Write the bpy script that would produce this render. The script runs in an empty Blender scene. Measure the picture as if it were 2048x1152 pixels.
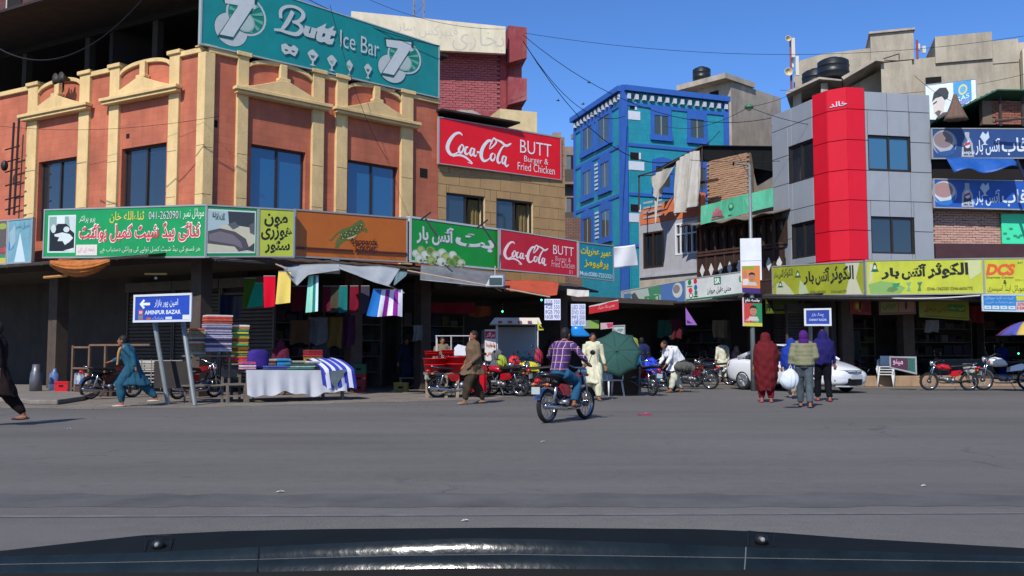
import bpy, math, random
import numpy as np
from math import sin, cos, pi, radians, sqrt, atan2
from mathutils import Vector, Matrix, Quaternion

R = random.Random(7)
SC = bpy.context.scene
COL = SC.collection

# ---------------------------------------------------------------- camera
CAM_H, FPX, TILT = 1.2, 1850.0, math.atan(129 / 1850.0)
cam = bpy.data.cameras.new('camera')
cam.sensor_width = 36; cam.lens = 36 * FPX / 2048
cam.clip_start = 0.05; cam.clip_end = 2000
cam_o = bpy.data.objects.new('camera', cam); COL.objects.link(cam_o)
cam_o.location = (0, 0, CAM_H); cam_o.rotation_euler = (pi / 2 + TILT, 0, 0)
SC.camera = cam_o

# ---------------------------------------------------------------- light
SUN_DIR = Vector((-0.36, -0.93, 0.92)).normalized()
w = bpy.data.worlds.new('World'); SC.world = w; w.use_nodes = True
nt = w.node_tree
sky = nt.nodes.new('ShaderNodeTexSky'); sky.sky_type = 'NISHITA'; sky.sun_disc = False
sky.sun_elevation = math.asin(SUN_DIR.z); sky.sun_rotation = atan2(SUN_DIR.x, SUN_DIR.y)
sky.altitude = 300; sky.air_density = 0.75; sky.dust_density = 0.2; sky.ozone_density = 5.0
bg = nt.nodes['Background']; bg.inputs[1].default_value = 0.15
hs = nt.nodes.new('ShaderNodeHueSaturation'); hs.inputs['Saturation'].default_value = 1.16; hs.inputs['Hue'].default_value = .507
nt.links.new(sky.outputs[0], hs.inputs['Color']); nt.links.new(hs.outputs[0], bg.inputs[0])
sun = bpy.data.lights.new('sun', 'SUN'); sun.energy = 3.9; sun.angle = radians(0.5); sun.color = (1, 0.955, 0.89)
sun_o = bpy.data.objects.new('sun', sun); COL.objects.link(sun_o)
sun_o.rotation_euler = (-SUN_DIR).to_track_quat('-Z', 'Y').to_euler()
sun_o.location = (-20, -40, 60)
SC.view_settings.view_transform = 'Standard'; SC.view_settings.look = 'None'
SC.view_settings.exposure = 0.3; SC.view_settings.gamma = 1.0; SC.view_settings.use_curve_mapping = False
SC.render.engine = 'CYCLES'
SC.cycles.max_bounces = 6; SC.cycles.diffuse_bounces = 3; SC.cycles.glossy_bounces = 3
SC.cycles.transmission_bounces = 4; SC.cycles.use_denoising = True

# ---------------------------------------------------------------- pixel rays (layout aid: photo pixel -> metres)
CT, ST = cos(TILT), sin(TILT)
def ray(u, v):
    dx = (u - 1024) / FPX; dy = -(v - 576) / FPX
    return Vector((dx, CT - dy * ST, ST + dy * CT))
def at(u, v, Y):
    d = ray(u, v); t = Y / d.y
    return Vector((d.x * t, Y, CAM_H + d.z * t))
def gnd(u, v, z=0.0):
    d = ray(u, v); t = (z - CAM_H) / d.z
    return Vector((d.x * t, d.y * t, z))
def xat(u, Y):
    return (u - 1024) / FPX * Y / (CT + 0.0)
def zat(v, Y):
    return at(1024, v, Y).z

# ---------------------------------------------------------------- colours and materials
def lin(h):
    h = h.lstrip('#'); c = [int(h[i:i + 2], 16) / 255 for i in (0, 2, 4)]
    return tuple((x / 12.92 if x <= .04045 else ((x + .055) / 1.055) ** 2.4) for x in c)
MATS = {}
def streaks(N, L, co, col, amt):
    mp = N.new('ShaderNodeMapping'); mp.inputs['Scale'].default_value = (2.4, 2.4, .5); L.new(co, mp.inputs[0])
    n = N.new('ShaderNodeTexNoise'); n.inputs['Scale'].default_value = 1.3; n.inputs['Detail'].default_value = 7; n.inputs['Roughness'].default_value = .7; L.new(mp.outputs[0], n.inputs[0])
    r = N.new('ShaderNodeMapRange'); r.inputs[1].default_value = .42; r.inputs[2].default_value = .72; r.inputs[3].default_value = 1 + amt*.15; r.inputs[4].default_value = 1 - amt; L.new(n.outputs[0], r.inputs[0])
    v = N.new('ShaderNodeVectorMath'); v.operation = 'SCALE'; L.new(col, v.inputs[0]); L.new(r.outputs[0], v.inputs['Scale']); return v.outputs[0]
def mat(name, col, rough=.75, metal=0, var=.12, scale=3.0, bump=0.0, bscale=40, dirt=0.0, dirtcol='#4a4038', coat=0, spec=.5, emis=0, trans=0, alpha=1, stretch=None, ior=1.45):
    if name in MATS: return MATS[name]
    m = bpy.data.materials.new(name); m.use_nodes = True; MATS[name] = m
    t = m.node_tree; N = t.nodes; L = t.links; b = N['Principled BSDF']
    c = lin(col) if isinstance(col, str) else col
    b.inputs['Roughness'].default_value = rough; b.inputs['Metallic'].default_value = metal
    b.inputs['Specular IOR Level'].default_value = spec; b.inputs['Coat Weight'].default_value = coat
    b.inputs['IOR'].default_value = ior
    b.inputs['Transmission Weight'].default_value = trans; b.inputs['Alpha'].default_value = alpha
    tc = N.new('ShaderNodeTexCoord'); src = tc.outputs['Object']
    if stretch:
        mp = N.new('ShaderNodeMapping'); mp.inputs['Scale'].default_value = stretch
        L.new(src, mp.inputs[0]); src = mp.outputs[0]
    out = None
    if var > 0:
        n = N.new('ShaderNodeTexNoise'); n.inputs['Scale'].default_value = scale; n.inputs['Detail'].default_value = 6; n.inputs['Roughness'].default_value = .65
        L.new(src, n.inputs[0])
        r = N.new('ShaderNodeMapRange'); r.inputs[1].default_value = .3; r.inputs[2].default_value = .7
        r.inputs[3].default_value = 1 - var; r.inputs[4].default_value = 1 + var; L.new(n.outputs[0], r.inputs[0])
        oi = N.new('ShaderNodeObjectInfo')
        r2 = N.new('ShaderNodeMapRange'); r2.inputs[3].default_value = 1 - var * .35; r2.inputs[4].default_value = 1 + var * .35; L.new(oi.outputs['Random'], r2.inputs[0])
        mu = N.new('ShaderNodeMath'); mu.operation = 'MULTIPLY'; L.new(r.outputs[0], mu.inputs[0]); L.new(r2.outputs[0], mu.inputs[1])
        mx = N.new('ShaderNodeVectorMath'); mx.operation = 'SCALE'; mx.inputs[0].default_value = c
        L.new(mu.outputs[0], mx.inputs['Scale']); out = mx.outputs[0]
    else:
        b.inputs['Base Color'].default_value = (*c, 1)
    if dirt > 0:
        n2 = N.new('ShaderNodeTexNoise'); n2.inputs['Scale'].default_value = scale * .45; n2.inputs['Detail'].default_value = 9; n2.inputs['Roughness'].default_value = .72
        mp2 = N.new('ShaderNodeMapping'); mp2.inputs['Scale'].default_value = (1.6, 1.6, .45); mp2.inputs['Location'].default_value = (3.1, 7.7, 1.3)
        L.new(tc.outputs['Object'], mp2.inputs[0]); L.new(mp2.outputs[0], n2.inputs[0])
        r3 = N.new('ShaderNodeMapRange'); r3.inputs[1].default_value = .5; r3.inputs[2].default_value = .78; r3.inputs[3].default_value = 0; r3.inputs[4].default_value = dirt
        L.new(n2.outputs[0], r3.inputs[0])
        mm = N.new('ShaderNodeMix'); mm.data_type = 'RGBA'; L.new(r3.outputs[0], mm.inputs[0])
        if out: L.new(out, mm.inputs[6])
        else: mm.inputs[6].default_value = (*c, 1)
        mm.inputs[7].default_value = (*lin(dirtcol), 1)
        out = streaks(N, L, tc.outputs['Object'], mm.outputs[2], min(.2, dirt*.34))
    if out: L.new(out, b.inputs['Base Color'])
    if bump > 0:
        n3 = N.new('ShaderNodeTexNoise'); n3.inputs['Scale'].default_value = bscale; n3.inputs['Detail'].default_value = 4
        L.new(src, n3.inputs[0]); bp = N.new('ShaderNodeBump'); bp.inputs['Strength'].default_value = bump; bp.inputs['Distance'].default_value = .02
        L.new(n3.outputs[0], bp.inputs['Height']); L.new(bp.outputs[0], b.inputs['Normal'])
    if emis > 0:
        b.inputs['Emission Color'].default_value = (*c, 1); b.inputs['Emission Strength'].default_value = emis
    return m
def pm(col, rough=.55, **k):           # plain paint / print of a colour
    return mat('paint_' + col.lstrip('#') + str(rough), col, rough, **{**dict(var=.05, scale=6), **k})
def cloth(col, **k):
    return mat('cloth_' + col.lstrip('#'), col, .9, **{**dict(var=.16, scale=9, bump=.35, bscale=14, spec=.15), **k})

def tiled(name, col, col2, mortar, bw, bh, msize, rough=.8, dirt=.2, bump=.4, axis='XZ'):
    """small tile / brick face too fine to be built piece by piece"""
    if name in MATS: return MATS[name]
    m = bpy.data.materials.new(name); m.use_nodes = True; MATS[name] = m
    t = m.node_tree; N = t.nodes; L = t.links; b = N['Principled BSDF']; b.inputs['Roughness'].default_value = rough
    tc = N.new('ShaderNodeTexCoord'); sx = N.new('ShaderNodeSeparateXYZ'); cx = N.new('ShaderNodeCombineXYZ')
    L.new(tc.outputs['Object'], sx.inputs[0]); L.new(sx.outputs[0], cx.inputs[0]); L.new(sx.outputs[2], cx.inputs[1])
    br = N.new('ShaderNodeTexBrick'); br.inputs['Scale'].default_value = 1; br.inputs['Brick Width'].default_value = bw; br.inputs['Row Height'].default_value = bh
    br.inputs['Mortar Size'].default_value = msize; br.inputs['Color1'].default_value = (*lin(col), 1); br.inputs['Color2'].default_value = (*lin(col2), 1); br.inputs['Mortar'].default_value = (*lin(mortar), 1)
    L.new(cx.outputs[0], br.inputs[0])
    n = N.new('ShaderNodeTexNoise'); n.inputs['Scale'].default_value = .8; n.inputs['Detail'].default_value = 9; L.new(tc.outputs['Object'], n.inputs[0])
    r = N.new('ShaderNodeMapRange'); r.inputs[1].default_value = .35; r.inputs[2].default_value = .7; r.inputs[3].default_value = 1.06; r.inputs[4].default_value = 1 - dirt; L.new(n.outputs[0], r.inputs[0])
    v = N.new('ShaderNodeVectorMath'); v.operation = 'SCALE'; L.new(br.outputs[0], v.inputs[0]); L.new(r.outputs[0], v.inputs['Scale'])
    L.new(streaks(N, L, tc.outputs['Object'], v.outputs[0], dirt*.6), b.inputs['Base Color'])
    bp = N.new('ShaderNodeBump'); bp.inputs['Strength'].default_value = bump; bp.inputs['Distance'].default_value = .01; bp.invert = True
    L.new(br.outputs['Fac'], bp.inputs['Height']); L.new(bp.outputs[0], b.inputs['Normal'])
    return m

# ---------------------------------------------------------------- mesh builder
class MB:
    def __init__(s): s.v = []; s.f = []
    def add(s, vs, fs):
        n = len(s.v); s.v += [tuple(p) for p in vs]; s.f += [tuple(i + n for i in f) for f in fs]; return s
    def box(s, x0, x1, y0, y1, z0, z1):
        if x0 > x1: x0, x1 = x1, x0
        if y0 > y1: y0, y1 = y1, y0
        if z0 > z1: z0, z1 = z1, z0
        return s.add([(x0,y0,z0),(x1,y0,z0),(x1,y1,z0),(x0,y1,z0),(x0,y0,z1),(x1,y0,z1),(x1,y1,z1),(x0,y1,z1)],
              [(0,3,2,1),(4,5,6,7),(0,1,5,4),(1,2,6,5),(2,3,7,6),(3,0,4,7)])
    def prism(s, poly, y0, y1):      # poly in (x, z), extruded along y
        n = len(poly); area = sum(poly[i][0]*poly[(i+1)%n][1]-poly[(i+1)%n][0]*poly[i][1] for i in range(n))
        if area < 0: poly = poly[::-1]
        vs = [(x, y0, z) for x, z in poly] + [(x, y1, z) for x, z in poly]
        fs = [tuple(range(n)), tuple(range(2*n-1, n-1, -1))] + [(i, i+n, (i+1)%n+n, (i+1)%n) for i in range(n)]
        return s.add(vs, fs)
    def slab(s, poly, z0, z1):       # poly in (x, y), extruded along z
        n = len(poly); area = sum(poly[i][0]*poly[(i+1)%n][1]-poly[(i+1)%n][0]*poly[i][1] for i in range(n))
        if area < 0: poly = poly[::-1]
        vs = [(x, y, z0) for x, y in poly] + [(x, y, z1) for x, y in poly]
        fs = [tuple(range(n-1, -1, -1)), tuple(range(n, 2*n))] + [(i, (i+1)%n, (i+1)%n+n, i+n) for i in range(n)]
        return s.add(vs, fs)
    def hexa(s, a, b):               # two quads (4 points each)
        return s.add(list(a) + list(b), [(0,1,2,3),(7,6,5,4),(0,4,5,1),(1,5,6,2),(2,6,7,3),(3,7,4,0)])
    def loft(s, rings, cap=True, close=True):
        n = len(rings[0]); k = len(s.v)
        vs = [p for r in rings for p in r]; fs = []
        for i in range(len(rings)-1):
            for j in range(n if close else n-1):
                fs.append((i*n+j, i*n+(j+1)%n, (i+1)*n+(j+1)%n, (i+1)*n+j))
        if cap:
            fs.append(tuple(range(n-1, -1, -1))); fs.append(tuple((len(rings)-1)*n+j for j in range(n)))
        return s.add(vs, fs)
    def tube(s, pts, r, n=8, cap=True, flat=1.0):
        pts = [Vector(p) for p in pts]; m = len(pts)
        rs = r if isinstance(r, (list, tuple)) else [r]*m
        rings = []; up = None
        for i, p in enumerate(pts):
            d = (pts[min(i+1, m-1)] - pts[max(i-1, 0)])
            if d.length < 1e-9: d = Vector((0,0,1))
            d.normalize()
            if up is None:
                up = Vector((0,0,1)) if abs(d.z) < .9 else Vector((0,1,0))
            a = d.cross(up)
            if a.length < 1e-6: a = d.orthogonal()
            a.normalize(); b = a.cross(d).normalized(); up = b
            rings.append([p + a*cos(2*pi*j/n)*rs[i] + b*sin(2*pi*j/n)*rs[i]*flat for j in range(n)])
        return s.loft(rings, cap)
    def cyl(s, p0, p1, r0, r1=None, n=12):
        return s.tube([p0, p1], [r0, r0 if r1 is None else r1], n)
    def ball(s, c, r, nu=12, nv=8, q=None):
        rx, ry, rz = r if isinstance(r, (tuple, list)) else (r, r, r)
        vs = []; fs = []
        for i in range(1, nv):
            for j in range(nu):
                th = pi*i/nv; ph = 2*pi*j/nu; vs.append(Vector((rx*sin(th)*cos(ph), ry*sin(th)*sin(ph), rz*cos(th))))
        vs += [Vector((0,0,rz)), Vector((0,0,-rz))]
        for i in range(nv-2):
            for j in range(nu): fs.append((i*nu+j, (i+1)*nu+j, (i+1)*nu+(j+1)%nu, i*nu+(j+1)%nu))
        t = len(vs)-2
        for j in range(nu): fs.append((t, j, (j+1)%nu)); fs.append((t+1, (nv-2)*nu+(j+1)%nu, (nv-2)*nu+j))
        if q: vs = [q @ p for p in vs]
        return s.add([p + Vector(c) for p in vs], fs)
    def grid(s, fn, nu, nv, thick=None):
        vs = [fn(i/nu, j/nv) for j in range(nv+1) for i in range(nu+1)]
        fs = [(j*(nu+1)+i, j*(nu+1)+i+1, (j+1)*(nu+1)+i+1, (j+1)*(nu+1)+i) for j in range(nv) for i in range(nu)]
        return s.add(vs, fs)
    def build(s, name, m=None, parent=None, smooth=False, loc=None, rotz=0):
        me = bpy.data.meshes.new(name); me.from_pydata([tuple(p) for p in s.v], [], s.f)
        if m: me.materials.append(m)
        if smooth: me.polygons.foreach_set('use_smooth', [True]*len(me.polygons))
        me.update()
        return link(name, me, parent, loc, rotz)
def link(name, me, parent=None, loc=None, rotz=0, scale=None):
    o = bpy.data.objects.new(name, me); COL.objects.link(o)
    if parent: o.parent = parent
    if loc is not None: o.location = loc
    if rotz: o.rotation_euler = (0, 0, rotz)
    if scale: o.scale = scale
    return o
def bevel(o, w=.01, seg=1):
    md = o.modifiers.new('bevel', 'BEVEL'); md.width = w; md.segments = seg; md.limit_method = 'ANGLE'; return o
def subsurf(o, n=1):
    md = o.modifiers.new('subsurf', 'SUBSURF'); md.levels = n; md.render_levels = n; return o
def solid(o, t=.01):
    md = o.modifiers.new('solid', 'SOLIDIFY'); md.thickness = t; return o
def tag(o, label=None, cat=None, group=None, kind=None):
    if label: o['label'] = label
    if cat: o['category'] = cat
    if group: o['group'] = group
    if kind: o['kind'] = kind
    return o
def thing(name, label, cat, loc=(0,0,0), rotz=0, group=None):
    o = bpy.data.objects.new(name, None); COL.objects.link(o); o.empty_display_size = .2
    o.location = loc; o.rotation_euler = (0, 0, rotz)
    return tag(o, label, cat, group)
def copy_tree(o, parent=None):
    c = o.copy(); COL.objects.link(c)
    if parent: c.parent = parent
    for ch in list(KIDS.get(o.name, [])) or list(o.children):
        copy_tree(ch, c)
    return c
KIDS = {}

# ---------------------------------------------------------------- wall frames
PV = 600          # photo row at which plan positions are read
class Fr:
    """vertical wall plane: local x runs along the wall to the right, y goes into it, z up"""
    def __init__(s, A, B):
        s.A = Vector(A[:2]); s.B = Vector(B[:2]); s.d = (s.B - s.A).normalized(); s.L = (s.B - s.A).length
        s.v = PV; s.n = Vector((s.d.y, -s.d.x)); s.rot = atan2(s.d.y, s.d.x)
    def px(s, u, v, out=0.0):
        d = ray(u, v); P = s.A + s.n*out
        k = d.x*s.n.x + d.y*s.n.y; t = (P.x*s.n.x + P.y*s.n.y) / k
        h = Vector((d.x*t, d.y*t)); return ((h - P).dot(s.d), CAM_H + d.z*t)
    def sx(s, u, out=0.0): return s.px(u, s.v, out)[0]
    def w(s, x, y=0, z=0):
        p = s.A + s.d*x - s.n*y; return Vector((p.x, p.y, z))
    def thing(s, name, label, cat, group=None, x=0, y=0, z=0):
        return thing(name, label, cat, s.w(x, y, z), s.rot, group)
def plan(u, Y, v=None):             # plan point seen at column u (row v), depth Y
    return Vector((at(u, PV if v is None else v, Y).x, Y))

# ---------------------------------------------------------------- lettering
FORMS = {'ا':(0xFE8D,1),'آ':(0xFE81,1),'ب':(0xFE8F,0),'پ':(0xFB56,0),'ت':(0xFE95,0),'ٹ':(0xFB66,0),'ث':(0xFE99,0),'ج':(0xFE9D,0),'چ':(0xFB7A,0),'ح':(0xFEA1,0),'خ':(0xFEA5,0),'د':(0xFEA9,1),'ڈ':(0xFB88,1),'ر':(0xFEAD,1),'ڑ':(0xFB8C,1),'ز':(0xFEAF,1),'س':(0xFEB1,0),'ش':(0xFEB5,0),'ص':(0xFEB9,0),'ط':(0xFEC1,0),'ع':(0xFEC9,0),'ف':(0xFED1,0),'ق':(0xFED5,0),'ک':(0xFB8E,0),'گ':(0xFB92,0),'ل':(0xFEDD,0),'م':(0xFEE1,0),'ن':(0xFEE5,0),'و':(0xFEED,1),'ہ':(0xFEE9,0),'ی':(0xFBFC,0),'ئ':(0xFE89,0),'ے':(0xFBAE,1)}
def shape_ur(s):
    out = []
    for i, c in enumerate(s):
        if c not in FORMS: out.append(c); continue
        pj = i > 0 and s[i-1] in FORMS and not FORMS[s[i-1]][1]
        nj = i < len(s)-1 and s[i+1] in FORMS and not FORMS[c][1]
        b, r = FORMS[c]
        out.append(chr(b + (1 if pj else 0)) if r or not nj else chr(b + (3 if pj else 2)))
    return ''.join(reversed(out))
_txt = {}
def text_shape(s, bold):
    """islands of a word: ([verts 0..1], [faces]) with aspect"""
    key = (s, bold)
    if key in _txt: return _txt[key]
    c = bpy.data.curves.new('lettering_source', 'FONT')
    c.body = shape_ur(s) if any('\u0600' <= ch <= '\u06ff' for ch in s) else s
    c.offset = bold; c.resolution_u = 3; c.space_line = .9; c.align_x = 'CENTER'
    o = bpy.data.objects.new('lettering_source', c); COL.objects.link(o)
    dg = bpy.context.evaluated_depsgraph_get(); dg.update()
    me = bpy.data.meshes.new_from_object(o.evaluated_get(dg))
    vs = [(v.co.x, v.co.y) for v in me.vertices]; fs = [tuple(p.vertices) for p in me.polygons]
    bpy.data.objects.remove(o); bpy.data.curves.remove(c); bpy.data.meshes.remove(me)
    par = list(range(len(vs)))
    def find(a):
        while par[a] != a: par[a] = par[par[a]]; a = par[a]
        return a
    for f in fs:
        for k in f[1:]: par[find(k)] = find(f[0])
    xs = [p[0] for p in vs]; ys = [p[1] for p in vs]
    x0, x1, y0, y1 = min(xs), max(xs), min(ys), max(ys)
    isl = {}
    for i in range(len(vs)): isl.setdefault(find(i), len(isl))
    layer = [isl[find(i)] % 5 for i in range(len(vs))]
    vs = [((x-x0)/(x1-x0), (y-y0)/(y1-y0)) for x, y in vs]
    _txt[key] = (vs, fs, layer); return _txt[key]

# sign items: positions are a photo column u and t = 0 (top) .. 1 (bottom) of the sign's height
def T(s, u0, u1, t0, t1, col, bold=.02, slant=0, name='lettering', tilt=0): return dict(k='T', s=s, u0=u0, u1=u1, t0=t0, t1=t1, c=col, b=bold, sl=slant, n=name, tilt=tilt)
def P(pts, col, name='picture'): return dict(k='P', p=pts, c=col, n=name)
def RC(u0, u1, t0, t1, col, name='band'): return P([(u0,t0),(u1,t0),(u1,t1),(u0,t1)], col, name)
def EL(u, t, ru, rt, col, name='picture', n=24, rot=0):
    return P([(u + ru*cos(2*pi*i/n + rot), t + rt*sin(2*pi*i/n + rot)) for i in range(n)], col, name)
def S(pts, wd, col, name='lettering', curve=True): return dict(k='S', p=pts, w=wd, c=col, n=name, cv=curve)
def smooth_path(pts, n=6):
    if len(pts) < 3: return pts
    out = []
    for i in range(len(pts)-1):
        p0 = pts[max(i-1,0)]; p1 = pts[i]; p2 = pts[i+1]; p3 = pts[min(i+2,len(pts)-1)]
        for k in range(n):
            t = k/n
            out.append(tuple(.5*((2*b)+(-a+c)*t+(2*a-5*b+4*c-d)*t*t+(-a+3*b-3*c+d)*t**3) for a,b,c,d in zip(p0,p1,p2,p3)))
    out.append(tuple(pts[-1])); return out
def sign(name, label, cat, c4, items=(), face='#ffffff', frame=None, thick=.08, group=None, frame_w=.04, frame_col='#8d9092', fmat=None, dirt=.12, part='panel', legs=None, warp=0):
    """c4 = (u0, vtop0, vbot0, Y0, u1, vtop1, vbot1, Y1)"""
    u0, t0, b0, Y0, u1, t1, b1, Y1 = c4
    f = Fr(plan(u0, Y0, (t0+b0)/2), plan(u1, Y1, (t1+b1)/2)); vm = (t0+b0+t1+b1)/4
    z00, z01 = f.px(u0, b0)[1], f.px(u0, t0)[1]; z10, z11 = f.px(u1, b1)[1], f.px(u1, t1)[1]
    L = f.L; zb = min(z00, z10)
    root = f.thing(name, label, cat, group, z=zb)
    def a_of(u):
        q = (u-u0)/(u1-u0); return f.px(u, (t0+b0)/2 + ((t1+b1)/2-(t0+b0)/2)*q)[0] / L
    def loc(a, t, y): # t 0 top
        zt = z01 + (z11-z01)*a; zbm = z00 + (z10-z00)*a
        return (a*L, y + (warp*sin(a*9+t*4) if warp else 0), zt + (zbm-zt)*t - zb)
    H = z01 - z00
    fm = fmat or mat('signface_' + face.lstrip('#'), face, .45, var=.11, scale=1.5, dirt=dirt*1.3, dirtcol='#7d766a')
    mb = MB(); n = 10 if warp else 1
    for i in range(n):
        a, b = i/n, (i+1)/n
        mb.hexa([loc(a,1,0), loc(b,1,0), loc(b,0,0), loc(a,0,0)], [loc(a,1,thick), loc(b,1,thick), loc(b,0,thick), loc(a,0,thick)])
    mb.build(part, fm, root)
    if frame is not False:
        mb = MB(); fw = frame_w / L; ft = frame_w / H
        for (a0, a1, s0, s1) in ((-fw*.5, fw*.6, 0, 1), (1-fw*.6, 1+fw*.5, 0, 1), (-fw*.5, 1+fw*.5, -ft*.5, ft*.5), (-fw*.5, 1+fw*.5, 1-ft*.5, 1+ft*.5)):
            y0 = -.018 if s1 - s0 < .9 else -.015
            mb.hexa([loc(a0,s1,y0), loc(a1,s1,y0), loc(a1,s0,y0), loc(a0,s0,y0)], [loc(a0,s1,thick*.7), loc(a1,s1,thick*.7), loc(a1,s0,thick*.7), loc(a0,s0,thick*.7)])
        mb.build('frame', pm(frame_col, .4), root)
    lay = 0
    for it in items:
        lay += 1; y = -.002 - .0007*lay; mb = MB()
        if it['k'] == 'T':
            a0, a1 = a_of(it['u0']), a_of(it['u1']); vs, fs, li = text_shape(it['s'], it['b'])
            H1 = (it['t1'] - it['t0'])
            mb.add([loc(a0 + (a1-a0)*x + it['sl']*(yy-.5)*H/L*H1, it['t1'] - H1*yy - it['tilt']*x, y - .0001*li[i]) for i, (x, yy) in enumerate(vs)], fs)
        elif it['k'] == 'P':
            pts = [loc(a_of(u), t, y) for u, t in it['p']]
            mb.add(pts, [tuple(range(len(pts)-1, -1, -1))])
        else:
            pp = it['p']; wd = it['w'] if isinstance(it['w'], (list, tuple)) else [it['w']]*len(pp)
            q = [(a_of(u)*L, t*H, wv) for (u, t), wv in zip(pp, wd)]
            if it['cv']: q = smooth_path(q, 5)
            vs = []
            for i in range(len(q)):
                x, h, wv = q[i]; xa, ha, _ = q[max(i-1,0)]; xb, hb, _ = q[min(i+1,len(q)-1)]
                dx, dh = xb-xa, hb-ha; l = sqrt(dx*dx+dh*dh) or 1; nx, nh = -dh/l, dx/l
                for sg in (1, -1):
                    vs.append(loc((x + sg*nx*wv*H/2)/L, (h + sg*nh*wv*H/2)/H, y - .00001*i))
            mb.add(vs, [(2*i, 2*i+1, 2*i+3, 2*i+2) for i in range(len(q)-1)])
        c = it['c']; mb.build(it['n'], c if not isinstance(c, str) else pm(c, .5), root)
    return root
# ================================================================ GROUND
def asphalt():
    m = bpy.data.materials.new('asphalt'); m.use_nodes = True
    t = m.node_tree; N = t.nodes; L = t.links; b = N['Principled BSDF']; b.inputs['Roughness'].default_value = .82; b.inputs['Specular IOR Level'].default_value = .35
    tc = N.new('ShaderNodeTexCoord')
    def noise(sc, det, st=(1,1,1), ro=.6):
        mp = N.new('ShaderNodeMapping'); mp.inputs['Scale'].default_value = st; L.new(tc.outputs['Object'], mp.inputs[0])
        n = N.new('ShaderNodeTexNoise'); n.inputs['Scale'].default_value = sc; n.inputs['Detail'].default_value = det; n.inputs['Roughness'].default_value = ro
        L.new(mp.outputs[0], n.inputs[0]); return n.outputs[0]
    def rng(x, a, b_, c, d):
        r = N.new('ShaderNodeMapRange'); r.inputs[1].default_value = a; r.inputs[2].default_value = b_; r.inputs[3].default_value = c; r.inputs[4].default_value = d; L.new(x, r.inputs[0]); return r.outputs[0]
    def mul(a, c):
        x = N.new('ShaderNodeMath'); x.operation = 'MULTIPLY'; L.new(a, x.inputs[0]); L.new(c, x.inputs[1]); return x.outputs[0]
    big = rng(noise(.18, 6, (.5,1.3,1)), .3, .7, .8, 1.18)
    streak = rng(noise(.9, 5, (.12,1.6,1)), .35, .65, .93, 1.06)
    fine = rng(noise(55, 3), .3, .7, .72, 1.25)
    mid = rng(noise(6, 5), .35, .7, .93, 1.07)
    f = mul(mul(big, streak), mul(fine, mid))
    v = N.new('ShaderNodeVectorMath'); v.operation = 'SCALE'; v.inputs[0].default_value = (.127, .1195, .107); L.new(f, v.inputs['Scale'])
    mx = N.new('ShaderNodeMix'); mx.data_type = 'RGBA'; L.new(rng(noise(.35, 8, (1,1,1), .7), .48, .72, 0, .8), mx.inputs[0]); L.new(v.outputs[0], mx.inputs[6]); mx.inputs[7].default_value = (.125, .115, .105, 1)
    # oil spots
    mx2 = N.new('ShaderNodeMix'); mx2.data_type = 'RGBA'; L.new(rng(noise(1.7, 3, (1,1,1), .5), .68, .76, 0, .5), mx2.inputs[0]); L.new(mx.outputs[2], mx2.inputs[6]); mx2.inputs[7].default_value = (.045, .045, .047, 1)
    # cracks and sealed joints
    vo = N.new('ShaderNodeTexVoronoi'); vo.feature = 'DISTANCE_TO_EDGE'; vo.inputs['Scale'].default_value = .33
    nn = N.new('ShaderNodeTexNoise'); nn.inputs['Scale'].default_value = 1.4; nn.inputs['Detail'].default_value = 6; L.new(tc.outputs['Object'], nn.inputs[0])
    ad = N.new('ShaderNodeVectorMath'); ad.operation = 'MULTIPLY_ADD'; L.new(nn.outputs[1], ad.inputs[0]); ad.inputs[1].default_value = (1.1, 1.1, 0); L.new(tc.outputs['Object'], ad.inputs[2]); L.new(ad.outputs[0], vo.inputs[0])
    cr = rng(vo.outputs['Distance'], .0, .009, 1, 0); mk = rng(noise(.22, 3), .5, .58, 0, .6)
    mx3 = N.new('ShaderNodeMix'); mx3.data_type = 'RGBA'; L.new(mul(cr, mk), mx3.inputs[0]); L.new(mx2.outputs[2], mx3.inputs[6]); mx3.inputs[7].default_value = (.05, .05, .05, 1)
    # tyre-polished and dusty sweeps
    mx4 = N.new('ShaderNodeMix'); mx4.data_type = 'RGBA'; L.new(rng(noise(.5, 6, (.25, 2.2, 1), .65), .5, .72, 0, .35), mx4.inputs[0]); L.new(mx3.outputs[2], mx4.inputs[6]); mx4.inputs[7].default_value = (.16, .152, .14, 1)
    L.new(mx4.outputs[2], b.inputs['Base Color'])
    bp = N.new('ShaderNodeBump'); bp.inputs['Strength'].default_value = .5; bp.inputs['Distance'].default_value = .008; L.new(noise(70, 3), bp.inputs['Height']); L.new(bp.outputs[0], b.inputs['Normal'])
    return m
tag(MB().add([(-260,-120,0),(260,-120,0),(260,420,0),(-260,420,0)], [(0,1,2,3)]).build('road', asphalt()), kind='structure')
dust = mat('dusty_paving', '#7d7469', .92, var=.22, scale=1.2, bump=.6, bscale=30, dirt=.6, dirtcol='#4b4740')
def ragged(pts, amp=.12, n=7):
    out = []
    for i in range(len(pts)):
        a, b = Vector(pts[i]), Vector(pts[(i+1) % len(pts)])
        for k in range(n):
            p = a.lerp(b, k/n); out.append((p.x + R.uniform(-amp, amp), p.y + R.uniform(-amp, amp)))
    return out
gp = lambda u, v: tuple(gnd(u, v).xy)
def flat(pts, z, name, m): 
    return tag(MB().add([(x, y, z) for x, y in pts], [tuple(range(len(pts)))]).build(name, m), kind='structure')
flat(ragged([gp(-500, 812), gp(150, 818), gp(420, 815), gp(700, 806), gp(960, 800), gp(1120, 786), gp(1180, 762), (-4, 60), (-60, 60)], .16, 9), .004, 'dusty_pavement', dust)
flat(ragged([gp(1420, 772), gp(1735, 776), gp(2100, 782), gp(2600, 790), (60, 62), (14, 62)], .1, 8), .004, 'dusty_pavement', dust)
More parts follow.
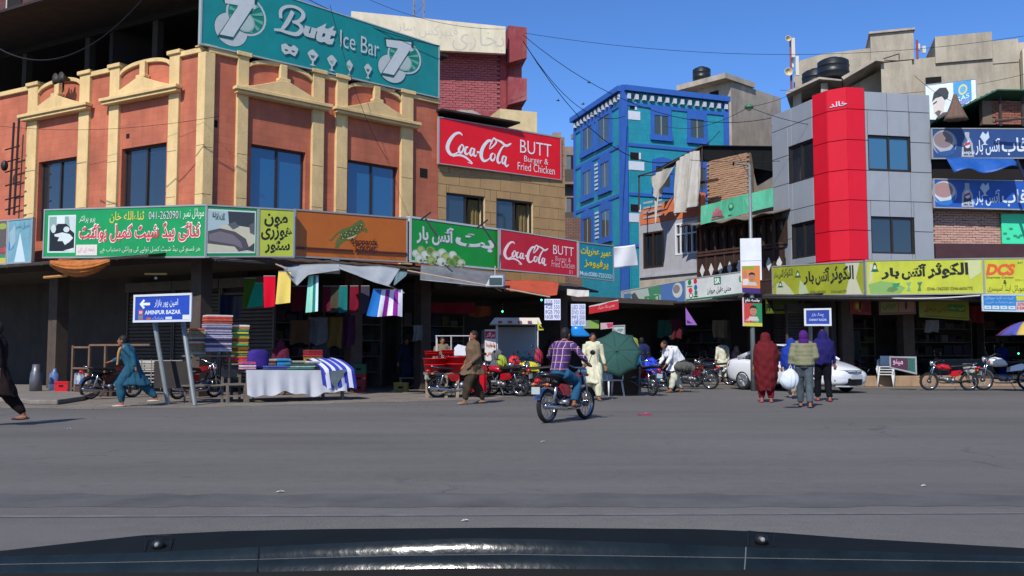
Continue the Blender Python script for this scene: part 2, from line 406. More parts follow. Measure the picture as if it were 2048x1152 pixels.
# rounded concrete plinth in front of the left shops
pl = [gp(-160, 800), gp(28, 806), gp(60, 810), gp(115, 810), gp(165, 802), gp(185, 794), gp(200, 786), gp(60, 776), gp(-200, 776)]
pm_con = mat('worn_concrete', '#7a736a', .9, var=.2, scale=2, bump=.5, bscale=25, dirt=.5)
o = tag(MB().slab(pl, 0, .12).build('kerb', pm_con), kind='structure'); bevel(o, .03, 2)
# windscreen reflection of the dashboard, painted as a slightly darker road band
refl_band = mat('reflection_band_tone', (.088, .085, .082), .88, var=.3, scale=1.2, bump=.4, bscale=60)
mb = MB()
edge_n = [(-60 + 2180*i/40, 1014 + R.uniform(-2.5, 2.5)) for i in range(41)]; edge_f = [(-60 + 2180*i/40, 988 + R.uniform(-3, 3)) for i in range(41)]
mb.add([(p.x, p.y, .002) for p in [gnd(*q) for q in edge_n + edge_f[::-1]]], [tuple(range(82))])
tag(mb.build('windscreen_reflection_band', refl_band), kind='structure')
mb = MB(); mb.add([(p.x, p.y, .004) for p in (gnd(-40, 1036), gnd(2100, 1028), gnd(2100, 1025), gnd(-40, 1032))], [(0,1,2,3)])  # light line of the same windscreen reflection, painted on the road
tag(mb.build('windscreen_reflection_line', mat('reflection_line_tone', (.125,.124,.12), .8, var=.3, scale=4)), kind='structure')

# ================================================================ LEFT CORNER BUILDING
red_l = tiled('terracotta_tile', '#bb694c', '#b36246', '#aa5b41', .42, .2, .006, .8, .3, .25)
cream = mat('cream_plaster', '#d4b680', .8, var=.1, scale=2.2, bump=.35, bscale=20, dirt=.42, dirtcol='#8a7048')
dark_frame = mat('dark_window_frame', '#2b2523', .5, var=.1)
def glass(name, col, rough=.05, spec=.8):
    m = mat(name, col, rough, var=0, spec=spec, ior=1.6, coat=.4); m.node_tree.nodes['Principled BSDF'].inputs['Coat Roughness'].default_value = .02; return m
gl_dark = glass('tinted_glass', '#20282f'); gl_blue = glass('sky_reflection_glass', '#1d5580', .03, .9)  # blue of the reflected sky put into the right face's glass
PV = 260
C0 = plan(409, 25.0)
dL = Vector((-.874, .486)); dR = Vector((.742, .671))
FL = Fr(C0 + dL*17, C0); FRR = Fr(C0, C0 + dR*8.05)
sC = FL.L
Zc = FL.px(409, 92, .1)[1] - .15; Zbase = FL.px(214, 208, .28)[1]; Zcor = FL.px(214, 197, .34)[1]; Zapex = FL.px(293, 151, .25)[1]
Zcrest = FL.px(302, 115, .09)[1]; Zspring = FL.px(246, 154, .09)[1]; Zwin = 7.12; Zlow = 4.0
bld = FL.thing('corner_building', 'terracotta and cream corner building with pediments over tall dark windows', 'building')
def on(frame, root, mb, name, m, **k):
    """build a mesh given in the frame's wall coordinates under root"""
    o = mb.build(name, m, root, **k)
    if root is bld and frame is not FL:
        p = root.matrix_basis.inverted() if False else None
        M = Matrix.Translation((root.location)) @ Matrix.Rotation(root.rotation_euler.z, 4, 'Z')
        W = Matrix.Translation(frame.w(0)) @ Matrix.Rotation(frame.rot, 4, 'Z')
        o.matrix_local = M.inverted() @ W
    if m is cream: bevel(o, .012)
    return o
def stacked(frame, u, z): # s coordinate on the wall plane
    return frame.sx(u)
def bay(fr, pL, pR, uw0, uw1, arch=True, blue=False):
    a0, a1 = fr.sx(pL[0], .1), fr.sx(pL[1], .1)-.04; b0, b1 = fr.sx(pR[0], .1)+.02, fr.sx(pR[1], .1)-.02
    for x0, x1 in ((a0, a1), (b0, b1)):
        on(fr, bld, MB().box(x0, x1, -.1, .05, Zlow, Zc + .1), 'pilaster', cream)
        on(fr, bld, MB().box(x0-.06, x1+.06, -.16, .25, Zc + .1, Zc + .22), 'pilaster_cap', cream)
    # bay wall with arched head, window cut out of it
    x0, x1 = a1, b0; w0, w1 = fr.sx(uw0), fr.sx(uw1); xm = (x0+x1)/2; hw = (x1-x0)/2
    arch_z = lambda x: Zspring + (Zcrest - .12 - Zspring)*sqrt(max(0, 1-((x-xm)/hw)**2*.97)) 
    wallm = red_l
    on(fr, bld, MB().box(x0, w0, -.0, .3, Zlow, Zwin), 'wall', wallm)
    on(fr, bld, MB().box(w1, x1, -.0, .3, Zlow, Zwin), 'wall', wallm)
    xs = [x0 + (x1-x0)*i/16 for i in range(17)]
    on(fr, bld, MB().prism([(x0, Zwin), (x1, Zwin)] + [(x, arch_z(x)) for x in reversed(xs)], 0, .3), 'wall', wallm)
    mb = MB(); mb.loft([[(x, -.09, arch_z(x)), (x, -.09, arch_z(x)+.12), (x, .34, arch_z(x)+.12), (x, .34, arch_z(x))] for x in xs])
    on(fr, bld, mb, 'arch_moulding', cream)
    # pediment
    p0, p1 = a0 - .16, b1 + .16
    on(fr, bld, MB().box(p0, p1, -.34, -.101, Zcor - .05, Zcor + .05), 'cornice', cream)
    on(fr, bld, MB().box(p0 + .06, p1 - .06, -.28, -.101, Zbase - .0, Zcor - .052), 'cornice', cream)
    on(fr, bld, MB().box(a1, b0, -.1, -.002, Zbase - .0, Zcor + .05), 'cornice', cream)
    pts = []; mid = (p0+p1)/2
    for i in range(9):
        t = i/8; pts.append((p0 + .1 + (mid-.13-p0-.1)*t, Zcor + .052 + (Zapex - Zcor - .05)*(t**1.35*.8+.2*t)))
    poly = [(p0 + .1, Zcor+.052)] + pts[1:] + [(2*mid - x, z) for x, z in reversed(pts[1:])] + [(p1 - .1, Zcor+.052)]
    on(fr, bld, MB().prism(poly, -.25, -.002), 'pediment', cream)
    on(fr, bld, MB().box(mid-.19, mid+.19, -.22, -.02, Zapex, Zapex+.09), 'keystone_cap', cream)
    on(fr, bld, MB().box(mid-.11, mid+.11, -.16, -.02, Zapex+.092, arch_z(mid)+.05), 'keystone', cream)
    # window
    wz0 = Zlow + .7
    f = on(fr, bld, MB().box(w0, w1, .14, .2, Zwin-.06, Zwin).box(w0, w0+.06, .14, .2, wz0, Zwin-.06).box(w1-.06, w1, .14, .2, wz0, Zwin-.06).box(w0, w1, .14, .2, wz0-.06, wz0), 'window', dark_frame)
    wm = (w0+w1)/2
    MB().box(wm-.035, wm+.035, .13, .185, wz0, Zwin-.06).build('mullion', dark_frame, f)
    g = gl_blue if blue else gl_dark
    MB().box(w0+.06, wm-.035, .165, .175, wz0, Zwin-.06).build('pane', g, f)
    MB().box(wm+.035, w1-.06, .172, .18, wz0, Zwin-.06).build('pane', g, f)
    on(fr, bld, MB().box(w0, w1, -.0, .3, Zlow, wz0-.07), 'wall', wallm)
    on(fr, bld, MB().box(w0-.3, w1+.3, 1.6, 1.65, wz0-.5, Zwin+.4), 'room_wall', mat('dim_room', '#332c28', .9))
bay(FL, (53,74), (155,177), 80, 155)
bay(FL, (216,237), (334,356), 245, 334)
bay(FRR, (474,499), (624,650), 503, 612, blue=True)
bay(FRR, (673,698), (802,828), 697, 797, blue=True)
def plainwall(fr, x0, x1, zt=None, cop=True):
    on(fr, bld, MB().box(x0, x1, 0, .3, Zlow, Zc), 'wall', red_l)
    if cop: on(fr, bld, MB().box(x0, x1, -.1, .4, Zc + .002, Zc + .15), 'coping', cream)
plainwall(FL, 0, FL.sx(53, .1))
plainwall(FL, FL.sx(177, .1)-.02, FL.sx(216, .1))
plainwall(FL, FL.sx(356, .1)-.02, sC - .05)
plainwall(FRR, .05, FRR.sx(474, .1)); plainwall(FRR, FRR.sx(650, .1)-.02, FRR.sx(673, .1)); plainwall(FRR, FRR.sx(828, .1)-.02, FRR.L)
# corner pilaster
on(FL, bld, MB().box(FL.sx(392, .1), sC + .07, -.1, .02, Zlow, Zc), 'corner_pilaster', cream)
on(FRR, bld, MB().box(-.07, FRR.sx(428, .1), -.1, .02, Zlow, Zc), 'corner_pilaster', cream)
on(FL, bld, MB().box(FL.sx(388, .1), sC + .1, -.14, .3, Zc + .154, Zc + .2), 'corner_cap', cream)
on(FRR, bld, MB().box(-.1, FRR.sx(432, .1), -.14, .3, Zc + .154, Zc + .198), 'corner_cap', cream)
# hairline joints across the cream pilasters
for fr, us_ in ((FL, ((53,74), (155,177), (216,237), (334,356), (392,412))), (FRR, ((474,499), (624,650), (673,698), (802,828), (409,428)))):
    for a, b in us_:
        for z in (Zlow+1.5, Zlow+2.75 + .05*(a % 3)):
            x0, x1 = fr.sx(a, .1)+.02, fr.sx(b, .1)-.05
            if a == 409: x0 = -.05
            on(fr, bld, MB().box(x0, x1, -.103, -.095, z, z+.012), 'joint_line', mat('dark_joint', '#5a4a34', .9))  # thin dark grooves
# vent hole + small fittings
for fr, u, v, w_ in ((FRR, 847, 346, .3), (FRR, 428, 247, .2), (FL, 256, 272, .13)):
    s, z = fr.px(u, v)
    on(fr, bld, MB().box(s-w_/2, s+w_/2, -.012, .0, z-w_/2, z+w_/2), 'vent', mat('black_hole', '#0b0908', .9, var=0))
# terrace: floor, back wall, posts, roof; its shade put into near-black colours
black_in = mat('dark_interior', '#1b1716', .95, var=.2, scale=1.5)
Zroof = 10.85
inner = [tuple(FL.w(0, .35).xy), tuple((C0 - (FL.n+FRR.n).normalized()*.45).xy), tuple(FRR.w(FRR.L-.1, .35).xy), tuple(FRR.w(FRR.L, 9).xy), tuple(FL.w(0, 9).xy)]
def world_part(mb, name, m, root=bld, **k):
    o = mb.build(name, m, root, **k)
    o.matrix_local = (Matrix.Translation(root.location) @ Matrix.Rotation(root.rotation_euler.z, 4, 'Z')).inverted(); return o
world_part(MB().slab(inner, 7.6, 7.8), 'terrace_floor', black_in)
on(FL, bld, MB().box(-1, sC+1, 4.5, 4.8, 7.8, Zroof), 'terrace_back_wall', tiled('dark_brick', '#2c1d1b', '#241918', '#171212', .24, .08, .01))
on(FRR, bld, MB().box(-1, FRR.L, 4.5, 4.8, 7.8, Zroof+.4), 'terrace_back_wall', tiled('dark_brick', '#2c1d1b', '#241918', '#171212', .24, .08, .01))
tin = mat('rusty_roof_sheet', '#2a2422', .85, metal=.0, var=.3, scale=4, dirt=.5, dirtcol='#5b3a28')
poly = [tuple(FL.w(-2, -1.8).xy), tuple(FL.w(sC-.7, -1.8).xy), tuple(FL.w(sC-.7, .0).xy), tuple(FRR.w(.3, .1).xy), tuple(FRR.w(FRR.L + .5, .1).xy), tuple(FRR.w(FRR.L+.7, 5).xy), tuple(FL.w(-2, 7).xy)]
world_part(MB().slab(poly, Zroof + .35, Zroof + .43), 'terrace_roof', tin)
for u in (14, 140, 276, 385):
    s = FL.sx(u); on(FL, bld, MB().box(s-.11, s+.11, .5, .72, 7.8, Zroof+.34), 'post', mat('dark_post', '#3a312c', .9))
on(FL, bld, MB().box(-2, sC-.75, .45, .55, Zroof+.15, Zroof+.345), 'roof_beam', black_in)
# ground floor: soffit, back walls, columns
gfl = [tuple(FL.w(-2, .06).xy), tuple(C0 - (FL.n+FRR.n).normalized()*.08), tuple(FRR.w(FRR.L, .06).xy), tuple(FRR.w(FRR.L, 6).xy), tuple(FL.w(-2, 6).xy)]
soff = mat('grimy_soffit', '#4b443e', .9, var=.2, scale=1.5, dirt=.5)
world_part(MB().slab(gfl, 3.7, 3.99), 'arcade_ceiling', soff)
backm = mat('shaded_grimy_shop_wall', '#3b3531', .9, var=.25, scale=1.4, dirt=.5, dirtcol='#221d1b')
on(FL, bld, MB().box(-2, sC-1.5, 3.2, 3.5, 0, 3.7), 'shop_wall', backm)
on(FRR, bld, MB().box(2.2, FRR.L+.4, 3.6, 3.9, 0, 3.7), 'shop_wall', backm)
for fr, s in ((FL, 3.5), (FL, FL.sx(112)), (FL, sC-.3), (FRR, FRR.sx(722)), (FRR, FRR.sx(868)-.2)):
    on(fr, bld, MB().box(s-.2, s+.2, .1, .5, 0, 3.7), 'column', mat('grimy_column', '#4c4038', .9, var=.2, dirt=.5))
# roller shutters of the left shops, slat by slat
slat_me = None
shut = mat('shutter_steel', '#57504c', .6, metal=.3, var=.15, scale=4, dirt=.4, dirtcol='#2a2422')
def shutter(fr, x0, x1, y, z0, z1, label, grp='roller shutters of the left shops', root=None):
    t = fr.thing('roller_shutter', label, 'shutter', grp, x=x0, y=y)
    W = x1-x0; n = int((z1-z0)/.115)
    me = bpy.data.meshes.new('slat'); mb = MB()
    mb.loft([[(X, -.0, 0), (X, -.028, .02), (X, -.04, .055), (X, -.028, .09), (X, 0, .105)] for X in (0, W)])
    me.from_pydata(mb.v, [], mb.f); me.materials.append(shut); me.update()
    for i in range(n): link('slat', me, t, (0, 0, z0 + i*.115))
    MB().box(-.06, 0, -.07, .02, z0, z1).build('guide_rail', shut, t); MB().box(W, W+.06, -.07, .02, z0, z1).build('guide_rail', shut, t)
    MB().box(-.06, W+.06, -.16, .1, z1, z1+.3).build('shutter_box', shut, t)
sh_x = [FL.sx(u) for u in (125, 210, 300, 400)]
shutter(FL, sh_x[0]-.6, sh_x[1]-.5, 3.1, 0.1, 3.2, 'closed grey roller shutter behind the rusty rack frame')
shutter(FL, sh_x[1]-.35, sh_x[2]-.35, 3.1, 0.1, 3.2, 'closed grey roller shutter behind the walking man in teal')
shutter(FL, sh_x[2]-.2, sh_x[3]-.1, 3.1, 0.1, 3.2, 'closed grey roller shutter behind the blue road sign posts')

# street-side canopy below the sign row
canm = mat('canopy_sheet', '#3c3835', .85, var=.2, scale=3, dirt=.5)
def canopy(fr, x0, x1, out, z_in, z_out, label, z=0):
    mb = MB(); n = max(6, int((x1-x0)/.22))
    for i in range(n):
        a = x0 + (x1-x0)*i/n; b = x0 + (x1-x0)*(i+1)/n; h = .02*(i % 2)
        mb.add([(a, -out, z_out + h), (b, -out, z_out + .02 - h), (b, 0, z_in + .02 - h), (a, 0, z_in + h)], [(0,1,2,3)])
    t = fr.thing('shop_canopy', label, 'canopy')
    solid(mb.build('roof_sheet', canm, t), .02)
    for i in range(int((x1-x0)/1.6) + 1):
        x = x0 + .1 + i*1.6; MB().tube([(x, -.02, z_in-.06), (x, -out, z_out-.05)], .03, 6).build('rafter', canm, t)
    MB().tube([(x0, -out+.03, z_out-.03), (x1, -out+.03, z_out-.03)], .03, 6).build('edge_bar', canm, t)
canopy(FL, 1, sC - .3, 1.5, 3.98, 3.72, 'dark sheet canopy under the green bedding shop sign')
canopy(FRR, -.3, FRR.L + .1, 1.55, 3.95, 3.6, 'dark sheet canopy under the orange courier sign')

# brick building far up on the left
def rough_building(name, label, f, L, z0, z1, m, depth=6, cat='building'):
    t = f.thing(name, label, cat)
    MB().box(0, L, 0, depth, z0, z1).build('wall', m, t); return t
f = Fr(plan(-60, 42), plan(190, 38))
t = rough_building('brick_building', 'old dark red brick building above the black terrace roof at far left', f, f.L, 0, 17.5, tiled('old_dark_brick', '#5a2f2c', '#6b3a33', '#2d2020', .24, .085, .012))
for u in (30, 110):
    s, z = f.px(u, 25); w_ = MB().box(s-.5, s+.5, -.04, .05, z-.9, z+.8).build('window', black_in, t)
    MB().box(s-.58, s-.5, -.07, .0, z-.9, z+.8).build('sill', mat('whitewash', '#b5a79c'), w_)

# ================================================================ COLA (TAN BLOCK) BUILDING
PV = 400
P2 = FRR.w(FRR.L).xy; FCo = Fr(P2, Vector(P2) + Vector((.822, .569))*5.35)
tan_b = mat('tan_block', '#a08158', .8, var=.1, scale=3, bump=.3, bscale=25, dirt=.3, dirtcol='#6b5637')
joint = mat('pale_mortar', '#c9b68c', .9)
tb = FCo.thing('tan_block_building', 'tan block building with two sliding windows below the large red drink sign', 'building')
Zt = FCo.px(900, 236)[1]
wins = []
for (ua, ub, va, vb) in ((893, 970, 389, 470), (993, 1066, 401, 480)):
    wins.append((FCo.sx(ua), FCo.sx(ub), FCo.px((ua+ub)/2, vb)[1], FCo.px((ua+ub)/2, va)[1]))
W0, W1 = wins
zt, zb = W0[3], W0[2] - .4
mb = MB(); L = FCo.L
mb.box(.0, L, .03, .4, zt+.0, Zt).box(0, L, .03, .4, 3.6, zb).box(0, W0[0], .03, .4, zb, zt).box(W0[1], W1[0], .03, .4, zb, zt).box(W1[1], L, .03, .4, zb, zt)
mb.build('mortar_backing', joint, tb)
MB().box(L-.3, L, .4, 9, 3.6, Zt).build('side_wall', tan_b, tb)
MB().box(0, L, .4, 9, Zt-.3, Zt).build('roof_slab', tan_b, tb)
rh, bw = .4, .84
def minus(x0, x1, holes):
    segs = [(x0, x1)]
    for a, b in holes:
        ns = []
        for s0, s1 in segs:
            if b <= s0 or a >= s1: ns.append((s0, s1)); continue
            if a > s0 + .03: ns.append((s0, a))
            if b < s1 - .03: ns.append((b, s1))
        segs = ns
    return segs
zz = 3.6; row = 0
while zz < Zt - .05:
    z1 = min(zz+rh, Zt); x = -(row % 2)*bw/2
    while x < L:
        x0, x1 = max(x, 0), min(x+bw, L)
        holes = [(w_[0], w_[1]) for w_ in wins if z1 > zb+.05 and zz < zt-.05]
        for hx0, hx1, hz0, hz1 in [w_ for w_ in wins if z1 > zt and zz < zt and z1 - zt > .05]:
            a, b = max(x0, hx0), min(x1, hx1)
            if b - a > .05: MB().box(a+.012, b-.012, 0, .05, zt+.005, z1-.01).build('block', tan_b, tb)
        for a, b in minus(x0, x1, holes):
            if b - a > .05: MB().box(a+.012, b-.012, R.uniform(-.006, .006), .05, zz+.01, z1-.01).build('block', tan_b, tb)
        x += bw
    zz = z1; row += 1
curt = cloth('#75643f')
for w_ in wins:
    x0, x1, z0, z1 = w_; z1 = zt; z0 = zb; wm = x0+(x1-x0)*.52
    fo = MB().box(x0, x1, .1, .18, z1-.06, z1).box(x0, x0+.05, .1, .18, z0, z1-.06).box(x1-.05, x1, .1, .18, z0, z1-.06).box(x0, x1, .1, .18, z0, z0+.05).box(wm-.03, wm+.03, .09, .17, z0+.05, z1-.06).build('window', dark_frame, tb)
    MB().box(x0+.05, wm-.03, .13, .14, z0+.05, z1-.06).build('pane', glass('green_glass', '#25333a', .06), fo)
    mb = MB(); mb.grid(lambda a, b: (x1-.5+.42*a - .16*(1-b)*(a < .5)*(1-a), .3+.03*sin(a*22), z0 + (z1-z0-.1)*b), 14, 4); mb.build('curtain', curt, fo, smooth=True)
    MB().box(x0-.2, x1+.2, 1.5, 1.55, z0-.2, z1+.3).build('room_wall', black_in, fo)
# ground floor of the tan building
mb = MB().box(-.1, L+.2, 0, 6, 3.3, 3.6); mb.build('arcade_ceiling', soff, tb)
MB().box(-.1, L+9, 4.0, 4.3, 0, 3.3).build('shop_wall', backm, tb); MB().box(L-.25, L+8, .4, 4, 3.1, 3.29).build('side_lane_roof', soff, tb)
MB().box(L-.25, L+.1, .0, .4, 0, 3.3).build('column', MATS['grimy_column'], tb)
canopy(FCo, -.1, L + .3, 1.5, 3.7, 3.35, 'dark sheet canopy under the crimson drink sign')
MB().box(-.1, 3.1, -.35, 2.5, Zt+.12, Zt+.18).build('roof_sheet', tin, tb)
mb = MB(); mb.grid(lambda a, b: (.6+1.5*a, -.1+.8*b, Zt+.2+.25*sin(pi*a)*sin(pi*b)+.05*sin(a*19+b*7)), 14, 8); mb.build('folded_tarp', mat('dirty_tarp', '#8b8078', .9, var=.2), tb, smooth=True)

# ================================================================ PINK BRICK BUILDING BEHIND
def brick_patch(fr, root, x0, x1, z0, z1, bw, bh, m, mort, y=0, limit=300, clip=None, names='brick', rag=.0):
    MB().box(x0, x1, y+.03, y+.25, z0, z1).build('mortar_bed', mort, root)
    me = bpy.data.meshes.new(names); mb = MB().box(.008, bw-.008, -.012, .04, .008, bh-.008); me.from_pydata(mb.v, [], mb.f); me.materials.append(m); me.update()
    n = 0; row = 0; z = z0; rest = MB()
    while z < z1 - bh*.6:
        x = x0 + (bw/2 if row % 2 else 0)
        while x < x1 - bw*.9:
            if not clip or clip(x + bw/2, z + bh/2):
                if n < limit: link(names, me, root, (x, y + R.uniform(-.012, .014), z + R.uniform(-.006, .006)))
                else: rest.box(x+.008, x+bw-.008, y-.012+R.uniform(-.012, .012), y+.04, z+.008, z+bh-.008)
                n += 1
            x += bw
        z += bh; row += 1
    if rest.v: tag(rest.build('brickwork', m, root), kind='stuff')
    return n
pinkb = mat('pink_painted_brick', '#9e5659', .9, var=.3, scale=1.5, bump=.6, bscale=12, dirt=.4, dirtcol='#5a2a2c'); pinkm = mat('pink_mortar', '#6e3a40', .95)
pinkw = mat('pink_plaster', '#84383c', .85, var=.22, scale=2, dirt=.5, dirtcol='#b59a8c', bump=.3)
PV = 140
Fp = Fr(plan(690, 37.5), plan(1010, 38.5))
pb = Fp.thing('pink_brick_building', 'pink painted brick building with rough courses rising behind the red drink sign', 'building')
s0, s1 = 0, Fp.L; zt = Fp.px(900, 100)[1]; zb = Fp.px(900, 236)[1]
MB().box(0, Fp.L+.3, .25, 8, 4, zt+.5).build('wall', pinkw, pb)
a, b = Fp.sx(860), Fp.sx(1000)
brick_patch(Fp, pb, a, b, zb+.35, zt, .27, .1, pinkb, pinkm, y=0)
MB().box(b, Fp.L+.05, -.06, .25, zb-1, zt+.4).build('corner_pier', pinkw, pb)
MB().box(a, b, -.05, .25, zb-1, zb+.35).build('plinth_band', pinkw, pb)
for va, vb, dv in ((62, 138, 1.0), (163, 221, .9)):
    x0, x1 = Fp.sx(1013), Fp.sx(1050); z1 = Fp.px(1030, va)[1]; z0 = Fp.px(1030, vb)[1]
    o = MB().prism([(x0, z0+.1), (x1, z0+.35), (x1, z1), (x0, z1+.05)], -.5, 3).build('balcony', pinkw, pb)
MB().box(Fp.sx(1013), Fp.sx(1045), .2, 3, 3, Fp.px(1030,100)[1]).build('return_wall', pinkw, pb)
Fh = Fr(plan(700, 36.8), plan(1010, 37.6))
blob = '#8d8a85'
sign('painted_hoarding', 'cream rooftop hoarding with large outlined grey script above the pink brick wall', 'hoarding', (702, 22, 92, 36.6, 1011, 53, 107, 37.6),
     [T('بخاری', 905, 1008, .12, .98, '#b0aba0', -.012), T('فیبرکس', 838, 915, .2, .62, '#b0aba0', -.014), T('ساز', 795, 830, .2, .5, '#aaa69e', -.01)], face='#cfc4a8', frame=False, dirt=.3, thick=.2)
PV = 240
f = Fr(plan(1000, 34.5), plan(1074, 35)); t = f.thing('parapet_block', 'plain cream plastered parapet block right of the pink brick wall', 'parapet')
MB().box(0, f.L, 0, 2.5, 4, f.px(1040, 221)[1]).build('wall', mat('cream_wash', '#cdb98c', .85, var=.1, dirt=.3), t)
# white flue and lattice tower
p = at(662, 0, 36); t = thing('flue_pipe', 'white round flue pipe standing behind the teal ice bar sign', 'flue', (p.x, 36, 9))
MB().cyl((0,0,0), (0,0,5.6), .24, n=16).build('pipe', mat('white_enamel', '#d8d8da', .35), t); MB().cyl((0,0,3.9), (0,0,4.05), .27, n=16).build('collar', mat('grey_band', '#8a8a8c', .4), t)
p = at(838, 0, 70); t = thing('lattice_tower', 'thin lattice radio tower seen above the cream hoarding', 'tower', (p.x, 70, 0))
mb = MB()
for sx in (-1, 1):
    for sy in (-1, 1): mb.tube([(sx*.45, sy*.45, 18), (sx*.35, sy*.35, 32)], .05, 5)
mb.build('leg_frame', pm('#7d7f86', .5), t); mb = MB()
for k in range(14):
    z = 18 + k; sg = 1 if k % 2 else -1
    mb.tube([(-.42*sg, -.4, z), (.42*sg, -.4, z+1)], .03, 4).tube([(-.42, -.4*sg, z), (-.42, .4*sg, z+1)], .03, 4)
mb.build('bracing', pm('#7d7f86', .5), t)

# ================================================================ NARROW BUILDINGS IN THE GAP
f = Fr(plan(1112, 62), plan(1160, 62)); t = f.thing('distant_building', 'drab stacked balconies building in the gap left of the blue building', 'building')
drab = mat('drab_concrete', '#8a7b6c', .9, var=.2, scale=1, dirt=.5)
zt = f.px(1136, 293)[1]
MB().box(-1, f.L+1, 0, 8, 0, zt).build('wall', drab, t)
for i in range(5):
    z = zt - .6 - i*2.9
    fr_ = MB().box(.7, 1.35, -.06, .02, z-1.7, z).build('window', black_in, t); MB().box(.7, 1.0, -.08, -.062, z-1.6, z-.1).build('shutter', pm('#59616b'), fr_)
    MB().box(.3, 1.6, -.7, 0, z-2.1, z-1.95).build('balcony_slab', drab, t)
    MB().box(.3, 1.6, -.7, -.66, z-1.95, z-1.1).build('balcony_rail', mat('rust_rail', '#4d4440', .8), t)
MB().box(-.2, .4, 1, 1.5, zt, zt+1.2).build('roof_stub', drab, t)
t = tag(f.thing('brick_outhouse', 'low bare brick wall at the foot of the gap beside the blue building', 'wall', x=0, y=-6), None)
MB().box(-1, 3.2, 0, 1, 0, f.px(1136, 430)[1]*.9).build('wall', tiled('gap_brick', '#7a5a4c', '#6c4c40', '#3a2c28', .3, .1, .012), t)

PV = 330
# ================================================================ BLUE BUILDING
teal_w = tiled('teal_tile_front', '#1b8699', '#1f8d9c', '#1f7892', .3, .3, .01, .55, .14, .2)
teal_s = teal_w
ultra = mat('ultramarine_paint', '#2c5caa', .6, var=.1, scale=3, dirt=.15)
KB = 50/40
FBL = Fr(plan(1150, 57), plan(1247, 50)); FBR = Fr(plan(1247, 50), plan(1457, 52.4))
Zb = FBR.px(1247, 172)[1]
bb = FBR.thing('blue_building', 'tall teal and ultramarine tiled building with framed windows and dentil cornice', 'building')
def onb(fr, mb, name, m, parent=bb, **k):
    o = mb.build(name, m, parent, **k)
    if fr is not FBR and parent is bb:
        M = Matrix.Translation(bb.location) @ Matrix.Rotation(bb.rotation_euler.z, 4, 'Z'); W = Matrix.Translation(fr.w(0)) @ Matrix.Rotation(fr.rot, 4, 'Z')
        o.matrix_local = M.inverted() @ W
    return o
onb(FBR, MB().box(0, FBR.L, 0, .4, 3.4, Zb-.05), 'wall', teal_w)
onb(FBL, MB().box(0, FBL.L, 0, .4, 3.4, Zb-.05), 'wall', teal_s)
onb(FBR, MB().box(FBR.L-.4, FBR.L, .4, 9, 0, Zb-.05), 'side_wall', drab)
onb(FBR, MB().box(.5, FBR.L-.5, .4, 8, Zb-1.2, Zb-.9), 'roof_slab', drab)
zs = [Zb-.25, FBR.px(1247, 207)[1], FBR.px(1247, 288)[1], FBR.px(1247, 387)[1], FBR.px(1247, 490)[1]]
for fr in (FBL, FBR):
    Lf = fr.L
    onb(fr, MB().box(-.1 if fr is FBL else 0, Lf, -.32, .0, Zb-.3, Zb), 'cornice', ultra)
    for z in zs[1:]: onb(fr, MB().box(0, Lf, -.06, -.002, z-.09, z+.09), 'band', ultra)
    n = 14 if fr is FBR else 13
    den = MB().box(-.1, .1, -.2, -.0, Zb-.72, Zb-.42)
    me = bpy.data.meshes.new('dentil'); me.from_pydata(den.v, [], den.f); me.materials.append(mat('grey_white_dentil', '#b9bcc2', .8, var=.1)); me.update()
    for i in range(n):
        o = link('dentil', me, bb); W = Matrix.Translation(fr.w(Lf*(i+.6)/n)) @ Matrix.Rotation(fr.rot, 4, 'Z')
        o.matrix_local = (Matrix.Translation(bb.location) @ Matrix.Rotation(bb.rotation_euler.z, 4, 'Z')).inverted() @ W
onb(FBR, MB().box(-.12, .22, -.12, .3, 0, Zb+.04), 'corner_pier', ultra); onb(FBR, MB().box(FBR.L-.3, FBR.L+.02, -.1, .3, 3, Zb+.02), 'corner_pier', ultra)
onb(FBL, MB().box(-.02, .2, -.1, .3, 3, Zb+.02), 'corner_pier', ultra)
winglass = glass('olive_glass', '#3c4640', .1, .6)
def bwin(fr, ua, ub, va, vb):
    x0, x1 = fr.sx(ua), fr.sx(ub); um = (ua+ub)/2; z1, z0 = fr.px(um, va)[1], fr.px(um, vb)[1]; w_ = x1-x0; xm = (x0+x1)/2; b_ = w_*.165
    m = MB(); m.prism([(x0, z1-.12), (xm, z1+.06), (x1, z1-.12), (x1, z1-.5), (x0, z1-.5)], -.14, 0)
    m.box(x0, x0+b_, -.14, 0, z0+.32, z1-.5).box(x1-b_, x1, -.14, 0, z0+.32, z1-.5).box(x0-.04, x1+.04, -.28, 0, z0, z0+.32)
    m.v = [(x, y*.5, z) for x, y, z in m.v]; o = onb(fr, m, 'window', ultra)
    MB().box(x0+b_, x1-b_, -.03, .0, z0+.32, z1-.5).build('pane', winglass, o)
    MB().box(xm-.03, xm+.03, -.05, -.031, z0+.32, z1-.5).build('mullion', pm('#8a8f88'), o)
for a in ((1302,1343,214,282), (1375,1414,222,288), (1304,1346,316,386), (1378,1416,318,390)): bwin(FBR, *a)
for a in ((1163,1190,238,311), (1193,1226,216,294), (1163,1188,326,401), (1198,1224,308,387), (1163,1188,420,500), (1199,1224,404,486)): bwin(FBL, *a)
for u, va in ((1261, 205), (1269, 306), (1269, 410)):
    s, z = FBR.px(u, va+6); onb(FBR, MB().box(s-.26, s+.26, -.004, .0, z-.22, z+.2), 'vent', MATS['black_hole']); onb(FBR, MB().box(s+.27, s+.38, -.03, .0, z-.22, z+.2), 'vent_reveal', pm('#c9ccd0'))
    s, z = FBR.px(u+3, va+25); onb(FBR, MB().box(s-.5, s+.5, -.03, -.0, z-.26, z+.22), 'name_plate', pm('#c5cbd2'))
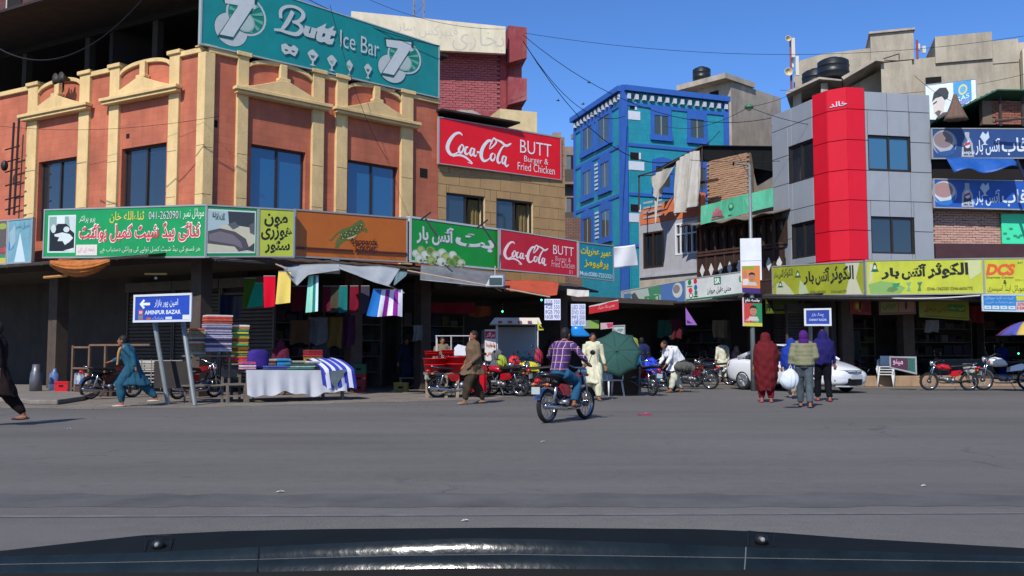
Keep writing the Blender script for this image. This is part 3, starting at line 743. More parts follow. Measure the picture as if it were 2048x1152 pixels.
for v0, v1 in ((328, 380), (425, 478)):
    s = FBL.sx(1194)
    for k in range(7):
        z = FBL.px(1194, v0 + (v1-v0)*k/6.5)[1]; onb(FBL, MB().box(s-.28, s+.28, -.05, 0, z-.1, z+.02), 'louvre', pm('#b9c6cc'))
# blue building's ground floor: shade of the recess put into a dark wall
onb(FBL, MB().box(-14, FBL.L, .5, .8, 0, 3.4), 'shop_wall', backm); onb(FBR, MB().box(0, FBR.L+3, .5, .8, 0, 3.4), 'shop_wall', backm)

# concrete stair tower behind it
conc = mat('weathered_concrete', '#a3988a', .92, var=.16, scale=.9, bump=.5, bscale=12, dirt=.6, dirtcol='#5b544c')
PV = 170
f = Fr(plan(1395, 62), plan(1462, 60)); f2 = Fr(plan(1462, 60), plan(1528, 74))
t = f.thing('concrete_tower', 'unfinished concrete stair tower behind the blue building with a water tank on top', 'building')
zt = f.px(1440, 168)[1]
MB().box(0, f.L, 0, 6, 5, zt).build('wall', conc, t)
MB().box(-1.1, f.L+.2, -.9, 2.5, zt, zt+.35).build('roof_slab', conc, t)
MB().box(1.0, 1.7, -.03, 0, zt-.9, zt-.4).build('vent', MATS['black_hole'], t)
pr = f.w(f.L); z0 = zt
mb = MB(); q = [f2.w(0), f2.w(f2.L), f2.w(f2.L, 3), f2.w(0, 3)]
A, B = f2.w(0), f2.w(f2.L); za, zb_ = f2.px(1462, 196)[1], f2.px(1526, 272)[1]
mb.add([(A.x,A.y,0),(B.x,B.y,0),(B.x,B.y,zb_),(A.x,A.y,za),(A.x-3,A.y+1,0),(B.x-3,B.y+1,0),(B.x-3,B.y+1,zb_),(A.x-3,A.y+1,za)], [(0,1,2,3),(7,6,5,4),(3,2,6,7),(0,3,7,4),(1,5,6,2)])
world_part(mb, 'stair_wall', conc, t)
for u, v in ((1470, 288), (1500, 290)):
    pass
def water_tank(name, label, x, y, z, r, h, grp=None, rot=0):
    t = thing(name, label, 'water tank', (x, y, z), rot)
    tk = mat('black_plastic_tank', '#1c2124', .4, var=.15, scale=5)
    prof = [(0,0),(r*.97,0),(r,.05*h),(r,.28*h),(r*1.03,.3*h),(r*1.03,.34*h),(r,.36*h),(r,.6*h),(r*1.03,.62*h),(r*1.03,.66*h),(r,.68*h),(r,.86*h),(r*.8,.95*h),(r*.35,.99*h),(r*.33,1.06*h),(0,1.07*h)]
    rings = [[(max(q,.002)*cos(2*pi*j/28), max(q,.002)*sin(2*pi*j/28), zz) for j in range(28)] for q, zz in prof[:14]]
    MB().loft(rings).build('tank_body', tk, t, smooth=True)
    MB().cyl((0,0,.97*h), (0,0,1.07*h), r*.36, n=20).build('lid', tk, t)
    MB().tube([(r*.98, -.1, .1*h), (r*1.2, -.2, .1*h), (r*1.2, -.2, -.1)], .03, 6).build('outlet_pipe', pm('#9a9a96'), t)
    return t
p = f.w(.5, -.2); water_tank('water_tank', 'small dark water tank on the concrete slab above the blue building', p.x, p.y, zt+.35, .6, 1.0)
# ================================================================ SMALL HOUSE WITH TORN CLOTH AND WOODEN GALLERY
PV = 500
FS = Fr((5.72, 40.9), (10.35, 34.3))
sb = FS.thing('gallery_house', 'small grey and orange house with a dark wooden gallery beside the blue building', 'building')
greyp = mat('pale_grey_plaster', '#a3a3a8', .85, var=.1, scale=2, dirt=.4, dirtcol='#6d675f'); orange = mat('orange_plaster', '#c9704a', .8, var=.12, scale=3, dirt=.3, dirtcol='#9b8474')
X = FS.sx
def zz(u, v, o=0): return FS.px(u, v, o)[1]
xg = X(1404)                                    # start of the gallery
zsill = zz(1320, 548); zpar = zz(1345, 440); ztop = zz(1345, 398)
wA = (X(1287), X(1327), zz(1307, 535), zz(1307, 463)); wB = (X(1351), X(1396), zz(1374, 508), zz(1374, 444))
def cutwall(mbx, x0, x1, z0, z1, holes, y0=0, y1=.25):
    xs = sorted({x0, x1, *[h[0] for h in holes], *[h[1] for h in holes]}); 
    for a, b in zip(xs[:-1], xs[1:]):
        hs = [h for h in holes if h[0] <= a+1e-6 and h[1] >= b-1e-6]
        z = z0
        for h in sorted(hs, key=lambda h: h[2]): mbx.box(a, b, y0, y1, z, h[2]); z = h[3]
        mbx.box(a, b, y0, y1, z, z1)
    return mbx
cutwall(MB(), 0, xg, 3.4, zpar, [wA, wB]).build('wall', greyp, sb)
MB().box(0, xg, -.02, .2, zpar+.002, ztop-.5).build('orange_parapet', orange, sb)
xe = X(1350)
MB().prism([(0, ztop-.5), (xe, ztop-.5), (xe, ztop+.1), (xe*.9, ztop), (0.1, ztop-.25)], -.02, .2).build('orange_parapet', orange, sb)
for i in range(4): MB().box(.25, xe*.66, -.05, -.021, zpar+.25+i*.22, zpar+.33+i*.22).build('groove_band', greyp, sb)
MB().box(0, xg, -.1, -.0, zsill-.1, zsill).build('string_course', greyp, sb)
MB().box(0, xg, -.06, -.0, 3.4, zsill-.25).build('lower_band', mat('buff_band', '#a99f8a', .85, dirt=.4), sb)
MB().box(X(1404)-.1, X(1404)+.05, -.08, .2, 3.4, zz(1404, 385)).build('orange_pier', orange, sb)
MB().box(-.1, 0, 0, 7, 3.4, ztop-.4).build('side_wall', greyp, sb)
def swin(h, white, n):
    x0, x1, z0, z1 = h; m = pm('#d9dadc', .5) if white else mat('brown_window_frame', '#3b2a20', .5)
    b_ = MB().box(x0, x1, -.02, .06, z1-.07, z1).box(x0, x1, -.02, .06, z0, z0+.07).box(x0, x0+.07, -.02, .06, z0+.07, z1-.07).box(x1-.07, x1, -.02, .06, z0+.07, z1-.07)
    zt_ = z0 + (z1-z0)*.62 if white else z1-.07
    if white: b_.box(x0+.07, x1-.07, -.02, .05, zt_, zt_+.06)
    for i in range(1, n): 
        x = x0 + (x1-x0)*i/n; b_.box(x-.03, x+.03, -.03, .04, z0+.07, z1-.07)
    o = b_.build('window', m, sb)
    MB().box(x0+.07, x1-.07, .08, .09, z0+.07, z1-.07).build('pane', gl_dark, o)
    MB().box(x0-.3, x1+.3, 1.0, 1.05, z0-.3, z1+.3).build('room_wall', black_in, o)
swin(wA, False, 2); swin(wB, True, 4)
curt2 = MB(); curt2.grid(lambda a, b: (wA[0]+.1+.45*a, .2+.03*sin(a*20), wA[2]+.1+(wA[3]-wA[2]-.2)*b), 12, 2); curt2.build('curtain', cloth('#6a4a2e'), sb, smooth=True)
# wooden gallery
wood = mat('dark_carved_wood', '#33231d', .6, var=.3, scale=5, dirt=.2, stretch=(1,1,.3)); wood2 = mat('dark_wood_rail', '#46322a', .6, var=.2)
gz0, gz1 = zz(1475, 568), zz(1475, 448); xg1 = FS.L
MB().box(xg+.05, xg1, -.35, .3, 3.4, gz0+.02).build('gallery_base', wood, sb)
zr = gz0 + 1.25
npan = 9; pw = (xg1-xg-.05)/npan
for i in range(npan):
    x0 = xg+.05+i*pw
    MB().box(x0+.03, x0+pw-.03, -.3, -.24, gz0+.05, zr-.08).build('panel', wood, sb)
    xc = x0+pw/2; zc_ = (gz0+zr)/2
    MB().prism([(xc-.13, zc_), (xc, zc_-.26), (xc+.13, zc_), (xc, zc_+.26)], -.318, -.301).build('white_diamond', pm('#c8c4be'), sb)
    MB().box(x0-.03, x0+.03, -.34, -.22, gz0+.02, gz1).build('post', wood2, sb)
    MB().box(x0+.03, x0+pw-.03, -.12, -.06, zr+.1, gz1-.05).build('lattice_screen', wood, sb)
    MB().prism([(xc-.06, zr+.75), (xc, zr+.6), (xc+.06, zr+.75), (xc, zr+.95)], -.14, -.121).build('pale_diamond', pm('#6d675f'), sb)
for z in (gz0+.05, zr, zr+.12, gz1): MB().box(xg+.05, xg1, -.37, -.345, z-.05, z+.03).build('rail', wood2, sb)
MB().box(xg+.05, xg1, .3, .35, gz0, gz1+.6).build('inner_wall', black_in, sb)
# sagging tin awning above the gallery
mb = MB(); mb.grid(lambda a, b: (xg-.15+(xg1-xg+.3)*a, -1.15+1.4*b, gz1+.02+.33*b+.06*sin(a*23)*(1-b)+.05*sin(a*7)), 40, 6)
solid(mb.build('tin_awning', mat('bleached_tin', '#776c60', .8, var=.25, dirt=.5, dirtcol='#3d352f'), sb), .03)
# brick room on the roof and black net canopy
bk = mat('bare_pale_brick', '#a88468', .92, var=.28, scale=3, bump=.5, bscale=20); bkm = mat('grey_mortar', '#6f5f50', .95)
FBk = Fr(FS.w(X(1404)+.1, .25), FS.w(FS.L+.2, .25))
rr = FBk.thing('roof_brick_room', 'bare pale brick room on the roof behind the green party banner', 'wall')
x1_ = FBk.sx(1502); zt_, zb_ = FBk.px(1450, 316)[1], FBk.px(1450, 452)[1]
brick_patch(FBk, rr, 0, x1_, zb_-.6, zt_, .25, .085, bk, bkm)
f = Fr(FBk.w(x1_+.02, .5), FBk.w(x1_+1.9, .4)); r2 = f.thing('low_brick_wall', 'low bare brick wall between the brick roof room and the grey clad building', 'wall')
brick_patch(f, r2, 0, f.L, zb_-.3, FBk.px(1530, 372)[1], .25, .085, bk, bkm, limit=120)
cn = FS.thing('black_net_canopy', 'black netting canopy on thin poles over the brick roof room', 'canopy')
net = mat('black_net', '#0f1012', .95, var=.25, scale=6)
def fq(u, v, y): x, z = FS.px(u, v, -y); return (x, y, z)
a_, b_, c_, d_ = fq(1312, 338, -1.3), fq(1404, 290, .1), fq(1560, 292, .3), fq(1560, 322, 3.6)
e_ = fq(1400, 322, 3.8)
solid(MB().add([a_, b_, c_, d_, e_], [(0,1,4), (1,2,3,4)]).build('net_roof', net, cn), .04)
solid(MB().add([fq(1404, 292, .22), fq(1560, 293, .4), fq(1560, 345, .6), fq(1404, 318, .3)], [(0,1,2,3)]).build('net_valance', net, cn), .03)
solid(MB().add([fq(1500, 310, 1.2), fq(1560, 310, 1.0), fq(1560, 345, .8), fq(1515, 372, 1.0)], [(0,1,2,3)]).build('net_side', net, cn), .03)
for u, v0, v1, y in ((1404, 292, 388, .1), (1278, 350, 420, -1.3), (1548, 300, 390, .9)):
    p, q = fq(u, v0, y), fq(u, v1, y); MB().tube([p, q], .035, 6).build('pole', mat('rusty_pole', '#3c3230', .7), cn)
MB().tube([fq(1276, 352, -1.35), fq(1318, 340, -1.3), fq(1404, 292, .05)], .03, 6).build('edge_pole', MATS['rusty_pole'], cn)
MB().tube([fq(1276, 352, -1.35), fq(1345, 348, .2)], .025, 6).build('edge_pole', MATS['rusty_pole'], cn)
mb = MB(); MB().box(fq(1404, 366, -.3)[0], fq(1438, 366, -.3)[0], -.45, -.3, fq(1404, 368, -.3)[2], fq(1404, 364, -.3)[2]).build('ledge_plank', wood2, cn)
# torn cloths
def hung(name, label, top, bot, folds, m, y0=-1.35, amp=.1, cat='cloth', group=None, fr=FS, tag_=True):
    n = 26; h = 22
    def pl_(line, t):
        k = t*(len(line)-1); i = min(int(k), len(line)-2); s = k-i; return (line[i][0]+(line[i+1][0]-line[i][0])*s, line[i][1]+(line[i+1][1]-line[i][1])*s)
    def fn(a, b):
        ut, vt = pl_(top, a); ub, vb = pl_(bot, a); u = ut+(ub-ut)*b; v = vt+(vb-vt)*b
        y = y0 + amp*(sin(a*folds*6.28+b*1.5)*(.35+.65*b) + .35*sin(a*folds*2.3*6.28+2+b*4)); x, z = fr.px(u, v, -y0)
        return (x, y, z)
    t = fr.thing(name, label, cat, group) if tag_ else None
    o = MB().grid(fn, n, h).build('cloth_sheet', m, t, smooth=True); return t
rag = mat('weathered_white_cloth', '#b5b0a6', .9, var=.12, scale=3, bump=.5, bscale=5, dirt=.45, dirtcol='#77716a')
hung('torn_cloth', 'large torn white cloth hanging down over the orange parapet', [(1350,325),(1375,306),(1400,300)], [(1344,430),(1370,422),(1399,404)], 2.4, rag, amp=.16)
hung('torn_cloth', 'narrow twisted rag of white cloth hanging at the left end of the black canopy', [(1300,355),(1318,344),(1352,330)], [(1308,388),(1314,396),(1322,380)], 1.5, rag, amp=.14)
hung('torn_cloth', 'thin strip of white cloth dangling below the twisted rag', [(1309,386),(1314,388),(1318,384)], [(1309,448),(1311,452),(1313,440)], .8, rag, y0=-1.32, amp=.04)

# banner, faded board, bank board
sign('party_banner', 'green fabric banner with small emblems slung over the wooden gallery', 'banner', (1402, 412, 450, 34.6, 1546, 375, 413, 32.6),
     [P([(1425,.75),(1427,.45),(1430,.5),(1432,.25),(1435,.4),(1438,.22),(1441,.5),(1444,.48),(1446,.8)], '#9a5a62'), RC(1424, 1448, .84, .92, '#8a4a58'),
      EL(1463, .45, 5, .18, '#2f6b46'), EL(1463, .42, 3.2, .11, '#6fbf97'), RC(1455, 1474, .84, .9, '#2d5a48'),
      T('عوامی', 1488, 1508, .1, .34, '#a03a58'), T('لیگ', 1490, 1506, .4, .62, '#c0506a'), T('پاکستان', 1486, 1508, .66, .9, '#a03a58')], face='#4fa37f', frame=False, thick=.02, warp=.06, dirt=.35)
sign('shop_sign', 'faded torn blue and green drinks board under the grey house', 'sign', (1243, 583, 614, 38.6, 1371, 560, 606, 37.0),
     [RC(1248, 1262, .2, .9, '#3a5f86'), P([(1262,.05),(1300,.1),(1300,.95),(1262,.9)], '#8d9a94'), RC(1289, 1318, .5, .98, '#2c6e46'), T('آئس بار', 1292, 1316, .58, .9, '#c7cfc9'),
      P([(1296,.08),(1322,.05),(1322,.5),(1310,.42),(1300,.62)], '#356f52'), P([(1322,.02),(1370,0),(1370,1),(1322,1)], '#3d5f92'), EL(1355, .4, 10, .34, '#a9aba6'), EL(1353, .34, 7, .2, '#6e6a6c'),
      P([(1262,.3),(1270,.2),(1278,.6),(1266,.7)], '#3a3f44')], face='#7e8c8e', dirt=.5)
sign('bank_sign', 'white shop board with green square monogram over the dark arcade', 'sign', (1371, 559, 603, 36.8, 1486, 543, 590, 34.6),
     [RC(1371, 1486, .9, 1, '#1e6a43'), RC(1428, 1442, .08, .42, '#1e6a43'), T('SR', 1429.5, 1440.5, .13, .37, '#dfe3e2', .03), T('مدنی عقیل جیولرز', 1414, 1462, .5, .82, '#1b2422', .02),
      EL(1379.5, .16, 3.6, .12, '#1f7a4c'), EL(1391, .14, 3.6, .12, '#c22a3c'), EL(1381, .52, 4, .12, '#d0323c'), EL(1391.5, .42, 3.4, .12, '#2a64a8'), EL(1392, .66, 3.2, .12, '#1f7a4c'), EL(1382, .76, 3.5, .12, '#4b4f4e'),
      EL(1382, .76, 2.2, .08, '#d5d7d4'), RC(1387, 1396, .8, .85, '#333a38'), RC(1375, 1385, .32, .36, '#1f7a4c'), EL(1481, .3, 2.6, .14, '#2a8a58')], face='#c4c8c6', dirt=.15)
# arcade under the small house
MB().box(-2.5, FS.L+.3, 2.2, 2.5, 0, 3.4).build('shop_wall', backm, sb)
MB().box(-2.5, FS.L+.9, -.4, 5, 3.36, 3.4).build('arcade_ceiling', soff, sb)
canopy(FS, -2.2, FS.L+2.2, 1.6, 3.35, 3.2, 'thin dark canopy sheet under the white monogram board')  # right end run past the house to keep sun out of the arcade
shutter(FS, X(1470), FS.L-.3, 2.1, .0, 3.0, 'closed roller shutter behind the lamp post', grp='roller shutters of the gallery house')

# ================================================================ GREY CLAD BUILDING WITH RED BAY
KG = 1.17
PV = 350
gl0, gl1 = plan(1545, 30.1*KG), plan(1627, 28*KG)
r1, r2_, r3 = plan(1657, 27.4*KG), plan(1697, 27.03*KG), plan(1733, 27.15*KG); r4 = plan(1864, 27.55*KG)
FGL, FA, FB_, FCc, FGR = Fr(gl0, gl1), Fr(gl1, r1), Fr(r1, r2_), Fr(r2_, r3), Fr(r3, r4)
gb = FGR.thing('clad_building', 'grey aluminium clad building with a three sided bright red bay', 'building')
gb_inv = (Matrix.Translation(gb.location) @ Matrix.Rotation(gb.rotation_euler.z, 4, 'Z')).inverted()
def ong(fr, mb, name, m, parent=gb, **k):
    o = mb.build(name, m, parent, **k)
    if parent is gb and fr is not FGR: o.matrix_local = gb_inv @ (Matrix.Translation(fr.w(0)) @ Matrix.Rotation(fr.rot, 4, 'Z'))
    return o
alu = mat('grey_cladding', '#8f9499', .42, metal=.0, var=.05, scale=1.2, dirt=.12, spec=.5); redc = mat('red_cladding', '#cc1228', .45, var=.05, scale=1.2, spec=.4, dirt=.12)
Zg = FGR.px(1740, 183)[1]; rows = [Zg]
for v in (220, 281, 341, 401, 461, 520, 580): rows.append(FGR.px(1740, v)[1])
back = mat('joint_black', '#16181a', .9, var=0)
def clad(fr, cols, m, holes=(), top=Zg, name='cladding_panel'):
    ong(fr, cutwall(MB(), 0, fr.L, rows[-1], top-.03, [h for h in holes], .035, .2), 'backing', back)
    for i in range(len(rows)-1):
        z1, z0 = (top if i == 0 else rows[i]), rows[i+1]
        for a, b in zip(cols[:-1], cols[1:]):
            segs = [(a, b, z0, z1)]
            for h in holes:
                ns = []
                for (x0, x1, y0, y1) in segs:
                    if h[1] <= x0+.01 or h[0] >= x1-.01 or h[3] <= y0+.01 or h[2] >= y1-.01: ns.append((x0,x1,y0,y1)); continue
                    if h[0] > x0+.03: ns.append((x0, h[0], y0, y1))
                    if h[1] < x1-.03: ns.append((h[1], x1, y0, y1))
                    xa, xb = max(x0, h[0]), min(x1, h[1])
                    if h[3] < y1-.03: ns.append((xa, xb, h[3], y1))
                    if h[2] > y0+.03: ns.append((xa, xb, y0, h[2]))
                segs = ns
            for (x0, x1, y0, y1) in segs: bevel(ong(fr, MB().box(x0+.01, x1-.01, 0, .034, y0+.01, y1-.01), name, m), .006)
def gwin(fr, h, n=2, blue=False):
    x0, x1, z0, z1 = h
    b_ = MB().box(x0, x1, .06, .14, z1-.06, z1).box(x0, x1, .06, .14, z0, z0+.06).box(x0, x0+.06, .06, .14, z0+.06, z1-.06).box(x1-.06, x1, .06, .14, z0+.06, z1-.06)
    for i in range(1, n): x = x0+(x1-x0)*i/n; b_.box(x-.035, x+.035, .06, .13, z0+.06, z1-.06)
    o = ong(fr, b_, 'window', dark_frame)
    for i in range(n):
        xa, xb = x0+(x1-x0)*i/n, x0+(x1-x0)*(i+1)/n
        MB().box(xa+.05, xb-.05, .1+.008*i, .112+.008*i, z0+.06, z1-.06).build('pane', glass('steel_blue_glass', '#35607a', .05, .9) if blue else gl_dark, o)
sG = lambda u: FGR.sx(u)
hR = [(sG(1738), sG(1823), FGR.px(1780,341)[1], FGR.px(1780,272)[1]), (sG(1740), sG(1826), FGR.px(1780,507)[1], FGR.px(1780,434)[1])]
clad(FGR, [0, sG(1778), sG(1821), FGR.L], alu, hR); gwin(FGR, hR[0], 2, True); gwin(FGR, hR[1], 2)
hL = [(FGL.sx(1577), FGL.L-.02, FGL.px(1600,362)[1], FGL.px(1600,286)[1]), (FGL.sx(1580), FGL.L-.02, FGL.px(1600,516)[1], FGL.px(1600,446)[1])]
clad(FGL, [0, FGL.L*.5, FGL.L], alu, hL); gwin(FGL, hL[0]); gwin(FGL, hL[1])
Zr_ = Zg + .12
for fr in (FA, FB_, FCc): clad(fr, [0, fr.L], redc, (), top=Zr_, name='red_panel')
rf = [tuple(p) for p in (gl0, gl1, r1, r2_, r3, r4, r4 + Vector((.3, 7)), gl0 + Vector((3, 7)))]
o = MB().slab([(x, y) for x, y in rf], rows[-1]-.05, rows[-1]+.02).build('arcade_ceiling', soff, gb); o.matrix_local = gb_inv
o = MB().slab([(x*.995+.1, y+.25) for x, y in rf], Zg-.3, Zg-.15).build('roof_slab', conc, gb); o.matrix_local = gb_inv
# small script emblem of raised letters on the red bay
vs, fs, li = text_shape('خالد', .01)
x0, z0 = FB_.px(1660, 216); x1, z1 = FB_.px(1694, 200)
mb = MB(); mb.add([(x0+(x1-x0)*x, -.03, z0+(z1-z0)*y) for x, y in vs], fs); solid(ong(FB_, mb, 'raised_lettering', pm('#c9ccd2', .3)), .03)
# right-hand shops: recessed dark interior
MB().box(-1.6, 14, 6, 6.3, 0, rows[-1]).build('shop_wall', backm, gb); ong(FGL, MB().box(0, FGL.L, .6, .8, 0, rows[-1]), 'side_wall', backm)
MB().box(FGR.L, 14, 0, 6, rows[-1]-.12, rows[-1]-.051).build('arcade_ceiling', soff, gb)
for u in (1725, 1850): 
    s = FGR.sx(u); MB().box(s-.22, s+.22, 1.2, 1.6, 0, rows[-1]).build('column', MATS['grimy_column'], gb)
t = FGR.thing('shop_canopy', 'dark canopy deck carrying the lime signs of the right row', 'canopy', x=-4, z=rows[-1]-.35)
MB().box(-1.5, 17.5, -1.55, .6, 0, .06).build('deck', canm, t); MB().tube([(-1.5,-1.5,-.04),(17.5,-1.5,-.04)], .04, 6).build('edge_bar', canm, t)  # left end extended past the bay to keep sun off the shops
shutter(FGR, -1.75, .2, 2.6, 0, 2.7, 'closed roller shutter behind the small blue road sign', grp='roller shutters of the clad building')
PV = 760
FPl = Fr(plan(1722, 32.6), plan(2110, 32.9)); kp = FPl.thing('shop_plinth', 'low beige plastered plinth in front of the right hand shops', 'plinth')
bevel(MB().box(0, FPl.L, 0, 2.6, 0, .38).build('step', mat('beige_plinth', '#9b8064', .85, var=.18, scale=3, dirt=.5), kp), .02)

# ================================================================ RIGHT: DRINK BOARDS, GREEN CANOPY, PINK BRICK
PV = 380
FR2 = Fr(r4 + Vector((.05, .3)), plan(2200, 32.9))
z_ = lambda v: FR2.px(1950, v)[1]
rb = FR2.thing('brick_shop_house', 'dark shop house with pale pink brick wall right of the grey clad building', 'building')
MB().box(0, FR2.L, .3, 6, rows[-1], z_(255)).build('wall', mat('umber_wall', '#3a2a2a', .9, var=.2), rb)
brick_patch(FR2, rb, 0, FR2.sx(2100), z_(489), z_(412), .23, .085, mat('pale_pink_brick', '#b58f80', .92, var=.25, scale=3, bump=.5), mat('pink_grey_mortar', '#7b625a', .95), limit=300)
MB().box(0, FR2.L, -.25, .28, z_(520), z_(489)).build('beam', mat('maroon_beam', '#43282c', .8, var=.2), rb)
MB().box(0, FR2.L, -.2, .28, z_(360), z_(316)).build('dark_gap', black_in, rb)
MB().box(0, FR2.L, -.15, .28, z_(412)-.0, z_(409)+.1).build('ledge', black_in, rb)
def drinks(name, label, c4, face, dark):
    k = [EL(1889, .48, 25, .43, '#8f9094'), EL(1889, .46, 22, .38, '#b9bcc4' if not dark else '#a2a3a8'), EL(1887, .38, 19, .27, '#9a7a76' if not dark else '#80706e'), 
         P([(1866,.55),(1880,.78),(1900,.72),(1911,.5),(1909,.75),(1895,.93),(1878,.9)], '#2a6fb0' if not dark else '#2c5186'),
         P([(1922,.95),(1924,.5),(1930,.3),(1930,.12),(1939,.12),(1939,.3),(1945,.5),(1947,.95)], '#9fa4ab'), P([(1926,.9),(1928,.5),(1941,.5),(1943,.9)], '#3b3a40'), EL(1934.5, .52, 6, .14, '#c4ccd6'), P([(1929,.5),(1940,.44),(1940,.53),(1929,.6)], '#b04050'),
         T('pepsi', 1924, 1948, .74, .9, '#c8d2de', .01),
         P([(1960,.28),(1966,.1),(1972,.2),(1977,.08),(1979,.3),(1972,.42),(1971,.5),(1976,.55),(1963,.55),(1968,.5),(1966,.42)], '#b9c4d0'),
         T('آئس بار', 1950, 2000, .32, .9, '#cdd3dc', .015), T('زدفاب', 2003, 2075, .3, .92, '#cdd3dc', .02)]
    return sign(name, label, 'sign', c4, k, face=face, thick=.12)
drinks('drink_sign', 'upper blue ice bar drink board, dull and shaded', (1864, 257, 317, 32.05, 2120, 258, 316, 32.3), '#2a4678', True)  # darker copy of the lower board, shade put into its colours
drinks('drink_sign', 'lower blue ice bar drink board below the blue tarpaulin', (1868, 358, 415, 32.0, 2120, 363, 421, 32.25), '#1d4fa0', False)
mb = MB(); f = FR2
def tarp(a, b):
    x = f.sx(1867) + (f.sx(1998)-f.sx(1867))*a; return (x, -.9-.5*b-.12*sin(a*11)*b, z_(328) - (z_(328)-z_(362))*b*(1-.35*a) + .09*sin(a*9)*(b))
t = f.thing('blue_tarpaulin', 'crumpled blue tarpaulin rolled above the lower drink board', 'tarpaulin'); solid(MB().grid(tarp, 24, 8).build('tarp_sheet', mat('blue_tarp', '#1c4f96', .5, var=.2, bump=.6, bscale=8), t, smooth=True), .02)
MB().tube([(f.sx(1990), -1.35, z_(335)), (f.sx(2016), -1.5, z_(425))], .05, 6).build('tarp_pole', mat('dark_blue_pole', '#1a2038', .5), t)
t = f.thing('green_sheet', 'bright mint green flex sheet hung on the pale pink brick wall', 'sheet')
MB().box(f.sx(1996), f.sx(2120), -.14, -.1, z_(489)+.02, z_(428)).build('flex', mat('mint_flex', '#3fd09a', .5, var=.06), t)
for du, tt in ((6, .62), (18, .45), (26, .7), (32, .75), (12, .8), (38, .68)): MB().ball((f.sx(1996+du), -.142, z_(489)+(1-tt)*1.0), (.08, .006, .05), 8, 6).build('stain', pm('#2c8a68'), t)
# green canopy with dark room, brick stubs
gz = FR2.thing('green_canopy', 'dark green corrugated canopy on the roof right of the billboard', 'canopy')
gm = mat('dark_green_sheet', '#124a35', .6, var=.15, dirt=.2)
a_ = (f.sx(1862), -.6, z_(246)); b_ = (f.sx(1972), -.9, z_(192)); c_ = (f.sx(2140), -.9, z_(192)); d_ = (f.sx(2140), 3, z_(236)); e_ = (f.sx(1900), 3, z_(252))
solid(MB().add([a_, b_, c_, d_, e_], [(0,1,4),(1,2,3,4)]).build('roof_sheet', gm, gz), .05)
for i in range(9): u = 1880 + i*11; x = f.sx(u); z = z_(246) + (z_(192)-z_(246))*(u-1862)/110; MB().tube([(x, -.75, z), (x+.4, 2.4, z-.6)], .03, 5).build('rib', gm, gz)
MB().box(f.sx(1868), f.L, 2.8, 3.0, z_(258), z_(200)).build('back_curtain', mat('deep_green_net', '#0e2a22', .9), gz)
for u in (1990, 2035): MB().tube([(f.sx(u), -.5, z_(258)), (f.sx(u), -.5, z_(195))], .05, 6).build('pole', MATS['rusty_pole'], gz)
t = f.thing('brick_stub_wall', 'stepped bare brick stub wall under the green canopy', 'wall')
brick_patch(f, t, f.sx(1962), f.sx(2120), z_(252), z_(205), .23, .085, mat('red_brick_bare', '#8e5a4a', .92, var=.3), bkm, y=-.3, limit=200, clip=lambda x, z: x > f.sx(1984) + (z < z_(225))*-.0 and not (x > f.sx(2036) and z > z_(222)))
t = f.thing('gathered_sacking', 'brown cloth gathered into a cone below the billboard', 'cloth')
mb = MB(); xc = f.sx(1886); rings = []
for i in range(9):
    k = i/8; rings.append([(xc+(.05+.33*k**1.3)*cos(2*pi*j/22)*(1+.18*sin(j*2.2)), -1.0+(.05+.25*k)*sin(2*pi*j/22)*(1+.2*sin(j*2.2)), z_(205)-(z_(205)-z_(255))*k) for j in range(22)])
mb.loft(rings).build('cloth_cone', cloth('#6b584c'), t, smooth=True)
t = f.thing('timber_pole', 'loose timber pole lying along the top of the upper drink board', 'pole')
MB().tube([(f.sx(1960), -1.1, z_(257)), (f.sx(2035), -1.3, z_(251))], .05, 7).build('pole', mat('old_timber', '#4a3c33', .8), t)
sign('poster_board', 'white billboard with a dark haired man and a light blue panel', 'billboard', (1851, 170, 262, 36.5, 1953, 158, 196, 36.0),
     [RC(1907, 1943, .03, .93, '#3a8fc6'), EL(1926, .34, 9, .2, '#c9c27a'), EL(1926, .34, 6, .13, '#5aa0c0'), T('SAS', 1914, 1938, .56, .74, '#d8e6ee', .0), RC(1915, 1937, .8, .86, '#c070a8'),
      P([(1864,.42),(1868,.22),(1880,.12),(1893,.14),(1898,.3),(1896,.46),(1888,.5),(1884,.36),(1872,.36)], '#2c3236'), P([(1866,.4),(1872,.36),(1884,.36),(1890,.5),(1886,.78),(1876,.86),(1867,.7)], '#c9beb6'),
      P([(1866,.46),(1874,.43),(1874,.47),(1866,.5)], '#2c3236'), P([(1869,.7),(1876,.68),(1882,.74),(1876,.86)], '#5a4f4c'), P([(1862,1),(1872,.84),(1886,.8),(1900,.9),(1904,1)], '#57424c')], face='#cfd6da', dirt=.1)

# ================================================================ CONCRETE BUILDINGS ON THE SKYLINE, RIGHT
PV = 110
Fk = Fr(plan(1586, 52), plan(2120, 48)); kb = Fk.thing('concrete_block', 'long weathered concrete building with stepped roofline filling the right skyline', 'building')
zk = lambda u, v: Fk.px(u, v)[1]; sk = lambda u: Fk.sx(u)
conc2 = mat('cream_grey_render', '#a69c8a', .92, var=.14, scale=.7, bump=.4, bscale=8, dirt=.65, dirtcol='#6c6356')
sil = [(0, 3), (0, zk(1586,157)), (sk(1600), zk(1600,121)), (sk(1646), zk(1646,108)), (sk(1741), zk(1741,96)), (sk(1830), zk(1830,118)), (sk(1870), zk(1870,114)), (sk(1984), zk(1984,90)), (Fk.L, zk(2048,84)), (Fk.L, 3)]
MB().prism(sil, 0, 10).build('wall', conc2, kb)
for ua, ub, va, d in ((1741, 1827, 66, -.25), (1870, 1984, 70, -.15), (1985, 2037, 80, -.05)):
    MB().box(sk(ua), sk(ub), d, 8, zk(ua, 128), zk((ua+ub)/2, va)).build('roof_room', conc2, kb)
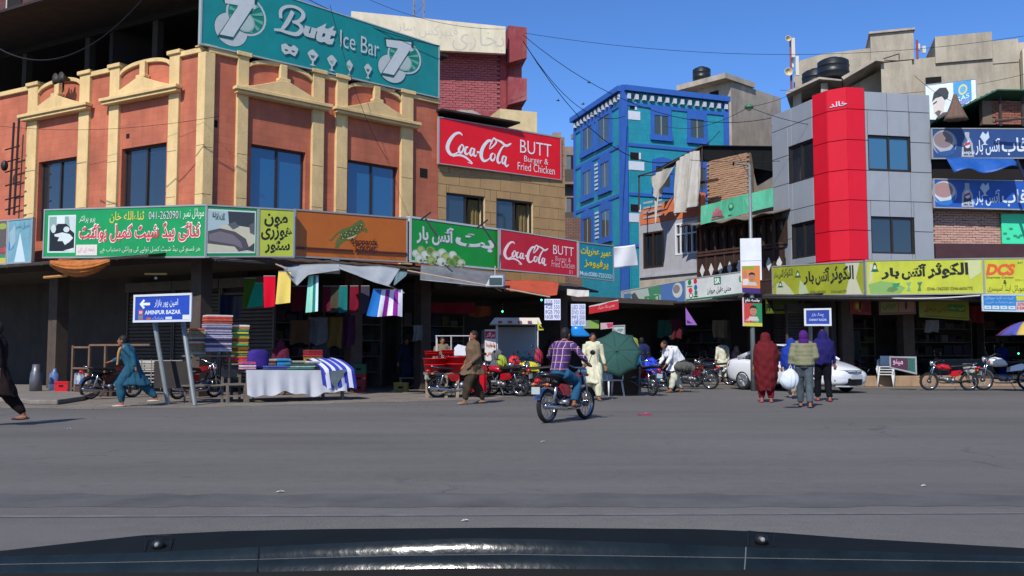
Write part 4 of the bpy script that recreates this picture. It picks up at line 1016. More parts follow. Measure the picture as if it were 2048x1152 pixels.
MB().box(sk(1738), sk(1830), -.4, 8.2, zk(1780, 68), zk(1780, 64)).build('roof_slab', conc, kb)
MB().box(sk(2037), Fk.L, -.9, -.3, 4, zk(2040, 108)).build('pale_pier', mat('ivory_paint', '#c9bb9c', .8, var=.05), kb)
for u, v in ((1857, 163), (1862, 163)): s = sk(u); MB().box(s-.2, s+.25, -.004, 0, zk(u, v)-.25, zk(u, v)+.2).build('vent', MATS['black_hole'], kb)
x0, z0 = Fk.px(1853, 155); MB().box(x0-.1, x0+.75, -.006, 0, z0-.5, z0).build('vent', MATS['black_hole'], kb)
# roof terraces in front
PV = 160
Ft = Fr(plan(1580, 44), plan(1830, 42)); tb2 = Ft.thing('roof_stair_house', 'concrete rooftop stair house with sloping slab above the red bay', 'building')
zt2 = lambda u, v: Ft.px(u, v)[1]; st2 = lambda u: Ft.sx(u)
MB().prism([(st2(1585), 4), (st2(1585), zt2(1585,186)), (st2(1602), zt2(1602,184)), (st2(1602), 4)], 0, .4).build('pier', conc, tb2)
MB().box(st2(1598), st2(1825), 1.5, 1.7, 6, zt2(1650, 176)).build('shaded_wall', soff, tb2)
MB().prism([(st2(1574), zt2(1574,192)), (st2(1640), zt2(1640,163)), (st2(1684), zt2(1684,168)), (st2(1684), zt2(1684,171)), (st2(1640), zt2(1640,167)), (st2(1574), zt2(1574,198))], -.8, 4).build('slab', conc, tb2)
MB().prism([(st2(1684), zt2(1684,168)), (st2(1750), zt2(1750,131)), (st2(1768), zt2(1768,133)), (st2(1768), zt2(1768,138)), (st2(1752), zt2(1752,136)), (st2(1688), zt2(1688,173))], -1.2, 3.5).build('sloping_slab', conc, tb2)
MB().box(st2(1642), st2(1656), -.4, .3, 4, zt2(1650,170)).build('pier', conc, tb2)
MB().prism([(st2(1700), 6), (st2(1700), zt2(1700,172)), (st2(1762), zt2(1762,138)), (st2(1762), 6)], .2, .5).build('shaded_cheek', conc, tb2)
MB().box(st2(1762), st2(1823), -.9, 3, 6, zt2(1790, 135)).build('stair_room', conc2, tb2)
MB().box(st2(1823), st2(1850), -.3, 3, 6, zt2(1835, 152)).build('stair_room', conc2, tb2)
mb = MB(); a_, b_ = st2(1757), st2(1798)
for z in (zt2(1770, 124), zt2(1770, 131)): mb.tube([(a_, -.9, zt2(1770, 131)), (b_, -.9, zt2(1770, 122))], .025, 5)
mb.tube([(b_, -.9, zt2(1770, 122)), (b_, -.9, zt2(1770, 134))], .025, 5).tube([(a_, -.9, zt2(1770, 130)), (a_+.9, -.2, zt2(1770, 127))], .02, 5); mb.build('handrail', pm('#4a4642'), tb2)
p = Ft.w(st2(1667), -.15); water_tank('water_tank', 'large black water tank on the slab left of the sloping concrete roof', p.x, p.y, zt2(1667, 167)+.12, .72, 1.0)
p = Ft.w(st2(1652), .2); water_tank('water_tank', 'black water tank half hidden behind the large black tank', p.x-.1, p.y+1.2, zt2(1660, 166), .65, 1.05)
f = Fr(FR2.w(FR2.L+.2), FR2.w(FR2.L+16)); t = f.thing('corner_shop_house', 'buff three storey shop house beyond the right edge of the view', 'building')
cutwall(MB(), 0, 15.8, 3.2, 10.5, [(1.5+3.4*i, 3.3+3.4*i, z, z+1.5) for i in range(4) for z in (4.6, 7.8)]).build('wall', mat('buff_render', '#a08e74', .9, var=.15, dirt=.5), t)
MB().box(0, 15.8, .25, 7, 10.1, 10.4).box(0, 15.8, 3, 3.3, 0, 3.2).box(0, .3, .25, 7, 3.2, 10.1).box(15.5, 15.8, .25, 7, 3.2, 10.1).box(0, 15.8, 1.2, 1.3, 3.2, 10.1).build('inner_structure', backm, t); MB().box(0, 15.8, -1.4, 3, 3.0, 3.19).build('canopy_slab', conc, t)
for i in range(5): MB().box(.1+3.8*i, .5+3.8*i, 0, .4, 0, 3.0).build('column', MATS['grimy_column'], t)
# telecom masts
def mast(u, Y, v0, v1, label, n):
    b0 = at(u, v1, Y); t = thing('antenna_mast', label, 'antenna', tuple(b0)); h = at(u, v0, Y).z - b0.z
    MB().tube([(0,0,0), (0,0,h)], .06, 8).build('pole', mat('red_white_pole', '#8a3a44', .6), t)
    for i in range(n):
        a = i*2.1; z = h*(.28+.16*(i % 3))
        MB().box(.16*cos(a)-.09+.14, .16*cos(a)+.09+.14, .16*sin(a)-.06-.1, .16*sin(a)+.06-.1, z, z+h*.36).build('panel_antenna', pm('#c3c1b4', .5), t)
        MB().tube([(0,0,z+.2), (.16*cos(a)+.1, .16*sin(a)-.1, z+.2)], .02, 5).build('bracket', pm('#77787a'), t)
    return t, h
t, h = mast(1583, 50, 75, 182, 'telecom mast with panel antennas and small dishes left of the skyline block', 3)
for z, dx, r in ((h*.95, -.2, .15), (h*.33, -.22, .22)):
    rings = [[(dx-.05-.02*k, -.25+.0-(.14*(1-(k/5)**2)), z) for _ in range(1)] for k in range(1)]
    m_ = MB(); m_.loft([[(dx+r*k/5*cos(2*pi*j/16), -.3+.16*(1-(k/5)**2), z+r*k/5*sin(2*pi*j/16)) for j in range(16)] for k in (5,4,3,2,1,.2)], cap=False); solid(m_.build('dish', pm('#b9ae8e', .5), t, smooth=True), .02)
    MB().tube([(0,0,z), (dx, -.1, z)], .03, 5).build('bracket', pm('#77787a'), t)
mast(1835, 48, 80, 118, 'small panel antenna mast between the two rooftop rooms', 2)
# ================================================================ SIGNS OF THE LEFT ROW
GR = '#b5bcb9'
def seven(u, t, k, tk):             # u centre, scale k px, tk fraction of height per unit
    d = []
    d.append(EL(u-14*k, t+.16*tk, 27*k, .27*tk, GR)); d.append(EL(u+9*k, t-.02*tk, 33*k, .36*tk, GR)); d.append(EL(u+9*k, t-.02*tk, 30*k, .33*tk, '#17706c'))
    for i in range(9):
        a = 2*pi*i/9 + .2; d.append(P([(u+9*k+7*k*cos(a), t+.08*tk*sin(a)), (u+9*k+27*k*cos(a-.1), t-.02*tk+.29*tk*sin(a-.1)), (u+9*k+27*k*cos(a+.1), t-.02*tk+.29*tk*sin(a+.1))], '#5fa59c'))
    d.append(P([(u-31*k,t-.44*tk),(u+26*k,t-.36*tk),(u+26*k,t-.2*tk),(u-2*k,t+.39*tk),(u-27*k,t+.33*tk),(u+1*k,t-.2*tk),(u-31*k,t-.24*tk)], '#12605c'))
    d.append(P([(u-29*k,t-.42*tk),(u+24*k,t-.34*tk),(u+24*k,t-.2*tk),(u-3*k,t+.36*tk),(u-24*k,t+.3*tk),(u+4*k,t-.21*tk),(u-29*k,t-.25*tk)], GR))
    d.append(EL(u+9*k, t+.06*tk, 15*k, .16*tk, '#a3b3ad')); d.append(EL(u+22*k, t-.24*tk, 4*k, .045*tk, GR))
    return d
sA = FRR.w(0, -.32); sB = FRR.w(FRR.L+.1, -.32)
def cup(u, t, w_, h, kind):
    if kind == 0: return [P([(u-w_,t-h*.5),(u-w_*.5,t-h*.75),(u,t-h*.5),(u+w_*.5,t-h*.8),(u+w_,t-h*.5),(u+w_*.9,t),(u+w_*.6,t+h*.5),(u,t+h*.3),(u-w_*.6,t+h*.55),(u-w_*.95,t+.02)], GR), EL(u-w_*.4,t,w_*.22,h*.12,'#4d5c58'), EL(u+w_*.4,t-h*.05,w_*.22,h*.12,'#4d5c58'), EL(u,t-h*.65,w_*.25,h*.12,'#33504c')]
    return [P([(u-w_,t-h*.35),(u-w_*.5,t-h*.75),(u,t-h*.95),(u+w_*.5,t-h*.7),(u+w_,t-h*.4),(u+w_*.45,t+h*.3),(u+w_*.15,t+h*.5),(u+w_*.15,t+h*.8),(u+w_*.6,t+h),(u-w_*.6,t+h),(u-w_*.15,t+h*.8),(u-w_*.15,t+h*.5),(u-w_*.45,t+h*.3)], GR), P([(u-w_*.5,t-h*.2),(u+w_*.4,t-h*.25),(u+w_*.2,t+h*.1),(u-w_*.2,t+h*.15)], '#3f6d68' if kind == 1 else '#7b9a94')]
tb_ = lambda u: (-62+154*(u-403)/475, 88+108*(u-403)/475)
def tv(u, v): a, b = tb_(u); return (u, (v-a)/(b-a))
def logo7(uc, vc, k):
    q = lambda dx, dy: tv(uc+dx*k, vc+dy*k + .27*dx*k)
    ring = lambda dx, dy, r, c: P([q(dx+r*cos(2*pi*i/28), dy+r*sin(2*pi*i/28)) for i in range(28)], c)
    d = [ring(-30, 37, 35, '#12605c'), ring(-30, 37, 33.5, GR), ring(0, 0, 41, GR), ring(0, 0, 37, '#177a6a')]
    for i in range(12):
        a = 2*pi*i/12+.2; d.append(P([q(5*cos(a), 5*sin(a)), q(35*cos(a-.11), 35*sin(a-.11)), q(35*cos(a+.11), 35*sin(a+.11))], '#5fa98f'))
    sev = [(-47,-32),(18,-42),(18,-28),(-26,54),(-55,56),(-16,-17),(-45,-14)]
    d += [ring(-3, 14, 21, '#8fa8a0'), ring(-3, 14, 18, '#a9bab2')]
    cx, cy = -20, 4
    d.append(P([q(cx+(x-cx)*1.09, cy+(y-cy)*1.06) for x, y in sev], '#0c4f4c')); d.append(P([q(cx+(x-cx)*.95, cy+(y-cy)*.95) for x, y in sev], '#c3c8c6'))
    d += [ring(15, -22, 5, GR)]
    return d
items = logo7(492, 31, .98) + logo7(808, 114, .82)
items += [S([tv(584,23), tv(577,38), tv(570,50), tv(562,60)], [.06,.065,.06,.04], GR), S([tv(560,37), tv(560,22), tv(570,14), tv(586,14), tv(601,22), tv(605,33), tv(596,43), tv(583,44)], [.05,.05,.045,.045,.055,.065,.05,.03], GR),
          S([tv(583,44), tv(597,50), tv(602,60), tv(592,69), tv(575,66), tv(560,61), tv(547,60)], [.03,.055,.065,.06,.05,.045,.03], GR),
          T('u', 606, 630, tv(618,54)[1], tv(618,76)[1], GR, .07, .25), T('tt', 630, 669, tv(650,47)[1], tv(650,88)[1], GR, .07, .3), T('Ice Bar', 679, 757, .26, .54, GR, .0)]
for u, t, ww, k in ((579,.81,17,0), (625,.82,11,1), (663,.83,10,2), (698,.84,7,2), (735,.82,8,1)): items += cup(u, t, ww, .13, k)
sign('shop_sign', 'long teal ice bar sign with big number seven logos standing on the cornice', 'sign', (403, -62, 88, sA.y, 878, 92, 196, sB.y), items, face='#14807e', thick=.18, frame_col='#9aa5a6', dirt=.1)

def cola(u0, u1, t0, t1, col, k=.03):
    """flowing script drawn with a brush; x in 0..1 across the word"""
    U = lambda x: u0+(u1-u0)*x; V = lambda y: t0+(t1-t0)*y
    def st(pts, wd): return S([(U(x), V(y)) for x, y in pts], [w_*(t1-t0)*1.0 for w_ in wd], col)
    d = [st([(.245,.10),(.20,.03),(.12,.12),(.04,.38),(.015,.62),(.07,.80),(.14,.76),(.21,.62)], [.04,.07,.1,.13,.14,.1,.06,.03]),
         st([(.10,.86),(.2,.78),(.3,.83),(.40,1.0),(.33,.98)], [.02,.07,.07,.05,.02]),
         st([(.22,.46),(.19,.60),(.215,.70),(.25,.62),(.265,.48),(.235,.42),(.215,.5)], [.06,.09,.07,.06,.05,.05,.03]),
         st([(.335,.47),(.30,.50),(.285,.64),(.31,.72),(.355,.64)], [.05,.08,.09,.07,.03]),
         st([(.42,.5),(.385,.5),(.365,.66),(.385,.74),(.42,.62),(.43,.49)], [.04,.06,.08,.06,.05,.05]), st([(.435,.48),(.42,.66),(.44,.74),(.47,.68)], [.06,.08,.06,.03]),
         st([(.47,.6),(.51,.58)], [.07,.07]),
         st([(.70,.22),(.685,.13),(.63,.18),(.56,.42),(.535,.68),(.57,.85),(.63,.82),(.68,.7)], [.05,.08,.1,.13,.14,.1,.06,.03]),
         st([(.66,.42),(.69,.2),(.735,.03),(.77,.15),(.70,.36),(.665,.42)], [.02,.05,.06,.07,.05,.02]), st([(.76,.06),(.85,.12),(.92,.22),(.985,.14),(1.0,.1)], [.05,.08,.09,.06,.02]),
         st([(.725,.55),(.69,.62),(.685,.76),(.72,.8),(.75,.68),(.745,.56)], [.05,.08,.08,.07,.05,.04]),
         st([(.965,.16),(.87,.28),(.80,.6),(.79,.8),(.815,.86),(.84,.8)], [.03,.06,.09,.09,.07,.03]),
         st([(.91,.6),(.875,.62),(.86,.78),(.88,.86),(.915,.72),(.92,.62)], [.04,.07,.08,.06,.05,.05]), st([(.925,.6),(.905,.84),(.93,.94),(.96,.86)], [.06,.08,.06,.03])]
    return d
WH = '#d9dadb'
cA, cB = FCo.w(0, -.2), FCo.w(FCo.L, -.2)
sign('shop_sign', 'large bright red soft drink sign of the burger shop high on the tan wall', 'sign', (878, 234, 327, cA.y-.05, 1122, 276, 360, cB.y),
     cola(893, 1022, .25, .9, WH) + [T('BUTT', 1040, 1102, .2, .5, WH, -.005), T('Burger &', 1048, 1096, .555, .73, WH, -.005), T('Fried Chicken', 1035, 1109, .72, .9, WH, -.005)], face='#d80f1c', thick=.15, dirt=.03, frame_w=.03)

# bottom row
oA, oB = FL.w(FL.sx(90, 1.55), -1.55), None
y90, y400, y515 = Fr(FL.w(0,-1.55), FL.w(1,-1.55)), None, None
yL = FL.w(FL.sx(90, 1.5), -1.5).y; 
items = [RC(96, 151, .12, .9, '#c5d2cf', 'photo_border'), RC(98, 149, .15, .87, '#7f9a92', 'photo_print'), P([(100,.87),(100,.42),(110,.36),(116,.3),(132,.3),(138,.36),(149,.42),(149,.87)], '#14191b', 'photo_print'),
         RC(113, 129, .15, .3, '#c9d3d2', 'photo_print'), P([(137,.15),(149,.15),(149,.5),(140,.42)], '#b8c4c2', 'photo_print'), EL(107, .4, 5, .09, '#b9c5c2', 'photo_print'), EL(133, .42, 6, .06, '#b9c5c2', 'photo_print'),
         P([(109,.52),(125,.48),(140,.52),(147,.6),(140,.68),(131,.74),(126,.66),(116,.66),(119,.58),(110,.56)], '#c3cccb', 'photo_print'), P([(128,.86),(149,.8),(149,.87)], '#c3cccb', 'photo_print'),
         T('پرو پرائٹر', 158, 190, .14, .3, '#cfe0cf', .0), T('ثناءاللہ خان', 219, 288, .08, .31, '#c9bf45', .01), T('041-2620901', 297, 360, .1, .25, '#26302c', .02), T('041-2620901', 297.5, 360.5, .1, .25, '#cfd6d0', -.012), T('موبائل نمبر', 366, 408, .05, .27, '#cfe0cf', .0),
         T('ثنائی بیڈ شیٹ کمبل پوائنٹ', 158, 402, .3, .74, '#d5dcd2', .06), T('ثنائی بیڈ شیٹ کمبل پوائنٹ', 159.5, 400.5, .315, .72, '#c83a44', .028),
         RC(154, 196, .74, .96, '#cdc9c0', 'patch'), T('رابطہ کے لئے', 158, 192, .8, .9, '#b0666a', .0), T('ہر قسم کی بیڈ شیٹ کمبل تولیے کی ورائٹی دستیاب ہے', 202, 402, .77, .93, '#c6d8c2', -.004)]
yC = 23.9
sign('shop_sign', 'long green bedding shop sign with red script and a black and white photo', 'sign', (88, 420, 515, yL-.2, 412, 410, 514, yC), items, face='#0f8a4a', thick=.2)
items = [RC(414, 511, .07, .93, '#b8c8c4', 'photo_border'), RC(416, 509, .1, .9, '#9fb3b5', 'photo_print'), P([(455,.1),(509,.1),(509,.42),(458,.38)], '#34383e', 'photo_print'), P([(440,.4),(458,.36),(509,.42),(509,.9),(416,.9),(416,.62)], '#b9b49c', 'photo_print'),
         P([(416,.5),(440,.44),(470,.5),(492,.64),(500,.86),(478,.9),(470,.8),(416,.74)], '#4c484e', 'photo_print'), P([(418,.56),(440,.5),(466,.56),(482,.7),(486,.84),(470,.76),(418,.68)], '#6f676c', 'photo_print'),
         P([(455,.36),(470,.3),(478,.4),(466,.46)], '#55575a', 'photo_print'), P([(498,.36),(509,.3),(509,.56),(500,.52)], '#55575a', 'photo_print'), P([(492,.86),(509,.72),(509,.9)], '#3b3d40', 'photo_print'), T('پردہ', 424, 436, .12, .3, '#4d5c50', .03), T('کلاتھ', 437, 449, .14, .28, '#4d5c50', .02)]
sign('shop_sign', 'green sign end panel with a grey photo of folded cushions next to the yellow sign', 'sign', (412.5, 410, 514, 23.9, 516, 416, 513, 24.5), items, face='#0f7a44', thick=.2)
sign('shop_sign', 'narrow lime yellow sign with three lines of black script', 'sign', (517, 416, 513, 24.4, 588, 420, 514, 24.9),
     [T('مون', 528, 575, .1, .38, '#1c1f16', .03), T('ہوزری', 522, 584, .36, .66, '#1c1f16', .03), T('سٹور', 530, 580, .66, .93, '#1c1f16', .03)], face='#a9b43c', thick=.2)
leo = [(656, 0.562), (660, 0.603), (666, 0.534), (672, 0.464), (676, 0.417), (686, 0.333), (695, 0.304), (702, 0.266), (708, 0.205), (714, 0.156), (720, 0.118), (723, 0.104), (726, 0.146), (729, 0.188), (728, 0.234), (724, 0.259), (727, 0.29), (734, 0.296), (735, 0.34), (733, 0.408), (729, 0.367), (722, 0.361), (719, 0.408), (713, 0.479), (704, 0.54), (694, 0.591), (686, 0.641), (680, 0.71), (677, 0.767), (670, 0.771), (671, 0.683), (673, 0.606), (679, 0.514), (680, 0.458), (676, 0.461), (670, 0.531), (664, 0.622), (658, 0.626)]
items = [P(leo, '#5f6a30'), ]
for k in range(13):
    u = 682+k*3.3; t = .47-.021*k
    for q in range(3): items.append(EL(u+(q%2)*1.3, t+.045*q+(k%2)*.012, .95, .013, '#1e2c18' if (k+q) % 3 else '#c8c48a', 'spot', 6))
items += [P([(692,.55),(704,.5),(714,.44),(706,.52),(696,.56)], '#c9c8a0'), S([(729,.26),(726,.27)], [.012,.012], '#1e2c18')]
items += [T('Leopards', 702, 753, .53, .70, '#2e0e0a', .02, .12), T('Courier', 710, 752, .66, .80, '#2e0e0a', .02, .12), RC(592, 706, .79, .845, '#4a1f14'), RC(709, 813, .79, .845, '#4a1f14'), T('0300 - 1234   TCS - 041', 672, 740, .88, .93, '#8a4a20', -.01), T('041-26', 776, 790, .88, .93, '#8a4a20', -.01)]
yA, yB = FRR.w(FRR.sx(590, 1.5), -1.5).y, FRR.w(FRR.sx(815, 1.5), -1.5).y
sign('shop_sign', 'orange courier sign with a leaping spotted leopard', 'sign', (590, 419, 513, yA, 814, 437, 524, yB), items, face='#b9621c', thick=.25, dirt=.06)
items = [T('بٹ', 912, 989, .22, .62, '#5c6a60', .04), T('آئس بار', 834, 908, .14, .6, '#5c6a60', .03), T('بٹ', 911, 988, .20, .60, '#c9cccb', .04), T('آئس بار', 833, 907, .12, .58, '#c9cccb', .03)]
for i, (u, t, r) in enumerate(((832,.82,8),(842,.72,8),(851,.84,10),(861,.72,9),(872,.82,10),(884,.74,9),(893,.84,11),(905,.76,8),(913,.86,9),(922,.93,8),(838,.93,9),(862,.95,9),(882,.95,9),(903,.95,9))):
    items.append(EL(u, t, r, r/88, ['#b9c2a4', '#8aa05a', '#c5cab8', '#7d9a50', '#aab48a'][i % 5])); items.append(EL(u-1, t-.01, r*.55, r/150, ['#cfd2c4', '#a9b36a', '#d5d6cc', '#5c8038', '#c3c8aa'][i % 5])); items.append(EL(u+3, t+.04, r*.3, r/260, '#5f7c3c'))
y1 = FRR.w(FRR.L+.1, -1.4).y
sign('shop_sign', 'bright green ice bar sign with white script above a pile of scoops', 'sign', (821, 434, 522, yB+.1, 998, 459, 539, y1+.9), items, face='#0c8f35', thick=.25, frame_w=.06, frame_col='#b5b8b8')
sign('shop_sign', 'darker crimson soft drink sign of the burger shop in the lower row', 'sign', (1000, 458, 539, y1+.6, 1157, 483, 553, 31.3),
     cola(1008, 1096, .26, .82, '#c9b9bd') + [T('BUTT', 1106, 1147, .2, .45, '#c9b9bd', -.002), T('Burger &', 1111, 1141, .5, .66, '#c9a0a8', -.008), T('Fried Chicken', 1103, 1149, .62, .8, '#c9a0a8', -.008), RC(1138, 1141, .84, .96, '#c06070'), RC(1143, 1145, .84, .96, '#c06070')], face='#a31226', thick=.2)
sign('shop_sign', 'small turquoise perfume shop sign with yellow script and phone number', 'sign', (1158, 484, 554, 31.2, 1227, 492, 562, 32.4),
     [T('عمیر عطریات', 1161, 1223, .12, .4, '#8a7c20', .05), T('پرفیومز', 1168, 1217, .45, .74, '#8a7c20', .05), T('عمیر عطریات', 1161.5, 1222.5, .11, .38, '#d6cf3a', .02), T('پرفیومز', 1168.5, 1216.5, .44, .72, '#d6cf3a', .02), T('Mob:0300-7233321', 1160, 1224, .82, .94, '#cfdfe0', .01)], face='#10849a', thick=.12)
sign('shop_sign', 'tall pale blue banner board with a white cone shape at far left', 'sign', (15, 441, 527, 27.6, 64, 436, 524, 27.1),
     [P([(40,.3),(52,.98),(30,.98)], '#b9cad0'), EL(20, .6, 8, .1, '#2f77ab'), T('سیل سیل', 26, 58, .08, .24, '#3d6c80', .0), RC(15, 17, 0, 1, '#b9c0c4'), P([(18,.3),(30,.1),(32,.5),(22,.7)], '#8aa7ae')], face='#6b9aa6', dirt=.5, thick=.1)
sign('shop_sign', 'red green and yellow board cut off at the left edge of the view', 'sign', (-70, 446, 528, 28.4, 14, 441, 528, 27.7),
     [EL(4, .13, 8, .07, '#8f9a3c'), RC(-70, 14, .8, .86, '#1f8a4a'), RC(-70, 14, .86, 1, '#b8a84a'), RC(-70, 12, .2, .75, '#57504a'), T('سٹور', -20, 12, .55, .78, '#c23a3c', .04)], face='#6b5c54', dirt=.5, thick=.1)

# right row
bell = lambda u, t, k: [P([(u-6*k,t+.1*k),(u-4*k,t+.02*k),(u-3*k,t-.08*k),(u,t-.14*k),(u+3*k,t-.08*k),(u+4*k,t+.02*k),(u+6*k,t+.1*k)], '#2c5a48'), P([(u-3*k,t+.05*k),(u-1.5*k,t-.05*k),(u+1.5*k,t-.05*k),(u+3*k,t+.05*k)], '#c5cda0'), EL(u, t+.1*k, 7.5*k, .02*k, '#2c5a48')]
def kausar(ua, ub, t0, t1, col='#2b2c26', b=.035): 
    w_ = ub-ua; return [T('بار', ua, ua+w_*.21, t0+.1, t1, col, b), T('آئس', ua+w_*.235, ua+w_*.52, t0, t1+.02, col, b), T('الکوثر', ua+w_*.53, ub, t0-.02, t1, col, b)]
LIME = '#aeb534'; wash = '#b5b79c'
SY = 30.4
items = [P([(1690,0),(1720,0),(1712,.5),(1724,1),(1690,1),(1700,.4)], '#bfc0a4'), P([(1600,.5),(1612,.7),(1618,1),(1596,1)], '#a9b890'), P([(1553,.6),(1566,.5),(1580,.75),(1590,1),(1552,1)], '#b5b99a')] + kausar(1607, 1708, .12, .66) + bell(1596, .3, .9) + bell(1561, .62, .8) + kausar(1548, 1586, .12, .4, '#4b5030', .02)
items += [T('0346-1062050', 1620, 1651, .85, .93, '#5a6030', .0), T('0346-6606770', 1662, 1693, .85, .93, '#5a6030', .0)]
sign('shop_sign', 'duller lime ice bar sign angled away below the red bay', 'sign', (1545, 533, 592, 33.9, 1731, 522, 589, SY), items, face='#969e2e', thick=.2, dirt=.25)
items = [P([(1736,.7),(1760,.6),(1790,.66),(1810,.8),(1800,.97),(1740,.97)], '#7fa45a'), P([(1776,.8),(1790,.74),(1796,.86),(1784,.93),(1772,.9)], '#5f7c44'), P([(1784,.68),(1800,.66),(1796,.78),(1786,.78)], '#2f8a58'), P([(1740,.1),(1746,.1),(1744,.6),(1738,.66)], wash), P([(1930,.06),(1962,.04),(1962,.4),(1940,.6)], '#bcc08a')]
items += kausar(1762, 1937, .12, .56, '#23241f', .045) + bell(1750, .2, 1.1) + [P([(1812,.66),(1822,.64),(1818,.76),(1820,.9),(1812,.9),(1816,.76)], '#74a877'), P([(1834,.66),(1844,.64),(1840,.76),(1841,.9),(1834,.9),(1837,.76)], '#3f7a4c'), T('0346-1062050 0346-6606770', 1853, 1944, .8, .89, '#4a5026', .01)]
sign('shop_sign', 'bright lime yellow ice bar sign with large black script in the right row', 'sign', (1732, 521, 590, SY-.1, 1967, 517, 587, SY+.2), items, face='#b7bd3a', thick=.2, dirt=.2)
items = [T('DCS', 1974, 2030, .15, .48, '#cf5a2c', .06, .25), T('Express Center', 1973, 2028, .5, .58, '#4a2c1c', .015), T('&', 2006, 2013, .6, .72, '#2c2a1c', .03), T('0321-7777', 2030, 2060, .58, .63, '#6a5a2c', 0), T('علی موبائل اینڈ اسیسری', 1974, 2064, .72, .95, '#2c2a1c', .0), T('نیو', 2036, 2046, .06, .16, '#2c5a4c', 0)]
sign('shop_sign', 'yellow express centre sign with orange slanted letters at right edge', 'sign', (1968, 517, 588, SY+.25, 2110, 516, 590, SY+.35), items, face='#b9bd36', thick=.2)
items = [T('کریڈٹ کارڈ موبائل', 1970, 2028, .05, .3, '#b0a8d8', -.004), T('سم دستیاب ہیں', 1972, 2028, .35, .58, '#b0a8d8', -.004), P([(2032,.05),(2052,.02),(2062,.3),(2034,.36)], '#b9bd36'), RC(2032, 2110, .42, .96, '#c3a8a8'), T('20% 30', 2034, 2060, .46, .66, '#a03038', .02), T('100/-', 2034, 2060, .72, .9, '#a03038', .02)]
for i in range(4): items.append(RC(1968+16*i, 1982+16*i, .68, .9, '#bcc8d0')); items.append(RC(1972+16*i, 1978+16*i, .76, .8, '#556470'))
sign('price_board', 'small light blue price board hung below the express centre sign', 'sign', (1965, 590, 621, SY+.1, 2110, 590, 624, SY+.2), items, face='#2c7cb4', thick=.05, frame_col='#b9c4c8')

# shaded banners inside the right-hand arcade
def inner_banner(name, label, c, items, face): return sign(name, label, 'banner', c, items, face=face, frame=False, thick=.03, dirt=.3)
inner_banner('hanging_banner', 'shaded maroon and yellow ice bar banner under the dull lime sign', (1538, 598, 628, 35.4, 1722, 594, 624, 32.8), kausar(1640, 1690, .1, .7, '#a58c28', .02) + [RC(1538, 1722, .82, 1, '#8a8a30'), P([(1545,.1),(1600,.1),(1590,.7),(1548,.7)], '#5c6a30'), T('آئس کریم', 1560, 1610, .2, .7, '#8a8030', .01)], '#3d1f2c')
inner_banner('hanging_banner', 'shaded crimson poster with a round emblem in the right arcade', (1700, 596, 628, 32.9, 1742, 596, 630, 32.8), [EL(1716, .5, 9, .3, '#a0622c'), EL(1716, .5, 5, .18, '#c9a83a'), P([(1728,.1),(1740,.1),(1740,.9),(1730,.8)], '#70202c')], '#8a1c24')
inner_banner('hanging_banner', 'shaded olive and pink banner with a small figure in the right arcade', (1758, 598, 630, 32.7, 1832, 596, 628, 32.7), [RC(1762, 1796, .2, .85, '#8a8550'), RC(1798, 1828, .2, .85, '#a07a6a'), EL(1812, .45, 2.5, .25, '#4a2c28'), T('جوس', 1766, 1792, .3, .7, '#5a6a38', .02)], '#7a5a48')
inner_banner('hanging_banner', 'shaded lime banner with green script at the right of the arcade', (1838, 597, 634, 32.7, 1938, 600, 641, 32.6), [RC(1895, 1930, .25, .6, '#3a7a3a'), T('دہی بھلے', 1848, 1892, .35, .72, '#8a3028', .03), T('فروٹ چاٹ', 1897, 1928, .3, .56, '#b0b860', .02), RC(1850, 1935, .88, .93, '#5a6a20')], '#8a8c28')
t = thing('dangling_cable', 'white cable sagging under the bright lime sign', 'cable'); pts = [at(1738+(1960-1738)*k/14, 595 + 4*sin(pi*k/14) - 4*k/14, SY-.15) for k in range(15)]
MB().tube(pts, .022, 5).build('cable', pm('#c9c4c0'), t)

# ================================================================ WHITE / GREY CLOTH AWNINGS OF THE LEFT ROW
lightc = mat('pale_awning_cloth', '#8e9498', .9, var=.12, scale=3, bump=.4, bscale=6, dirt=.3, dirtcol='#5c5a58')
def sheet(name, label, rows_, m, cat='awning', n=40, amp=.05, group=None, fold=2.3):
    """rows_: list of (Y, [(u,v)...]) from top to bottom"""
    def pl_(line, t):
        k = t*(len(line)-1); i = min(int(k), len(line)-2); s = k-i; return (line[i][0]+(line[i+1][0]-line[i][0])*s, line[i][1]+(line[i+1][1]-line[i][1])*s)
    def fn(a, b):
        k = b*(len(rows_)-1); i = min(int(k), len(rows_)-2); s = k-i
        u0, v0 = pl_(rows_[i][1], a); u1, v1 = pl_(rows_[i+1][1], a); Y = rows_[i][0]+(rows_[i+1][0]-rows_[i][0])*s + amp*sin(a*fold*6.28+b*2)
        p = at(u0+(u1-u0)*s, v0+(v1-v0)*s, Y); return p
    mid = rows_[0][1][len(rows_[0][1])//2]; base = at(mid[0], mid[1], rows_[0][0])
    t = thing(name, label, cat, tuple(base), 0, group)
    mb = MB().grid(fn, n, 14); mb.v = [tuple(Vector(p) - base) for p in mb.v]
    solid(mb.build('cloth_sheet', m, t, smooth=True), .008); return t
sheet('cloth_awning', 'pale grey cloth awning drooping to a point under the orange sign', [(25.2, [(560,528),(600,530),(640,528),(680,528)]), (24.4, [(562,532),(590,570),(622,546),(680,548)]), (24.3, [(575,548),(594,572),(616,550),(680,540)])], lightc)
sheet('cloth_awning', 'pale grey cloth awning scalloped below the leopard sign', [(25.6, [(680,529),(720,533),(760,532),(800,538)]), (24.8, [(676,534),(716,548),(752,562),(778,572)]), (24.7, [(680,538),(716,552),(752,566),(782,574)])], lightc)
sheet('cloth_awning', 'teal grey scrap of cloth at the right end of the scalloped awning', [(25.6, [(785,542),(815,545)]), (25.0, [(788,572),(812,552)])], mat('teal_grey_cloth', '#5d7478', .9, var=.15))
